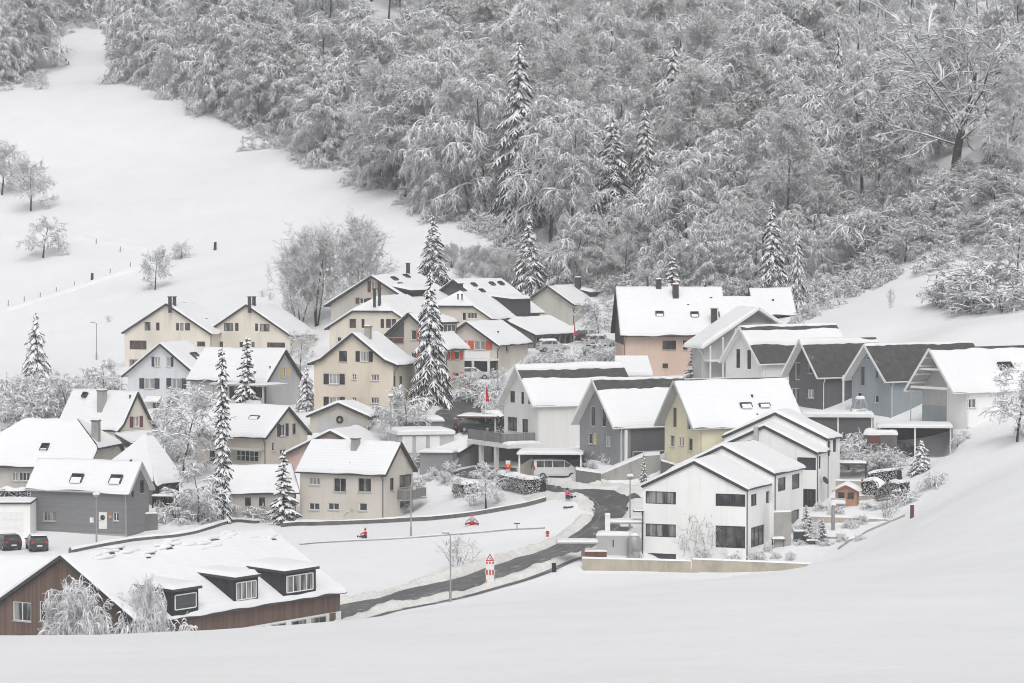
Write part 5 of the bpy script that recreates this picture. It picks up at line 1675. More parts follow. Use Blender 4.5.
def low_wall(name, label, pxs, h, w, mat, snow=.14, d=None, piece=2.4, cat='wall', sink=.6, top=None):
    """wall along ground pixels, one block after another, with a snow cushion"""
    pts = [(P(a, b, d) if d else G(a, b)) for a, b in pxs]
    path = smooth_path(pts, .5)
    root = thing(name, label, cat, (path[0].x, path[0].y, ground(path[0].x, path[0].y)))
    o0 = root.location.copy()
    acc = [0]
    for a, b in zip(path[:-1], path[1:]): acc.append(acc[-1] + (b - a).length)
    k = max(1, round(acc[-1] / piece))
    def at(s):
        for i in range(len(acc) - 1):
            if acc[i + 1] >= s:
                return path[i].lerp(path[i + 1], (s - acc[i]) / max(1e-6, acc[i + 1] - acc[i]))
        return path[-1]
    sn = MB()
    V, F = [], []
    nz = Noise(int(abs(o0.x * 5 + o0.y)), 1.5)
    for q in range(k):
        a, b = at(acc[-1] * q / k), at(acc[-1] * (q + 1) / k - .03)
        za, zb = ground(a.x, a.y) - o0.z, ground(b.x, b.y) - o0.z
        t = (b - a).normalized(); s = Vector((t.y, -t.x)) * (w / 2)
        vs = []
        for c, z in ((a, za), (b, zb)):
            for sg in (-1, 1):
                for zz in (z - sink, z + h):
                    vs.append((c.x + s.x * sg - o0.x, c.y + s.y * sg - o0.y, zz))
        MB().add(vs, [(0, 1, 3, 2), (4, 6, 7, 5), (0, 4, 5, 1), (2, 3, 7, 6), (1, 5, 7, 3), (0, 2, 6, 4)]).build('wall_panel', M[mat], root)
    if snow:
        m = 5; n = max(4, int(acc[-1] / .4))
        for i in range(n + 1):
            c = at(acc[-1] * i / n); e = at(min(acc[-1], acc[-1] * i / n + .2)); f = at(max(0, acc[-1] * i / n - .2))
            t = (e - f).normalized(); s = Vector((t.y, -t.x))
            for j in range(m):
                u = (j / (m - 1) - .5) * (w + .06)
                V.append((c.x + s.x * u - o0.x, c.y + s.y * u - o0.y, ground(c.x, c.y) - o0.z + h + .006 + snow * (1 - (2 * j / (m - 1) - 1) ** 4) * (1 + .3 * float(nz(i * .4, 0)))))
        for i in range(n):
            for j in range(m - 1):
                a = i * m + j; F.append((a, a + m, a + m + 1, a + 1))
        mobj('snow_cap', mesh_np('snow_cap', V, F, M['cap_snow'], True), root)
    return root
low_wall('stone_wall', 'low dark stone wall curving along the upper side of the snowy lane', ((282, 527), (330, 525), (390, 522.5), (440, 519.5), (500, 511), (546, 501)), .38, .35, 'stone_dark', .12, piece=3)
low_wall('kerb', 'thin dirty kerb along the lower side of the snowy lane', ((300, 545), (360, 541), (440, 536), (500, 531), (545, 528.5)), .12, .22, 'concrete', .05, piece=3, cat='kerb')
low_wall('retaining_wall', 'dark retaining wall running below the grey house', ((70, 553), (130, 541.5), (200, 532), (258, 523)), .28, .35, 'stone_dark', .22, piece=3)

def panel_wall(name, label, pieces, d, mat, snow=.16, thick=.25, cat='wall'):
    """upright concrete panels; pieces = (x0, ytop0, x1, ytop1, ybottom)"""
    a = P(pieces[0][0], pieces[0][4], d)
    root = thing(name, label, cat, a)
    for (x0, t0, x1, t1, yb) in pieces:
        p, q = P(x0 + .12, t0, d), P(x1 - .12, t1, d); zb = P(x0, yb, d).z - 1.5
        vs = []
        for c in (p, q):
            for y in (0, thick):
                for z in (zb, c.z): vs.append((c.x - a.x, y, z - a.z))
        o = MB().add(vs, [(0, 1, 3, 2), (4, 6, 7, 5), (0, 4, 5, 1), (2, 3, 7, 6), (1, 5, 7, 3), (0, 2, 6, 4)]).build('wall_panel', M[mat], root)
        if snow:
            vs = []
            for c in (p, q):
                for y, z in ((-.03, .004), (.02, snow * .8), (thick / 2, snow), (thick - .02, snow * .8), (thick + .05, .004)): vs.append((c.x - a.x, y, c.z - a.z + z))
            MB().add(vs, [(i, i + 1, 6 + i, 5 + i) for i in range(4)] + [(0, 4, 3, 2, 1)[::-1], (5, 6, 7, 8, 9)]).build('snow_cap', M['cap_snow'], o, smooth=False)
    return root
def splits(xs, ys, yb):
    return [(xs[i], np.interp(xs[i], xs[:1] + xs[-1:], ys), xs[i + 1], np.interp(xs[i + 1], xs[:1] + xs[-1:], ys), np.interp(xs[i], xs[:1] + xs[-1:], yb)) for i in range(len(xs) - 1)]
panel_wall('garden_wall', 'tan concrete panel wall below the nearest white terrace', splits([582, 614, 638, 663, 687, 691], (558.5, 561.5), (573, 574)) + splits([692, 722, 753, 785, 815], (559.5, 564.5), (574, 567)), 263.5, 'concrete_tan')
panel_wall('garden_wall', 'lower tan garden wall beside the dark evergreen shrubs', splits([804, 820, 838, 855], (535.5, 538), (545, 543)), 273.5, 'concrete_tan')
panel_wall('garden_wall', 'middle tan garden wall in front of the playhouse lawn', splits([811, 832, 854, 876, 897], (516.5, 520), (525, 524)), 279.5, 'concrete_tan')
panel_wall('garden_wall', 'upper tan garden wall below the clipped hedge', splits([858, 875, 892, 908], (496, 498), (505, 505)), 288.5, 'concrete_tan')
panel_wall('garden_wall', 'tan wall standing behind the playhouse', splits([828, 844, 862], (480.5, 481.5), (494, 494)), 292, 'concrete_tan')
panel_wall('garden_wall', 'narrow concrete wall between second and third white terrace', splits([774, 791.5], (512.5, 512), (535, 535)), 271.5, 'concrete')

# white garage at the left edge
o = thing('garage', 'white-walled garage with thin dark roof edge behind the parked cars', 'garage', P(8, 536, 290), R(2))
MB().bb(-4, 2.15, 0, 5, -2, 3.1).build('wall', M['white'], o); slab_roof(o, 'roof', -4.2, 2.25, -.2, 5.2, 3.28, .16, 'metal_dark', .25)
for k in range(3): MB().bb(-3.4, 1.5, -.03, -.002, .0 + k * .8, .75 + k * .8).build('door_slat', M['white_paint'], o)
# concrete wedge in front of the grey and yellow houses
panel_wall('wedge_wall', 'tall grey concrete wall with sloping snowy top by the junction', splits([601, 616, 631, 645], (474.5, 456), (486, 486)) + splits([645, 660], (456, 455), (486, 486)), 299, 'concrete', thick=2.2, snow=.3)
panel_wall('concrete_block', 'dark low concrete block left of the sloping wall', [(576, 470, 601, 473.5, 484)], 298.5, 'concrete_dark', thick=2.0, snow=.25)
panel_wall('garage_mouth_shade', 'dark block painted as shaded garage mouth under the yellow house', [(661, 461, 675, 465, 476)], 296.5, 'darkgrey', thick=1.5)  # solid block, the opening's shade is only its dark colour

# ------------------------------------------------------------------ carports, garages, pavilions
def shelter(name, label, cat, px, py, w, dep, hgt, rz=0., d=None, posts=True, walls='', wallm='darkgrey', roofm='white_paint', th=.2, snow=.3, slope=0., postm='white_paint', np_=3, z0=None):
    pos = P(px, py, d) if d else G(px, py)
    root = thing(name, label, cat, pos, R(rz))
    s = slab_roof(root, 'roof', -w / 2, w / 2, -.25, dep, hgt + th, th, roofm, snow)
    if posts:
        for k in range(np_):
            x = -w / 2 + .25 + (w - .5) * k / (np_ - 1)
            MB().bb(x - .08, x + .08, .0, .16, -1.2, hgt).build('post', M[postm], root)
    if 'b' in walls: MB().bb(-w / 2 + .1, w / 2 - .1, dep - .25, dep - .1, -1.5, hgt).build('back_wall', M[wallm], root)
    if 'l' in walls: MB().bb(-w / 2 + .05, -w / 2 + .2, .3, dep - .27, -1.5, hgt).build('side_wall', M[wallm], root)
    if 'r' in walls: MB().bb(w / 2 - .2, w / 2 - .05, .3, dep - .27, -1.5, hgt).build('side_wall', M[wallm], root)
    if 'f' in walls: MB().bb(-w / 2 + .1, w / 2 - .1, .05, .2, -1.5, hgt).build('front_wall', M[wallm], root)
    return root
sh = shelter('carport', 'flat white carport attached to the white house at right', 'carport', 915, 455, 7.6, 5.5, 2.75, -6, d=301, walls='br', wallm='darkgrey')
sh = shelter('garage', 'flat-roofed garage with white fascia under the dark grey house', 'garage', 838, 440, 7.4, 5.0, 2.35, -4, d=307, walls='blrf', wallm='darkgrey', th=.35)
sh = shelter('carport', 'flat snow-topped carport sheltering the white van', 'carport', 550, 477, 6.8, 5.0, 2.3, -4, d=305, walls='br', wallm='darkgrey', np_=2)
MB().prism([(-3.6, 2.6, -1), (-2.0, 2.6, -1), (-2.0, 2.6, 1.75), (-3.6, 2.6, .75)], (0, .2, 0)).build('side_wall', M['cream2'], sh)
sh = shelter('carport', 'carport with dark red fascia beside the steep lane', 'carport', 477, 432, 4.6, 4.5, 1.55, -10, d=331, walls='b', wallm='metal_dark', roofm='sh_maroon', np_=2, postm='grey_paint')
sh = shelter('pavilion', 'flat-roofed pavilion with thick snow slab and white doors', 'building', 426, 447, 6.4, 6.0, 1.35, 14, d=322, walls='blrf', wallm='lightgrey', th=.35, snow=.35, posts=False)
for k in range(3): MB().bb(-2.6 + k * 1.5, -1.5 + k * 1.5, -.02, .04, -.6, 1.2).build('door', M['white_paint'], sh)
sh = shelter('shed', 'low grey shed with snow roof above the pavilion', 'shed', 424, 430, 4.6, 4.0, .95, 10, d=331, walls='blrf', wallm='midgrey', th=.15, snow=.6, posts=False)
sh = shelter('shed', 'low snow-covered lean-to left of the grey garage', 'shed', 436, 462, 3.8, 2.5, 1.0, -12, d=318, walls='blrf', wallm='midgrey', th=.12, snow=.3, posts=False)
h = HS['gar31'].start('garage', 'grey board-clad garage with snowy pitched roof', 'garage', wall='grey_boards')
h.finish(th=.3, gutter=False)

# balcony terrace of the white house
h = HS['white28']
z = h.on_wall(524, 441, 'F')[1]
bx0, bx1, by0 = -h.W - .6, h.W + 1.2, h.ov - 4.2
MB().bb(bx0, bx1, by0, h.ov - .02, z - .42, z - .04).build('balcony_slab', M['offwhite'], h.root)
railing(h.root, [(bx0, by0 + .1), (bx1 - 1.6, by0 + .1)], z - .04, 1.15, 'galv', 'grey_boards')
railing(h.root, [(bx1 - 1.6, by0 + .1), (bx1 - 1.6, h.ov - .1)], z - .04, 1.15, 'galv', 'grey_boards')
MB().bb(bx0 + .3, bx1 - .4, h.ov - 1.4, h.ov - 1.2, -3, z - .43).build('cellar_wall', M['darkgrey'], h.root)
for q in (.25, .62): MB().bb(bx0 + (bx1 - bx0) * q, bx0 + (bx1 - bx0) * q + .45, by0 + .2, by0 + .6, -3, z - .43).build('pillar', M['offwhite'], h.root)
snow_cap('roof_snow', bx1 - .7, by0 + 2, z - .04, .7, 2.0, .3, h.root)

# snow-roofed annex behind the white house
h = HS['white28']
o = thing('annex', 'snow-covered flat annex behind the white steep-roofed house', 'building', P(634, 384, 335), R(-62 + 62))
MB().bb(-1.9, 1.9, 0, 4, -2, .9).build('wall', M['offwhite'], o)
sn = MB().prism([(-2.1, -.2, .95), (2.1, -.2, .95), (1.7, 4, 2.7), (-2.0, 4, 2.7)], (0, 0, .35)).build('roof_snow', M['roof_snow'], o)

# garden shelters left and right of the tan wall
o = thing('bus_shelter', 'single-post concrete shelter with snowy roof by the road', 'shelter', G(583, 561))
slab_roof(o, 'roof', -2.4, 1.4, -.9, 1.6, 1.75, .12, 'concrete', .25)
MB().bb(-.15, .15, 0, .3, -.5, 1.63).build('post', M['concrete'], o)
o = thing('bin_enclosure', 'pale grey bin enclosure beside the white terrace', 'enclosure', P(614, 548, 269), R(-4))
MB().bb(-1.6, 1.5, 0, .2, -1, 1.15).build('front_wall', M['lightgrey'], o); MB().bb(-.12, -.02, -.03, .0, .1, .75).build('handle', M['metal_dark'], o)
MB().bb(-1.6, 1.5, 1.8, 2.0, -1, 1.15).build('back_wall', M['lightgrey'], o); snow_cap('snow_cap', -.05, .98, 1.1, 1.6, 1.0, .3, o)
o = thing('storage_box', 'rounded grey storage tank next to the bin enclosure', 'tank', P(634, 550, 268.6))
MB().lathe([(.55, -.6), (.62, .2), (.62, 1.0), (.5, 1.25), (.2, 1.35)], n=16).build('body', M['galv'], o, smooth=True); snow_cap('snow_cap', 0, 0, 1.3, .35, .35, .2, o)
o = thing('gate_pillar', 'white square pillar at the terrace driveway', 'pillar', P(607.5, 545, 271)); MB().bb(-.23, .23, -.2, .2, -1, 2.7).build('shaft', M['white_paint'], o); snow_cap('snow_cap', 0, 0, 2.7, .26, .24, .18, o)
o = thing('canopy', 'flat snow-covered canopy behind the white pillar', 'canopy', P(627, 540, 272))
slab_roof(o, 'roof', -1.8, 1.6, 0, 2.2, 1.6, .14, 'concrete', .35)
for x in (-1.6, 1.4): MB().bb(x - .06, x + .06, .1, .22, -1, 1.46).build('post', M['metal_dark'], o)
o = thing('planter', 'reddish brown wooden planter behind the tan wall', 'planter', P(596, 558, 265.2)); MB().bb(-1.0, .95, 0, .5, -.5, .55).build('box', M['brown'], o); MB().bb(-.03, .03, -.03, -.005, -.4, .5).build('batten', M['wood_dark'], o); snow_cap('snow_cap', 0, .25, .55, 1.0, .28, .15, o)
o = thing('stair', 'short outdoor stair beside the storage tank', 'stairs', P(626, 557, 266))
for k in range(4): MB().bb(-.3 + k * .3, 1.2, .0, .9, -.5 + k * .22, -.28 + k * .22).build('step', M['concrete'], o)
o = thing('door_canopy', 'small door canopy on the left side of the nearest terrace', 'canopy', P(641, 513, 272)); slab_roof(o, 'roof', -.7, .25, -.3, 1.2, .2, .1, 'metal_dark', .15); MB().bb(.1, .2, -.2, -.1, -4, .1).build('post', M['metal_dark'], o)

# playhouse, pergola, garden things on the right
o = thing('playhouse', 'little salmon-pink playhouse with snowy gable roof', 'playhouse', G(846, 506.5), R(-14))
w = 2.05
MB().prism([(-w / 2, 0, -.4), (w / 2, 0, -.4), (w / 2, 0, 1.45), (0, 0, 2.0), (-w / 2, 0, 1.45)], (0, 1.7, 0)).build('wall', M['timber'], o)
for x in (-.45, .45):
    f = MB().bb(x - .3, x + .3, -.05, -.003, .75, 1.35).build('window', M['metal_dark'], o)
    MB().bb(x - .24, x - .02, -.06, -.052, .8, 1.3).bb(x + .02, x + .24, -.06, -.052, .8, 1.3).build('pane', M['glass'], f)
rf_ = MB()
for sg in (-1, 1): rf_.prism([(0, -.3, 2.12), (sg * (w / 2 + .3), -.3, 1.45), (sg * (w / 2 + .3), 2.0, 1.45), (0, 2.0, 2.12)], (0, 0, -.08))
rr = rf_.build('roof', M['timber'], o)
sn = MB()
V = []; F = []
for i in range(9):
    for j in range(13):
        x = (j / 12 * 2 - 1) * (w / 2 + .32); y = -.33 + 2.36 * i / 8
        e = (1 - abs(j / 6 - 1) ** 8) * (1 - abs(i / 4 - 1) ** 8)
        V.append((x, y, 2.12 - abs(x) * .67 / (w / 2 + .3) + .01 + .26 * e - .05 * math.exp(-(x / .2) ** 2)))
for i in range(8):
    for j in range(12): a = i * 13 + j; F.append((a, a + 1, a + 14, a + 13))
mobj('roof_snow', mesh_np('roof_snow', V, F, M['cap_snow'], True), rr)
o = thing('bench', 'snow-covered garden bench in front of the playhouse', 'bench', G(838, 508.5), R(-10))
b = MB().bb(-.7, .7, 0, .5, .38, .46).build('seat', M['grey_paint'], o); MB().bb(-.7, .7, .46, .54, .5, .95).build('backrest', M['grey_paint'], o)
for x in (-.6, .6):
    for y in (.05, .4): MB().bb(x - .04, x + .04, y, y + .08, -.3, .38).build('leg', M['grey_paint'], o)
snow_cap('snow_cap', 0, .25, .46, .72, .3, .3, o)
o = thing('pergola', 'dark open pergola with snow slab above the playhouse', 'pergola', G(849, 482, 280), R(-8))
slab_roof(o, 'roof', -1.75, 1.75, 0, 2.4, 1.85, .14, 'metal_dark', .32)
for x in (-1.65, 1.65):
    for y in (.1, 2.2): MB().bb(x - .07, x + .07, y, y + .14, -1, 1.71).build('post', M['metal_dark'], o)
o = thing('stone_post', 'slim grey stone pillar with snow cap in the garden', 'pillar', G(833, 530)); MB().lathe([(.17, -.3), (.16, 1.9), (.12, 2.3)], n=10).build('shaft', M['galv'], o, smooth=True); snow_cap('snow_cap', 0, 0, 2.3, .26, .26, .25, o)
o = thing('marker_post', 'dark reddish post at the garden edge on the slope', 'post', G(912, 518)); MB().bb(-.17, .17, -.1, .1, -.3, 1.2).build('shaft', M['sh_maroon'], o); snow_cap('snow_cap', 0, 0, 1.2, .18, .12, .08, o)
o = thing('satellite_dish', 'dark satellite dish on the third white terrace', 'dish', HS['ter3'].M @ Vector((HS['ter3'].W + .02, 1.4, 2.6)))
MB().lathe([(.05, 0), (.3, .06), (.42, .16)], n=14).build('dish', M['metal_dark'], o); o.children[0].rotation_euler = (.6, .9, 0); o.children[0].location = (.35, -.2, .1); MB().bar((0, 0, 0), (.35, -.2, .1), .03).build('bracket', M['galv'], o)
o = thing('garden_table', 'small snow-topped garden table by the nearest terrace', 'table', G(778, 547, 262))
MB().bb(-.6, .6, -.4, .4, .68, .74).build('table_top', M['metal_dark'], o)
for x in (-.5, .5):
    for y in (-.3, .3): MB().bb(x - .03, x + .03, y - .03, y + .03, -.3, .68).build('leg', M['metal_dark'], o)
snow_cap('snow_cap', 0, 0, .74, .6, .4, .22, o)
o = thing('garden_chair', 'snow-filled garden chair behind the garden table', 'chair', G(785, 543, 262))
MB().bb(-.3, .3, -.25, .25, .4, .46).build('seat', M['grey_paint'], o); MB().bb(-.3, .3, .25, .31, .46, 1.05).build('backrest', M['grey_paint'], o)
for x in (-.26, .26):
    for y in (-.2, .24): MB().bb(x - .025, x + .025, y - .025, y + .025, -.3, .4).build('leg', M['grey_paint'], o)
snow_cap('snow_cap', 0, 0, .46, .3, .26, .28, o)
o = thing('fire_bowl', 'round dark fire bowl capped with snow on the terrace lawn', 'bowl', G(812, 543.5, 262)); MB().lathe([(.2, -.1), (.5, .12), (.62, .3)], n=16).build('bowl', M['stone_dark'], o); snow_cap('snow_cap', 0, 0, .27, .55, .55, .2, o)
o = thing('stone_trough', 'low dark stove beside the evergreen shrubs', 'stove', G(799, 541, 262)); MB().bb(-.5, .5, -.35, .35, -.2, .9).build('body', M['metal_dark'], o); snow_cap('snow_cap', 0, 0, .9, .5, .35, .12, o)
o = thing('garden_edging', 'snow-dusted timber edging between garden and field', 'edging', G(840, 549, 250))
pts = smooth_path([G(a, b, 250) for a, b in ((838, 550), (860, 537), (882, 526), (905, 516.5))], 1.0)
for a, b in zip(pts[:-1], pts[1:]):
    MB().plank(Vector((a.x, a.y, ground(a.x, a.y) + .12)) - o.location, Vector((b.x, b.y, ground(b.x, b.y) + .12)) - o.location, .05, .16).build('board', M['concrete'], o)
# climbing dome on the garage roof, log store
o = thing('play_dome', 'snow-dusted wire dome on the flat garage roof', 'dome', HS['dark25'].M @ Vector((0, 0, 0)))
o.location = P(860, 414, 309)
dm = MB()
for k in range(8):
    a = k / 8 * 6.283
    pr_ = None
    for q in range(7):
        t = q / 6 * 1.57
        p = Vector((1.0 * math.cos(t) * math.cos(a), 1.0 * math.cos(t) * math.sin(a), 1.75 * math.sin(t)))
        if pr_ is not None: dm.bar(pr_, p, .035, n=4)
        pr_ = p
for zq in (.4, .9):
    for k in range(12):
        a, b = k / 12 * 6.283, (k + 1) / 12 * 6.283; rr = math.sqrt(1 - (zq / 1.75) ** 2)
        dm.bar((rr * math.cos(a), rr * math.sin(a), zq), (rr * math.cos(b), rr * math.sin(b), zq), .035, n=4)
dm.build('frame', M['galv'], o); snow_cap('snow_cap', 0, 0, 1.55, .45, .45, .3, o); snow_cap('snow_cap', 0, 0, .02, .95, .95, .5, o)
o = thing('log_store', 'dark stone enclosure heaped with snow left of the carport', 'enclosure', P(884, 447, 301), R(-8))
MB().bb(-2.0, 1.3, 0, 2.2, -1.5, 1.2).build('block_wall', M['stone_dark'], o); snow_cap('snow_cap', -.35, 1.1, 1.2, 1.75, 1.2, .55, o)
o = thing('mailbox', 'small maroon box with snow lid before the stone enclosure', 'box', P(874, 441.5, 298.5)); MB().bb(-.65, .65, 0, .5, -.2, .62).build('body', M['sh_maroon'], o); snow_cap('snow_cap', 0, .25, .62, .7, .3, .16, o)
for k, (px, py, lab) in enumerate(((547.5, 536.5, 'red fire hydrant beside the road junction'), (897.5, 458, 'red fire hydrant in front of the right carport'))):
    o = thing('fire_hydrant', lab, 'hydrant', G(px, py)); MB().lathe([(.13, -.2), (.13, .1), (.10, .14), (.10, .42), (.15, .44), (.15, .5), (.06, .6)], n=10).build('body', M['red'], o)
    for sg in (-1, 1): MB().bar((0, 0, .33), (sg * .2, 0, .33), .06, n=8).build('outlet', M['red'], o)
    snow_cap('snow_cap', 0, 0, .55, .12, .12, .12, o)

# ------------------------------------------------------------------ poles, lamps, signs, flags
def lamp(px, base, top, label, arm=-.9, r=.06, globe=False, d0=190.):
    p = G(px, base, d0); hh = P(px, top, p.y).z - p.z
    o = thing('street_lamp', label, 'street lamp', p)
    MB().bar((0, 0, -.3), (0, 0, hh), r * 1.25, r * .8, n=8).bar((0, 0, -.3), (0, 0, 1.0), r * 1.8, r * 1.8, n=8).build('pole', M['galv'], o)
    if globe:
        MB().lathe([(.1, hh), (.28, hh + .08), (.28, hh + .2), (.1, hh + .26)], n=12).build('lamp_head', M['galv'], o); snow_cap('snow_cap', 0, 0, hh + .24, .3, .3, .22, o)
    else:
        h_ = MB().bar((0, 0, hh - .03), (arm, 0, hh + .08), r * .6, n=6).box((arm * 1.15, 0, hh + .09), (.6, .22, .1)).build('lamp_head', M['galv'], o)
        snow_cap('snow_cap', arm * 1.15, 0, hh + .14, .3, .11, .08, o)
    return o
lamp(450.5, 602, 534, 'tall street lamp beside the lower road', -.35)
lamp(411, 537, 483, 'street lamp on the lane in front of the beige house', .5)
lamp(630, 533, 479, 'street lamp with snow-capped head at the junction', globe=True)
lamp(96.5, 545, 497, 'street lamp in front of the grey house', globe=True, r=.05)
lamp(96.5, 360, 323, 'lone street lamp at the meadow foot', -.5, r=.07)
lamp(391, 462, 398, 'thin lamp post left of the pavilion', globe=True)
def flag(px, base, top, f0, f1, label, w=.35, d0=190.):
    p = G(px, base, d0); s = FPX / p.y; hh = P(px, top, p.y).z - p.z
    o = thing('flagpole', label, 'flagpole', p)
    MB().bar((0, 0, -.3), (0, 0, hh), .05, .03, n=6).build('pole', M['white_paint'], o)
    za, zb = hh - (f0 - top) / s, hh - (f1 - top) / s
    k = MB(); n = 6
    vs = []
    for i in range(n + 1):
        z = za + (zb - za) * i / n; ww = w * (.35 + .65 * i / n)
        vs += [(.03, .03 * math.sin(i), z), (.03 + ww * .5, .09 * math.cos(i * 1.7), z - .06), (.03 + ww, -.05 + .08 * math.sin(i * 2), z - .12)]
    fs = []
    for i in range(n):
        for j in range(2): a = i * 3 + j; fs.append((a, a + 1, a + 4, a + 3))
    fl = k.add(vs, fs).build('flag', M['red'], o, fix=False)
    md = fl.modifiers.new('cloth', 'SOLIDIFY'); md.thickness = .02
flag(485.5, 433, 385, 387, 401, 'flagpole with limp red flag beside the maroon carport', .42)
flag(419.5, 423, 399, 400, 409, 'short pole with rolled red flag behind the pavilion', .22)
flag(574, 346, 322, 323, 336, 'red flag hanging at the corner of the open barn', .22)
p = G(763, 300, 380); o = thing('utility_pole', 'dark utility pole at the wood edge behind the cottage', 'pole', p); MB().bar((0, 0, -.5), (0, 0, P(763, 234, p.y).z - p.z), .16, .12, n=8).build('shaft', M['wood_dark'], o)
MB().bb(-.35, .35, -.05, .05, 8.2, 8.3).build('crossarm', M['wood_dark'], o)
p = G(765.5, 330, 340) ; 
# roadworks sign
p = G(490, 586); o = thing('roadworks_sign', 'red and white roadworks sign stack standing by the road bank', 'sign', p, R(-8)); s = FPX / p.y
MB().bar((0, .06, -.3), (0, .06, 2.95), .04, n=6).build('post', M['galv'], o)
def tri(a, z, y): return [(-a, y, z), (a, y, z), (0, y, z + a * 1.73)]
MB().bb(-.38, .38, 0, .04, 2.15, 2.95).build('back_board', M['white_paint'], o)
t_ = MB().prism(tri(.38, 2.18, -.012), (0, .01, 0)).build('warning_triangle', M['red'], o)
MB().prism(tri(.24, 2.26, -.022), (0, .008, 0)).build('triangle_field', M['white_paint'], t_)
mn = MB().bar((-.02, -.028, 2.32), (.02, -.028, 2.46), .022, n=5).bar((.02, -.028, 2.46), (-.02, -.028, 2.53), .02, n=5).bar((.02, -.028, 2.44), (.10, -.028, 2.36), .014, n=5).bar((.08, -.028, 2.31), (.14, -.028, 2.31), .03, n=5)
mn.build('worker_symbol', M['rubber'], t_)
for z0, hh in ((1.92, .2), (.98, .42), (.0, .34)):
    bd = MB().bb(-.40, .40, 0, .04, z0, z0 + hh).build('barrier_board', M['white_paint'], o)
    for k in range(3):
        x = -.34 + k * .27
        MB().prism([(x, -.008, z0 + .01), (x + .14, -.008, z0 + .01), (x + .14, -.008, z0 + hh - .01), (x, -.008, z0 + hh - .01)], (0, .007, 0)).build('red_stripe', M['red'], bd)
MB().bb(-.36, .36, .01, .035, .36, .94).build('lower_board', M['white_paint'], o); MB().bb(-.36, .36, .01, .035, 1.42, 1.9).build('upper_board', M['white_paint'], o)
MB().lathe([(.02, .34), (.09, .36), (.09, .5), (.03, .54)], c=(-.33, -.06, 0), n=10).build('warning_lamp', M['orange'], o)
for sg in (-1, 1): MB().bar((sg * .4, .0, .03), (sg * .55, .5, -.1), .03, n=5).build('leg', M['galv'], o)
# painted board figure by the van carport
o = thing('painted_figure', 'small red, orange and white painted board figure beside the hedge', 'figure', P(508, 470, 306))
MB().bb(-.3, .3, 0, .08, -.4, .1).build('base', M['grey_paint'], o)
MB().prism([(-.34, -.01, .1), (.34, -.01, .1), (.36, -.01, .75), (-.36, -.01, .75)], (0, .07, 0)).build('coat', M['red'], o)
MB().prism([(-.16, -.03, .4), (.16, -.03, .4), (.24, -.03, .8), (0, -.03, .92), (-.24, -.03, .8)], (0, .018, 0)).build('chest', M['orange'], o)
MB().prism([(-.3, -.012, .78), (.3, -.012, .78), (.32, -.012, 1.38), (.2, -.012, 1.28), (-.2, -.012, 1.28), (-.32, -.012, 1.38)], (0, .07, 0)).build('head', M['white_paint'], o)
for x in (-.12, .12): MB().bb(x - .06, x + .06, -.03, -.014, 1.0, 1.12).build('eye', M['grey_paint'], o)
o.scale = (.75,) * 3
o = thing('sign_post', 'short T-shaped post on the kerb of the snowy lane', 'post', G(517, 530)); MB().bar((0, 0, -.2), (0, 0, .6), .05, n=6).build('shaft', M['galv'], o); MB().bb(-.28, .28, -.05, .05, .58, .68).build('crossbar', M['metal_dark'], o)
o = thing('litter_bin', 'black litter bin on the bank near the bus shelter', 'bin', G(554, 572)); MB().bb(-.2, .2, -.15, .15, -.1, .75).build('body', M['rubber'], o); MB().bb(-.22, .22, -.17, .17, .75, .8).build('lid', M['metal_dark'], o)
o = thing('utility_cabinet', 'grey utility cabinet beside the grey house', 'cabinet', G(150, 529.5), R(20)); MB().bb(-.7, .7, -.4, .4, -.2, 1.6).build('body', M['concrete_dark'], o); snow_cap('snow_cap', 0, 0, 1.6, .7, .4, .15, o)
o = thing('bollard', 'short dark bollard by the grey house corner', 'bollard', G(128.5, 531)); MB().lathe([(.12, -.2), (.12, .8), (.08, .88)], n=10).build('shaft', M['metal_dark'], o)
o = thing('gas_meter_shelter', 'snow-topped lean-to shelter beside the farm wing', 'shelter', P(163, 512, 300), R(-10)); slab_roof(o, 'roof', -1.15, 1.15, -.4, 1.6, 1.6, .1, 'metal_dark', .35)
for x in (-1.0, 1.0): MB().bb(x - .06, x + .06, -.3, -.18, -1.4, 1.5).build('post', M['wood_dark'], o)
MB().bb(-1.05, 1.05, 1.4, 1.5, -1.4, 1.5).build('back_wall', M['wood_dark'], o)
# fence posts across the meadow
pts = [G(a, b, 330) for a, b in ((8, 306), (24, 302), (40, 298), (56, 293), (74, 287), (92, 281), (110, 274), (130, 268), (150, 262), (163, 257), (215, 250), (120, 252), (96, 244))]
for k, g in enumerate(pts):
    big = k in (5, 9, 10)
    o = thing('fence_post', ['weathered', 'leaning', 'half-buried'][k % 3] + (' dark stump' if big else ' thin fence post') + ' in the snowy meadow, number counted along the faint track' if False else
              (('dark stump standing out on the meadow track' if k == 5 else 'dark stump near the small meadow tree' if k == 9 else 'lone dark stump on the upper meadow') if big else 'thin fence post along the faint meadow track'), 'post', g, group=None if big else 'fence posts across the meadow')
    w = .28 if big else .07
    MB().bar((0, 0, -.3), (.05, 0, 1.3 if big else .9), w, w * .8, n=6).build('shaft', M['wood_dark'], o); snow_cap('snow_cap', .05, 0, 1.28 if big else .88, w, w, .1, o, n=3)
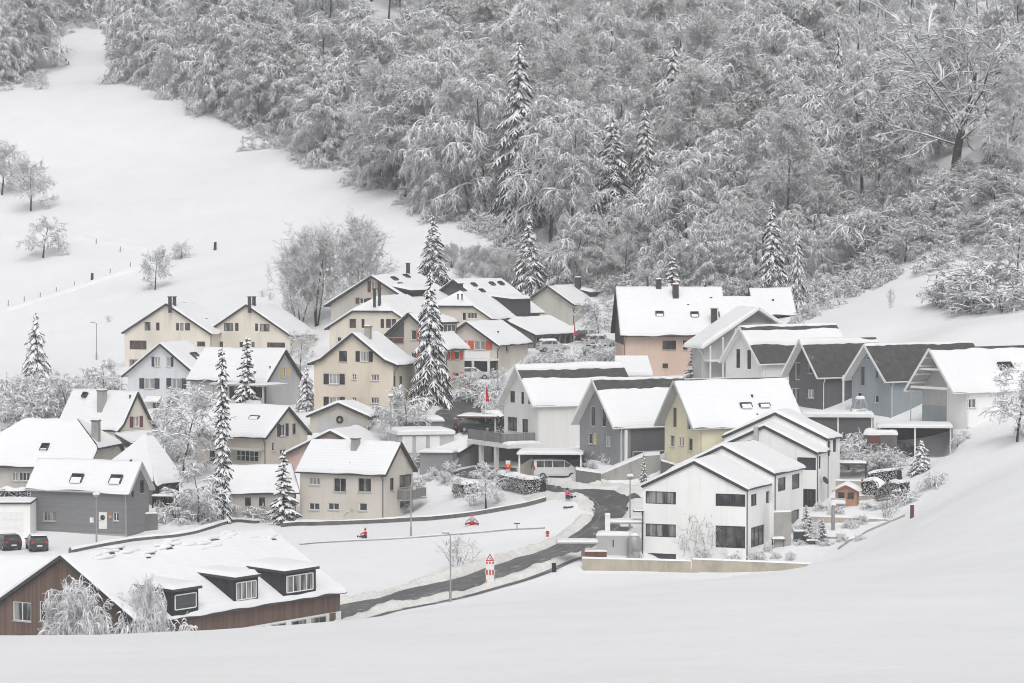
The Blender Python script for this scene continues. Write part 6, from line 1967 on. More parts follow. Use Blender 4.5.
# ------------------------------------------------------------------ vehicles
def car(pos, rz, label, paint, kind='hatch', snow=.12, name='parked_car', cat='car', snow_cover=('roof', 'hood')):
    """x forward; stations: x, z belt bottom, belt, top, half width belt, half width top"""
    root = thing(name, label, cat, pos, rz)
    van = kind == 'van'
    L, Wd, Hh = (4.9, .95, 1.95) if van else (4.2, .88, 1.5)
    m = paint
    if van: prof = [(-2.42, .95, 1.0), (-2.4, 1.05, 1.88), (-2.2, 1.08, 1.95), (-.5, 1.08, 1.96), (.75, 1.08, 1.9), (1.45, 1.08, 1.45), (1.75, 1.1, 1.16), (2.3, 1.0, 1.02), (2.42, .75, .8)]
    else: prof = [(-2.08, .72, .8), (-2.02, .92, .98), (-1.75, .95, 1.28), (-1.3, .95, 1.46), (-.3, .95, 1.5), (.35, .95, 1.42), (1.0, .95, 1.0), (1.75, .82, .86), (2.05, .62, .68)]
    V, F = [], []
    for k, (x, zb, zt) in enumerate(prof):
        tp = min(1, (zt - zb) / .4)
        we = Wd * (1 - .10 * (abs(x) > 1.9)); wt = we * (1 - .18 * tp) if zt - zb > .1 else we * .96
        V += [(x, -we * .92, .28), (x, -we, .5), (x, -we, zb), (x, -wt, zt), (x, wt, zt), (x, we, zb), (x, we, .5), (x, we * .92, .28)]
    n = len(prof)
    for i in range(n - 1):
        for j in range(8):
            a, b = i * 8 + j, i * 8 + (j + 1) % 8
            F.append((a, a + 8, b + 8, b))
    F += [tuple(range(8)), tuple(range((n - 1) * 8 + 7, (n - 1) * 8 - 1, -1))]
    bo = MB().add(V, F).build('body', m, root)
    # glass: side panels between stations, screens
    def quad(i, j, u0, u1, s0, s1, sg):
        """patch on the greenhouse side between stations i and j"""
        def pt(st, f):
            x, zb, zt = prof[st]; v0 = Vector(V[st * 8 + (2 if sg < 0 else 5)]); v1 = Vector(V[st * 8 + (3 if sg < 0 else 4)])
            return v0.lerp(v1, f)
        a, b = pt(i, u0), pt(j, u0); c, d = pt(j, u1), pt(i, u1)
        q = [a.lerp(b, s0), a.lerp(b, s1), d.lerp(c, s1), d.lerp(c, s0)]
        off = Vector((0, sg * .012, .004))
        return MB().prism([p + off for p in q], (0, sg * -.008, 0))
    spans = [(2, 3, .05, .95), (3, 4, .0, .96), (4, 5, .02, 1.0)] if not van else [(2, 3, .05, .48), (2, 3, .52, .97), (3, 4, .05, .95), (4, 5, .05, .85)]
    for (i, j, s0, s1) in spans:
        for sg in (-1, 1): quad(i, j, .12, .86, s0, s1, sg).build('side_window', M['glass'], bo)
    wi = (5, 6) if not van else (4, 5)
    def screen(i, j, k0, k1, name):
        a, b = [Vector(V[i * 8 + q]) for q in (3, 4)]; c, d = [Vector(V[j * 8 + q]) for q in (3, 4)]
        up = (b - a).cross(c - a).normalized(); up = up if up.z > 0 else -up
        q = [a.lerp(b, .06).lerp(c.lerp(d, .06), k0), a.lerp(b, .94).lerp(c.lerp(d, .94), k0), a.lerp(b, .94).lerp(c.lerp(d, .94), k1), a.lerp(b, .06).lerp(c.lerp(d, .06), k1)]
        MB().prism([p + up * .012 for p in q], up * -.008).build(name, M['glass'], bo)
    screen(wi[0], wi[1], .06, .9, 'windscreen'); screen(1 if not van else 0, 2 if not van else 1, .15, .9, 'rear_window')
    xw = (-1.3, 1.3) if not van else (-1.5, 1.5)
    for x in xw:
        for sg in (-1, 1):
            w = MB()
            w.bar((x, sg * (Wd - .2), .31), (x, sg * (Wd + .01), .31), .31, n=16)
            wo = w.build('wheel', M['rubber'], root)
            MB().bar((x, sg * (Wd + .012), .31), (x, sg * (Wd + .02), .31), .19, n=14).build('rim', M['galv'], wo)
    for sg in (-1, 1):
        MB().box((prof[0][0] + .05, sg * (Wd - .2), .86 if not van else 1.1), (.14, .26, .18 if not van else .4)).build('tail_light', M['red'], bo)
        MB().box((prof[-1][0] - .12, sg * (Wd - .28), .66 if not van else .85), (.16, .3, .14)).build('headlight', M['glass2'], bo)
        MB().box((.72 if not van else 1.25, sg * (Wd + .08), 1.0 if not van else 1.2), (.12, .2, .13)).build('wing_mirror', m, bo)
    MB().box((prof[0][0] - .01, 0, .55), (.03, .5, .12)).build('number_plate', M['white_paint'], bo)
    if snow:
        x0, x1 = (-1.7, .35) if not van else (-2.3, .7)
        zt = 1.47 if not van else 1.94
        if 'roof' in snow_cover: snow_cap('snow_cap', (x0 + x1) / 2, 0, zt - .02, (x1 - x0) / 2, Wd * .8, snow, bo)
        if 'hood' in snow_cover and not van: snow_cap('snow_cap', 1.45, 0, .88, .45, Wd * .85, snow * .6, bo)
    return root
def paint(name, c): return new_mat(name, c, .3, .5)[0]
PK = dict(dark=paint('car_paint_dark', (.022, .025, .028)), dark2=paint('car_paint_graphite', (.035, .036, .038)), silver=paint('car_paint_silver', (.42, .43, .44)), white=paint('car_paint_white', (.6, .6, .6)))
gp = lambda x, y, d0=190.: G(x, y, d0)
car(gp(7, 549), R(118), 'dark parked car at the left edge, beside a second one', PK['dark'], snow=.06, snow_cover=('hood',))
car(gp(37, 549.5), R(106), 'dark parked hatchback in front of the grey house plinth', PK['dark2'], snow=.1)
car(P(556, 478, 306.5), R(8), 'white van parked under the flat carport', PK['white'], 'van', snow=0, name='van', cat='van')
car(P(902, 456.5, 302.6), R(20), 'dark car parked under the right-hand carport', PK['dark'], snow=0)
car(gp(590, 341, 340), R(15), 'dark estate car parked beside the open barn', PK['dark'], snow=.12, snow_cover=('roof',))
car(gp(600, 347, 340), R(20), 'light car buried in snow before the dark estate car', PK['silver'], snow=.25)
car(P(473, 379.5, 369), R(10), 'silver car in the open garage under red shutters', PK['silver'], snow=.05)
car(gp(553, 352, 340), R(15), 'pale snow-covered car in front of the open barn', PK['silver'], snow=.25)
car(P(474, 431.5, 332), R(14), 'dark car under the maroon-edged carport', PK['dark'], snow=.04)
car(P(462, 389, 352), R(200), 'snowed-in car beside the red-shuttered house', PK['silver'], snow=.35) if False else None

# ------------------------------------------------------------------ two children playing in the snow
def skin_mesh(name, verts, edges, radii, mat, parent, root_i=0, sub=1):
    me = bpy.data.meshes.new(name); me.from_pydata(verts, edges, [])
    o = mobj(name, me, parent)
    me.materials.append(mat)
    md = o.modifiers.new('skin', 'SKIN'); md.use_smooth_shade = True
    for k, r in enumerate(radii):
        me.skin_vertices[0].data[k].radius = (r, r); me.skin_vertices[0].data[k].use_root = (k == root_i)
    sb = o.modifiers.new('sub', 'SUBSURF'); sb.levels = sub; sb.render_levels = sub
    return o
SKIN = new_mat('skin', (.55, .36, .28), .6)[0]
def child(pos, rz, label, hat, jacket, trousers, arm_out=.45, lean=.05, leg=.42):
    """small child sitting in the snow, legs spread forward (-y)"""
    o = thing('person', label, 'person', pos, rz)
    z = .10
    pel, chest, neck, head = (0, 0, z + .06), (0, lean, z + .32), (0, lean - .01, z + .46), (0, lean - .03, z + .60)
    body = [pel, chest, neck, head]
    E = [(0, 1), (1, 2), (2, 3)]; Rr = [.11, .125, .055, .095]
    for sg in (-1, 1):
        i = len(body)
        body += [(sg * .15, lean, z + .40), (sg * arm_out * .75, -.08, z + .28), (sg * arm_out, -.2, z + .2), (sg * .11, -.02, z + .03), (sg * leg * .7, -.28, z + .08), (sg * leg, -.5, z), (sg * (leg + .02), -.55, z + .08)]
        E += [(1, i), (i, i + 1), (i + 1, i + 2), (0, i + 3), (i + 3, i + 4), (i + 4, i + 5), (i + 5, i + 6)]
        Rr += [.055, .042, .035, .08, .062, .045, .035]
    skin_mesh('body', body, E, Rr, SKIN, o)
    jv = [(0, 0, z + .05), chest, (0, lean - .005, z + .45)]; je = [(0, 1), (1, 2)]; jr = [.135, .155, .085]
    for sg in (-1, 1):
        i = len(jv); jv += [(sg * .16, lean, z + .39), (sg * arm_out * .75, -.08, z + .28), (sg * (arm_out - .03), -.18, z + .21)]; je += [(1, i), (i, i + 1), (i + 1, i + 2)]; jr += [.08, .065, .055]
    skin_mesh('jacket', jv, je, jr, jacket, o)
    tv = [(0, 0, z + .03)]; te = []; tr_ = [.14]
    for sg in (-1, 1):
        i = len(tv); tv += [(sg * .12, -.03, z + .03), (sg * leg * .7, -.28, z + .08), (sg * (leg - .01), -.46, z + .01)]; te += [(0, i), (i, i + 1), (i + 1, i + 2)]; tr_ += [.10, .085, .07]
    skin_mesh('trousers', tv, te, tr_, trousers, o)
    for sg in (-1, 1):
        MB().lathe([(.05, 0), (.06, .05), (.055, .15), (.04, .17)], c=(sg * (leg + .02), -.55, z - .03), n=8, sy=1.5).build('boot', M['rubber'], o)
        hd = MB()
        c = Vector((sg * arm_out, -.21, z + .19))
        hd.lathe([(.02, -.03), (.035, 0), (.03, .04)], c=c, n=8)
        for f in range(4): hd.bar(c + Vector((sg * .01, -.02 + f * .013, -.01)), c + Vector((sg * (.05 + .006 * (f in (1, 2))), -.03 + f * .017, -.035)), .009, .007, n=5)
        hd.bar(c + Vector((0, -.03, .01)), c + Vector((sg * .02, -.065, -.005)), .01, .008, n=5)
        hd.build('mitten', hat, o)
    MB().lathe([(.105, z + .60), (.108, z + .66), (.085, z + .73), (.04, z + .765), (.035, z + .8)], c=(0, lean - .02, 0), n=12).build('hat', hat, o, smooth=True)
    fc = MB()
    for sg in (-1, 1): fc.lathe([(.008, 0), (.012, .01), (.006, .02)], c=(sg * .035, lean - .03 - .09, z + .60), n=6)
    fc.build('eyes', M['rubber'], o)
    MB().lathe([(.012, 0), (.014, .015), (.006, .03)], c=(0, lean - .03 - .098, z + .565), n=6).build('nose', SKIN, o)
    MB().box((0, lean - .03 - .088, z + .545), (.04, .01, .01)).build('mouth', M['pinkred'], o)
    return o
c1 = child(G(472, 525), R(0), 'child in pink hat and red trousers sitting with legs spread in snow', M['pinkred'], M['galv'], M['red'], leg=.46)
c1.scale = (1.25,) * 3
c2 = child(G(567.5, 501), R(60), 'child in pink jacket and dark hat sitting in the snow', M['rubber'], M['pinkred'], M['sh_blue'], leg=.25, arm_out=.35)
c2.scale = (1.2,) * 3; c2.location.z += .25
c3 = child(G(365, 538), R(-50), 'child in red jacket and dark trousers sitting by the left kerb', M['red'], M['red'], M['sh_blue'], leg=.3, arm_out=.4)
c3.scale = (1.1,) * 3
g = G(568, 508); o = thing('sled', 'dark sled lying in the snow below the seated child', 'sled', g, R(5))
for y in (-.18, .18):
    k = MB(); k.plank((-.45, y, .06), (.35, y, .06), .04, .06); k.plank((.35, y, .06), (.52, y, .2), .04, .06); k.build('runner', M['rubber'], o)
for q in range(4): MB().box((-.35 + q * .22, 0, .16), (.12, .44, .03)).build('slat', M['wood_dark'], o)
for x in (-.3, .25): MB().bb(x - .02, x + .02, -.18, .18, .09, .145).build('strut', M['rubber'], o)
# ------------------------------------------------------------------ the wood on the hillside
EDGE = np.array([(-40, 92), (0, 90), (45, 84), (62, 60), (72, 26), (100, 28), (130, 76), (200, 110), (300, 153), (340, 170), (420, 207), (500, 240), (540, 285), (620, 293), (700, 294),
                 (760, 292), (800, 300), (860, 262), (900, 250), (960, 238), (1064, 225)], float)
def edge_y(px): return float(np.interp(px, EDGE[:, 0], EDGE[:, 1]))
rf = random.Random(77)
GROUP = 'snow-laden trees of the hillside wood'
spots = []
yy = 400.0
row = 0
while yy < 735:
    st = 8.0 + (yy - 400) * .012
    xx = -150 + (row % 2) * st / 2
    while xx < 150:
        x, y = xx + rf.uniform(-.38, .38) * st, yy + rf.uniform(-.38, .38) * st
        z = ground(x, y)
        px, py = project((x, y, z))
        if -35 < px < 1060 and -14 < py < edge_y(px) - 1:
            dist = edge_y(px) - py
            spots.append((x, y, z, px, py, dist))
        xx += st
    yy += st * 1.12; row += 1
def near_hero(px, py):
    for a, b, r, c in HEROES:
        if abs(px - a) < r and b - r * (1.4 if a == 955 else .5) < py < c: return True
    return False
HEROES = ((519, 222, 30, 300), (612, 232, 20, 245), (645, 222, 14, 240), (955, 165, 40, 215), (796, 308, 16, 400), (770, 300, 16, 400))
def cap_height(px, py, y):
    """trees in front of a spruce that stands out stay below its skirt"""
    for a, b, r, c in HEROES:
        if abs(px - a) < r + 14 and py >= c - 4: return (py - b + 22) * y / FPX
    return 99
spots = [s for s in spots if not near_hero(s[3], s[4])]
spots.sort(key=lambda s: -s[4])
if len(spots) > 250:
    spots = spots[:140] + rf.sample(spots[140:], 110)
for k in range(48):                      # a dense front row along the meadow
    px = rf.choice([rf.uniform(-20, 34), rf.uniform(122, 500), rf.uniform(122, 500), rf.uniform(122, 340)])
    py = edge_y(px) - 2 - rf.expovariate(1 / 14.0)
    if py < 0 or near_hero(px, py): continue
    g = G(px, py, 400)
    spots.append((g.x, g.y, g.z, px, py, edge_y(px) - py))
for (x, y, z, px, py, dist) in spots:
    k = rf.choice(['wood1', 'wood1', 'wood2', 'wood2', 'wood3', 'wood3', 'wood4', 'wood4', 'wood5', 'wood5', 'wood6'])
    hh = rf.uniform(18, 27)
    if 530 < px < 830 and py > 205 and rf.random() < .75: k, hh = 'wood7', rf.uniform(11, 17)
    if dist < 14: hh *= rf.uniform(.75, 1.0)
    if dist < 40 and px < 520 and rf.random() < .4: k = 'wood7'; hh *= .85
    if px > 820: hh *= .8
    if py > 265: hh *= .85
    hh = max(5, min(hh, cap_height(px, py, y)))
    over = ['over the open meadow', 'above the meadow trees', 'above the twin gables', 'above the big bare trees', 'near the tallest spruce', 'above the far grey house', 'above the peach house', 'above the small cottage',
            'above the steep row', 'near the great oak'][int(np.searchsorted([110, 220, 300, 440, 560, 640, 730, 820, 910], px))]
    where = ['at the wood edge', 'in the second rank', 'midway uphill', 'high uphill'][int(np.searchsorted([14, 45, 110], dist))] + ' ' + over
    if dist > 30 and rf.random() < .05: k = 'spruce_old'
    desc = {'spruce_old': 'dark snow-hung spruce', 'wood1': 'snow-laden leafless tree', 'wood2': 'slender snow-laden tree', 'wood3': 'frosted grey-twigged tree', 'wood4': 'drooping snow-laden tree', 'wood5': 'tall grey-twigged tree', 'wood6': 'leaning snow-laden tree', 'wood7': 'low-branched snow-laden tree'}[k]
    tree(k, (x, y, z - .2), hh, desc + ' ' + where, GROUP, rf.uniform(0, 6.28), rf.uniform(.95, 1.35))

# thick low trees that close the wood behind the roofs
for k, (px, py, t) in enumerate(((572, 292, 205), (598, 290, 212), (625, 288, 205), (655, 286, 222), (690, 288, 225), (715, 290, 215), (738, 290, 228), (585, 268, 190), (640, 262, 190), (680, 262, 188), (720, 264, 180), (750, 275, 200), (560, 276, 212), (668, 292, 240), (705, 294, 246), (825, 286, 228), (845, 272, 212))):
    g = G(px, py, 400)
    tree(('wood7', 'wood1', 'wood3', 'wood7', 'wood2')[k % 5], g, P(px, t, g.y).z - g.z, 'snowy tree filling the wood close behind the village roofs', 'snowy trees close behind the roofs', k * 1.9, rf.uniform(.9, 1.2))
# standing out in the wood
def hero(key, px, base, top, label, d=None, **kw): return tree_px(key, px, base, top, label, d=d, **kw)
hero('spruce_old', 519, 224, 42, 'tallest snow-covered spruce at the meadow corner of the wood', wk=1.35)
hero('spruce_old', 612, 232, 116, 'broad snow-hung spruce in the middle of the wood', wk=1.9, rz=1)
hero('spruce_old', 645, 222, 104, 'narrow spruce beside the broad spruce in the wood', wk=1.2, rz=2)
hero('spruce', 797, 312, 214, 'slim spruce beside the small cottage roof', wk=.75)
hero('spruce', 772, 300, 200, 'grey snow-veiled spruce behind the slim spruce', wk=1.25, rz=2)
hero('spruce_small', 673, 292, 258, 'little spruce peeping over the peach house ridge', d=400)
hero('spruce', 838, 150, 20, 'dark spruce high in the wood above the bent birch', wk=.6, rz=1)
hero('spruce', 790, 175, 118, 'half-hidden spruce left of the bent birch', wk=.8, rz=1)
hero('oak', 955, 172, -8, 'great oak with snow-lined limbs at the upper right', wk=1.35, rz=.6)

# undergrowth along the lower border of the wood and on the bank
_, (uv, uF), _ = broadleaf(seed=91, H=2.2, spread=1.6, droop=.12, lift=40, tdroop=.35, tw=.05, low=.05, limbs=8, trunk_r=.05, stems=3, kb=4, kt=4, kl=3, twl=.4)
Vs, Fs, off = [], [], 0
ru = np.random.RandomState(5)
cnt = 0
while cnt < 520:
    px = ru.uniform(-20, 1050)
    e = edge_y(px)
    py = e + ru.exponential(9) * (-1 if ru.rand() < .75 else .35) 
    if px > 790 and ru.rand() < .75: py = e + ru.uniform(-60 * (px > 900) - 8, 32)
    if px < 480 and ru.rand() < .55: continue
    g = G(px, py, 330)
    if g.y > 780: continue
    a = ru.uniform(0, 6.28); k = ru.uniform(.5, 1.35)
    c, s = math.cos(a) * k, math.sin(a) * k
    v = np.c_[uv[:, 0] * c - uv[:, 1] * s + g.x, uv[:, 0] * s + uv[:, 1] * c + g.y, uv[:, 2] * k * .9 + g.z]
    Vs.append(v); Fs.append(uF + off); off += len(v); cnt += 1
ug = mobj('undergrowth', mesh_np('undergrowth', np.concatenate(Vs), np.concatenate(Fs), M['twig_white']))
tag(ug, 'snow-covered brambles and saplings along the wood edge', 'undergrowth', kind='stuff')
# ------------------------------------------------------------------ single trees and shrubs
T = tree_px
# meadow
T('fruit1', 31, 211, 164, 'round orchard tree with forked trunk high on the meadow', d0=330)
T('fruit2', 43, 258, 218, 'spreading snow-laden orchard tree lower on the meadow', d0=330, wk=1.05)
T('fruit1', 155, 290, 252, 'small frosted tree alone above the twin gables', d0=330, rz=2, wk=.85)
T('fruit1', 2, 195, 148, 'orchard tree cut by the left edge of the picture', d0=330, rz=1, wk=1.0)
T('shrub1', 182, 258, 241, 'small bush on the meadow right of the frosted tree', d0=330)
T('spruce_heavy', 36, 378, 312, 'snow-burdened leaning conifer at the meadow foot', d0=330, wk=1.15)
for k, (a, b, c) in enumerate(((270, 300, 292), (285, 303, 294), (262, 297, 290), (108, 322, 315))): T('shrub3', a, b, c, 'wisp of bare twigs poking out of the meadow snow', d0=330, group='twigs in the meadow')
# big bare trees above the village
T('bare1', 316, 326, 203, 'left of two big bare trees behind the back houses', d0=330, wk=.95)
T('bare2', 362, 318, 195, 'right of two big bare trees behind the back houses', d0=330, wk=.95, rz=1)
T('bare2', 300, 330, 225, 'smaller bare tree left of the two big bare trees', d0=330, wk=.8, rz=2)
T('spruce', 433, 300, 215, 'upper village spruce behind the clipped-gable houses', d0=330, wk=1.7)
T('spruce', 529, 300, 214, 'spruce behind the far grey house at the wood foot', d0=330, wk=1.6, rz=1)
T('spruce', 430, 402, 270, 'tall snow-hung spruce in the village centre', d=342, wk=1.15, rz=2)
T('spruce_slim', 222, 522, 346, 'very slender columnar spruce left of the village centre', d=299, wk=.95)
T('spruce_small', 283, 520, 452, 'small pointed spruce before the low wing', d=300, wk=1.0)
T('spruce_small', 247, 398, 338, 'snowy young spruce above the covered terrace', d=349, wk=.95, rz=1)
T('spruce_heavy', 221, 392, 350, 'narrow young conifer left of the young spruce', d=366, wk=.55, rz=1) if False else None
T('spruce_heavy', 306, 428, 366, 'plump snow-laden conifer beside the tall cream house', d=345, wk=1.3)
T('spruce_small', 696, 376, 338, 'dark little fir in front of the peach house', d=348, wk=1.4, rz=2)
T('spruce_small', 644, 487, 454, 'small dark fir before the concrete wall', d=296, wk=.8, rz=1)
T('spruce_heavy', 922, 478, 440, 'snow-smothered conifer bush on the right slope', d=292, wk=1.9, rz=1)
# garden trees
rs0 = random.Random(4)
for key, px, b, t, lab, wk in (
  ('garden1', 182, 482, 384, 'snowy tree between farm wing and columnar spruce', 1.1), ('garden1', 198, 522, 462, 'bushy snow-covered tree left of the columnar spruce', 1.2),
  ('garden1', 168, 455, 405, 'snowy tree in front of the blue-shuttered house', 1.0), ('garden1', 405, 440, 384, 'snow-covered tree left of the centre spruce', 1.05),
  ('garden1', 392, 436, 396, 'smaller snowy tree beside the tall cream house', 1.2), ('fruit2', 486, 509, 466, 'apple tree with dark trunk before the hedge', .95),
  ('garden1', 600, 345, 298, 'snowy tree among the parked cars', 1.3), ('garden1', 630, 350, 305, 'snowy tree left of the peach house', .9), ('garden1', 1017, 442, 362, 'large frosted tree at the right picture edge', 1.15),
  ('garden1', 70, 428, 372, 'frosted tree behind the cream chimney house', 1.2), ('garden1', 22, 432, 386, 'frosted tree over the farmhouse ridge', 1.3), ('garden1', 105, 400, 358, 'frosted tree below the meadow lamp', 1.3),
  ('garden1', 300, 372, 330, 'snowy tree right of the twin gables', 1.0), ('garden1', 498, 400, 368, 'drooping snow-covered tree beside the steep lane', 1.1)):
    p = T(rs0.choice(['garden1', 'garden2']) if key == 'garden1' else key, px, b, t, lab, wk=wk, rz=px * .7)
for key, px, b, t, lab, wk, d0 in (
  ('shrub_big', 82, 640, 585, 'large snow-drooped bush before the brown gable', 1.1, 205), ('shrub_big', 142, 640, 583, 'upright snow-laden bush under the left dormer', .95, 205), ('shrub2', 118, 640, 602, 'low snow-laden bush between two larger ones', 1.2, 205), ('shrub2', 60, 641, 612, 'small snowy bush under the brown house window', 1.0, 205), ('shrub2', 185, 634, 612, 'low brownish bush at the brown house wall', 1.3, 205)):
    p = at_ground(px, 221.5)
    h_ = P(px, t, 221.5).z - p.z
    tree(key, p, h_, lab, wk=wk * (.6 if px < 100 else .42), rz=px)
T('shrub3', 455, 570, 536, 'bare fan-shaped shrub beside the tall street lamp', wk=1.15)
T('shrub3', 472, 506, 488, 'bare twiggy shrub behind the dark stone wall', wk=1.2); T('shrub3', 457, 498, 476, 'pale bare shrub in the snowy garden', wk=1.0)
rs_ = random.Random(12)
def shrubs(lst, phrase, grp):
    for k, (px, b, t) in enumerate(lst):
        T(rs_.choice(['shrub1', 'shrub2']), px, b, t, phrase, group=grp, rz=rs_.uniform(0, 6), wk=rs_.uniform(.9, 1.3))
shrubs([(x, 432 - rs_.uniform(0, 20), 405 - rs_.uniform(0, 18)) for x in (4, 14, 34, 46, 58, 84, 96, 112)], 'snow-covered shrub in the bushes above the farmhouse', 'bushes above the farmhouse')
shrubs([(x, 404 - rs_.uniform(0, 12), 380 - rs_.uniform(0, 12)) for x in (10, 30, 50, 68, 88, 106, 118)], 'frosted shrub in the belt of bushes below the meadow', 'bushes below the meadow')
shrubs([(x, y, y - rs_.uniform(12, 22)) for x, y in ((540, 372), (552, 378), (566, 370), (580, 366), (592, 374), (606, 362), (618, 368), (534, 382), (574, 380), (598, 356), (526, 372), (600, 383), (556, 366), (586, 356))], 'snow-covered shrub between barn and peach house', 'shrubs between barn and peach house')
shrubs([(x, y, y - rs_.uniform(14, 24)) for x, y in ((850, 470), (862, 462), (872, 468), (842, 462), (880, 474), (856, 452), (890, 470), (935, 486))], 'snow-covered shrub below the right-hand garages', 'shrubs below the right-hand garages')
shrubs([(x, y, y - rs_.uniform(10, 18)) for x, y in ((412, 470), (424, 462), (436, 478), (418, 484), (400, 470), (446, 484), (452, 476))], 'snow-buried shrub beside the pavilion', 'shrubs beside the pavilion')
shrubs([(x, y, y - rs_.uniform(8, 14)) for x, y in ((590, 470), (582, 466), (610, 462), (598, 458), (536, 448), (560, 446), (548, 444), (632, 448), (640, 446))], 'small snowy shrub at the foot of the steep houses', 'shrubs at the foot of the steep houses')
shrubs([(176, 520, 500), (186, 510, 486), (205, 522, 500), (168, 505, 486), (240, 520, 497), (256, 521, 500), (268, 521, 498), (372, 517, 486), (362, 518, 500), (382, 516, 494), (160, 470, 445), (172, 462, 436), (190, 450, 428)], 'snowy garden shrub around the left-hand houses', 'garden shrubs of the left-hand houses')
shrubs([(468, 392, 372), (480, 400, 378), (492, 408, 384), (500, 416, 396), (494, 426, 408), (506, 430, 414), (396, 420, 404), (380, 415, 402), (412, 420, 400), (442, 404, 390)], 'snow-covered shrub along the steep lane', 'shrubs along the steep lane')
shrubs([(720, 556, 540), (735, 558, 546), (756, 559, 548), (790, 560, 551), (776, 558, 550), (640, 560, 552), (700, 560, 546)], 'small garden shrub along the tan panel wall', 'shrubs along the tan panel wall')
T('shrub3', 697, 556, 508, 'thin bare sapling in front of the nearest white terrace', wk=.8); T('shrub3', 713, 557, 516, 'bare stems beside the terrace corner window', wk=.8); T('shrub3', 685, 558, 530, 'short bare shrub with brown leaves at the terrace', wk=.9)
T('shrub3', 886, 519, 494, 'frosted shrub at the end of the middle garden wall', wk=.9, d0=255); T('shrub2', 905, 503, 485, 'white-capped shrub at the hedge end', d0=255); T('garden1', 815, 545, 520, 'thin young tree in the lower garden', wk=.5, d0=255)
T('spruce_small', 810, 542, 516, 'dark evergreen shrub beside the garden stove', wk=1.6, d0=255); T('spruce_small', 822, 541, 519, 'dark evergreen shrub next to the lower wall', wk=1.7, d0=255, rz=1); T('spruce_small', 806, 528, 505, 'snowy evergreen bush by the third terrace door', wk=1.4, d0=255, rz=2)
# clutter in the terraced gardens on the right
shrubs([(796, 532, 520), (800, 545, 538), (818, 527, 518), (826, 545, 537), (842, 540, 531), (852, 527, 517), (862, 524, 514), (836, 513, 504), (822, 510, 500), (870, 509, 500), (884, 508, 500), (768, 551, 543), (745, 553, 541), (728, 554, 540), (860, 540, 533)], 'snow-dusted garden shrub between the tan terrace walls', 'shrubs between the tan terrace walls')
shrubs([(826, 446, 432), (834, 452, 438), (846, 440, 424), (958, 446, 436), (962, 440, 428)], 'snow-heaped shrub beside the right-hand carports', 'shrubs beside the right-hand carports')
# bank on the right
T('garden1', 905, 262, 225, 'frosted sapling thicket on the right bank', d0=330, wk=1.6)
for k, (px, b, t, w) in enumerate(((1015, 300, 215, 1.3), (985, 305, 262, 1.8), (955, 305, 278, 1.7), (1000, 312, 284, 2.0), (972, 312, 288, 1.9), (940, 306, 286, 1.5))):
    T('shrub1' if k else 'garden1', px, b, t, 'tangle of bent grey branches at the right edge' if k else 'broken dark bush at the right edge', d0=330, group='bent brushwood at the right edge' if k else None, wk=w, rz=k)
rb = random.Random(21)
for k in range(34):
    px = rb.uniform(835, 1030); e = float(np.interp(px, [800, 860, 900, 960, 1030], [306, 278, 262, 246, 262]))
    b = e - rb.uniform(0, 75) * min(1, (px - 800) / 120)
    g = G(px, b, 330)
    tree(rb.choice(['garden2', 'garden1', 'shrub_big', 'wood6']), g, rb.uniform(3.5, 7.5), 'frosted bush on the bank above the steep row', 'frosted bushes on the right bank', rb.uniform(0, 6), rb.uniform(1.1, 1.7), 'bush', 'frosted_bush')
T('shrub3', 890, 308, 288, 'young staked tree on the right snow slope', d0=330, wk=.4)
for k, (px, b, t) in enumerate(((452, 268, 238), (466, 272, 240), (480, 276, 238), (494, 280, 240), (506, 284, 244), (548, 286, 246), (560, 288, 236), (575, 290, 240), (462, 284, 256), (486, 290, 258), (590, 292, 250), (645, 296, 262), (442, 262, 244))):
    T('bare1' if k % 2 else 'bare2', px, b, t, 'pale bare bush in the thicket behind the back roofs', d0=400, group='bare thicket behind the back roofs', rz=k * 1.3, wk=1.15)
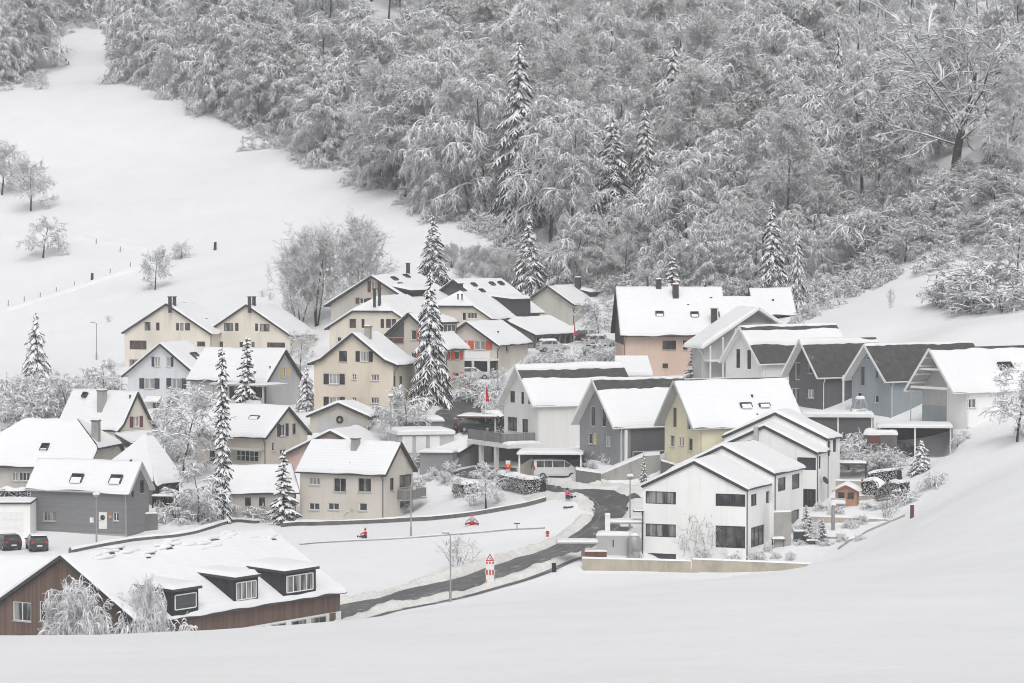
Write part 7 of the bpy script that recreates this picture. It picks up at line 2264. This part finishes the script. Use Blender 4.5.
# ------------------------------------------------------------------ hedges
def hedge(label, pts, w, h, seed, d0=190., n_per=420, mat='leaf_dark', cap=.22):
    path = smooth_path([G(a, b, d0) for a, b in pts], .5)
    o0 = Vector((path[0].x, path[0].y, ground(path[0].x, path[0].y)))
    o = thing('hedge', label, 'hedge', o0)
    rs = np.random.RandomState(seed)
    acc = sum((b - a).length for a, b in zip(path[:-1], path[1:]))
    n = int(acc * n_per * h * .5)
    i = rs.randint(0, len(path) - 1, n)
    A = np.array([(p.x, p.y) for p in path]); t = rs.rand(n, 1)
    c = A[i] * (1 - t) + A[i + 1] * t
    d = unit(np.gradient(A, axis=0))[i]; s = np.c_[d[:, 1], -d[:, 0]]
    u = np.clip(rs.normal(0, .5, n), -1, 1) * w / 2; u = np.where(rs.rand(n) < .6, np.sign(u) * w / 2 * rs.uniform(.75, 1.05, n), u)
    zz = rs.uniform(0, 1.0, n) * h
    g = np.array([ground(*q) for q in c])
    p = np.c_[c + s * u[:, None], g + zz] - np.array(o0)
    dr = unit(rs.normal(0, 1, (n, 3)) + np.array([0, 0, .2]))
    L = rs.uniform(.10, .24, n)[:, None]
    v, F = tubes(p - dr * L / 2, p + dr * L / 2, np.full(n, .055), np.full(n, .02), n=3, rnd=rs)
    mobj('foliage', mesh_np('foliage', v, F, M[mat]), o)
    # inner stem mass
    core = MB()
    for a, b in zip(path[:-1], path[1:]):
        za, zb = ground(a.x, a.y), ground(b.x, b.y)
        core.plank(Vector((a.x, a.y, za + h * .42)) - o0, Vector((b.x, b.y, zb + h * .42)) - o0, w * .6, h * .8)
    core.build('branches', M['wood_dark'], o)
    V, F = [], []
    nz = Noise(seed, 2.2); m = 9; k = max(6, int(acc / .25))
    for q in range(k + 1):
        f = q / k * (len(path) - 1); i0 = min(int(f), len(path) - 2); pp = path[i0].lerp(path[i0 + 1], f - i0)
        tt = (path[i0 + 1] - path[i0]).normalized(); ss = Vector((tt.y, -tt.x))
        for j in range(m):
            uu = (j / (m - 1) - .5) * 2
            e = max(0, 1 - abs(uu) ** 3) * min(1, q / 3, (k - q) / 3)
            V.append((pp.x + ss.x * uu * w * .55 - o0.x, pp.y + ss.y * uu * w * .55 - o0.y, ground(pp.x, pp.y) + h - .02 - .14 * abs(uu) ** 2 + cap * e * (1 + .45 * float(nz(q * .25, j * .3))) - o0.z))
    for q in range(k):
        for j in range(m - 1):
            a = q * m + j; F.append((a, a + m, a + m + 1, a + 1))
    mobj('snow_cap', mesh_np('snow_cap', V, F, M['cap_snow'], True), o)
hedge('dark clipped hedge with thick snow top before the van carport', ((500, 486), (515, 490), (530, 493), (544, 492)), 1.3, 1.55, 3)
hedge('dark rounded hedge left of the apple tree', ((457, 494), (466, 496), (476, 493)), 1.1, 1.35, 4)
hedge('long snow-dusted evergreen hedge beside the playhouse', ((862, 497), (880, 498), (905, 500)), 1.1, 1.7, 5, 262, cap=.12)
hedge('upper snow-dusted hedge behind the pergola', ((868, 484), (882, 482), (900, 480)), 1.1, 1.2, 6, 262, cap=.12)
hedge('dark hedge in the left garden behind the parked cars', ((0, 500), (15, 501), (30, 500)), 1.2, 1.2, 7)
hedge('evergreen hedge beside the grey loggia', ((626, 452), (645, 453), (660, 453)), 1.0, 1.2, 8)
hedge('snowy evergreen hedge right of the flagpole', ((484, 428), (494, 430), (503, 434)), 1.2, 2.0, 9)
# ------------------------------------------------------------------ alike things in a group: say which one, counted from the left
ORD = ['first', 'second', 'third', 'fourth', 'fifth', 'sixth', 'seventh', 'eighth', 'ninth', 'tenth', 'eleventh', 'twelfth', 'thirteenth', 'fourteenth', 'fifteenth', 'sixteenth', 'seventeenth', 'eighteenth', 'nineteenth', 'twentieth']
ORD += ['twenty-' + q for q in ORD[:9]] + ['thirtieth'] + ['thirty-' + q for q in ORD[:9]]
bylab = {}
for o in scene.objects:
    if o.parent is None and o.get('group') and o.get('label'): bylab.setdefault(o['label'], []).append(o)
for lab, obs in bylab.items():
    if 1 < len(obs) <= len(ORD):
        obs.sort(key=lambda o: project(o.location)[0])
        for k, o in enumerate(obs):
            o['label'] = lab + ', ' + ('leftmost' if k == 0 else 'rightmost' if k == len(obs) - 1 else ORD[k] + ' from left')
# ------------------------------------------------------------------ thin winter haze round the whole place
hm = bpy.data.materials.new('haze_air'); hm.use_nodes = True
hn = hm.node_tree; hn.nodes.clear()
ho = hn.nodes.new('ShaderNodeOutputMaterial'); hv = hn.nodes.new('ShaderNodeVolumePrincipled')
hv.inputs['Color'].default_value = (.93, .94, .96, 1); hv.inputs['Density'].default_value = HAZE; hv.inputs['Anisotropy'].default_value = .2
hn.links.new(hv.outputs[0], ho.inputs['Volume'])
hz = MB().bb(-760, 760, -340, 1460, 2, 215).build('haze', hm)
tag(hz, 'thin grey winter haze over the valley', 'haze', kind='stuff')
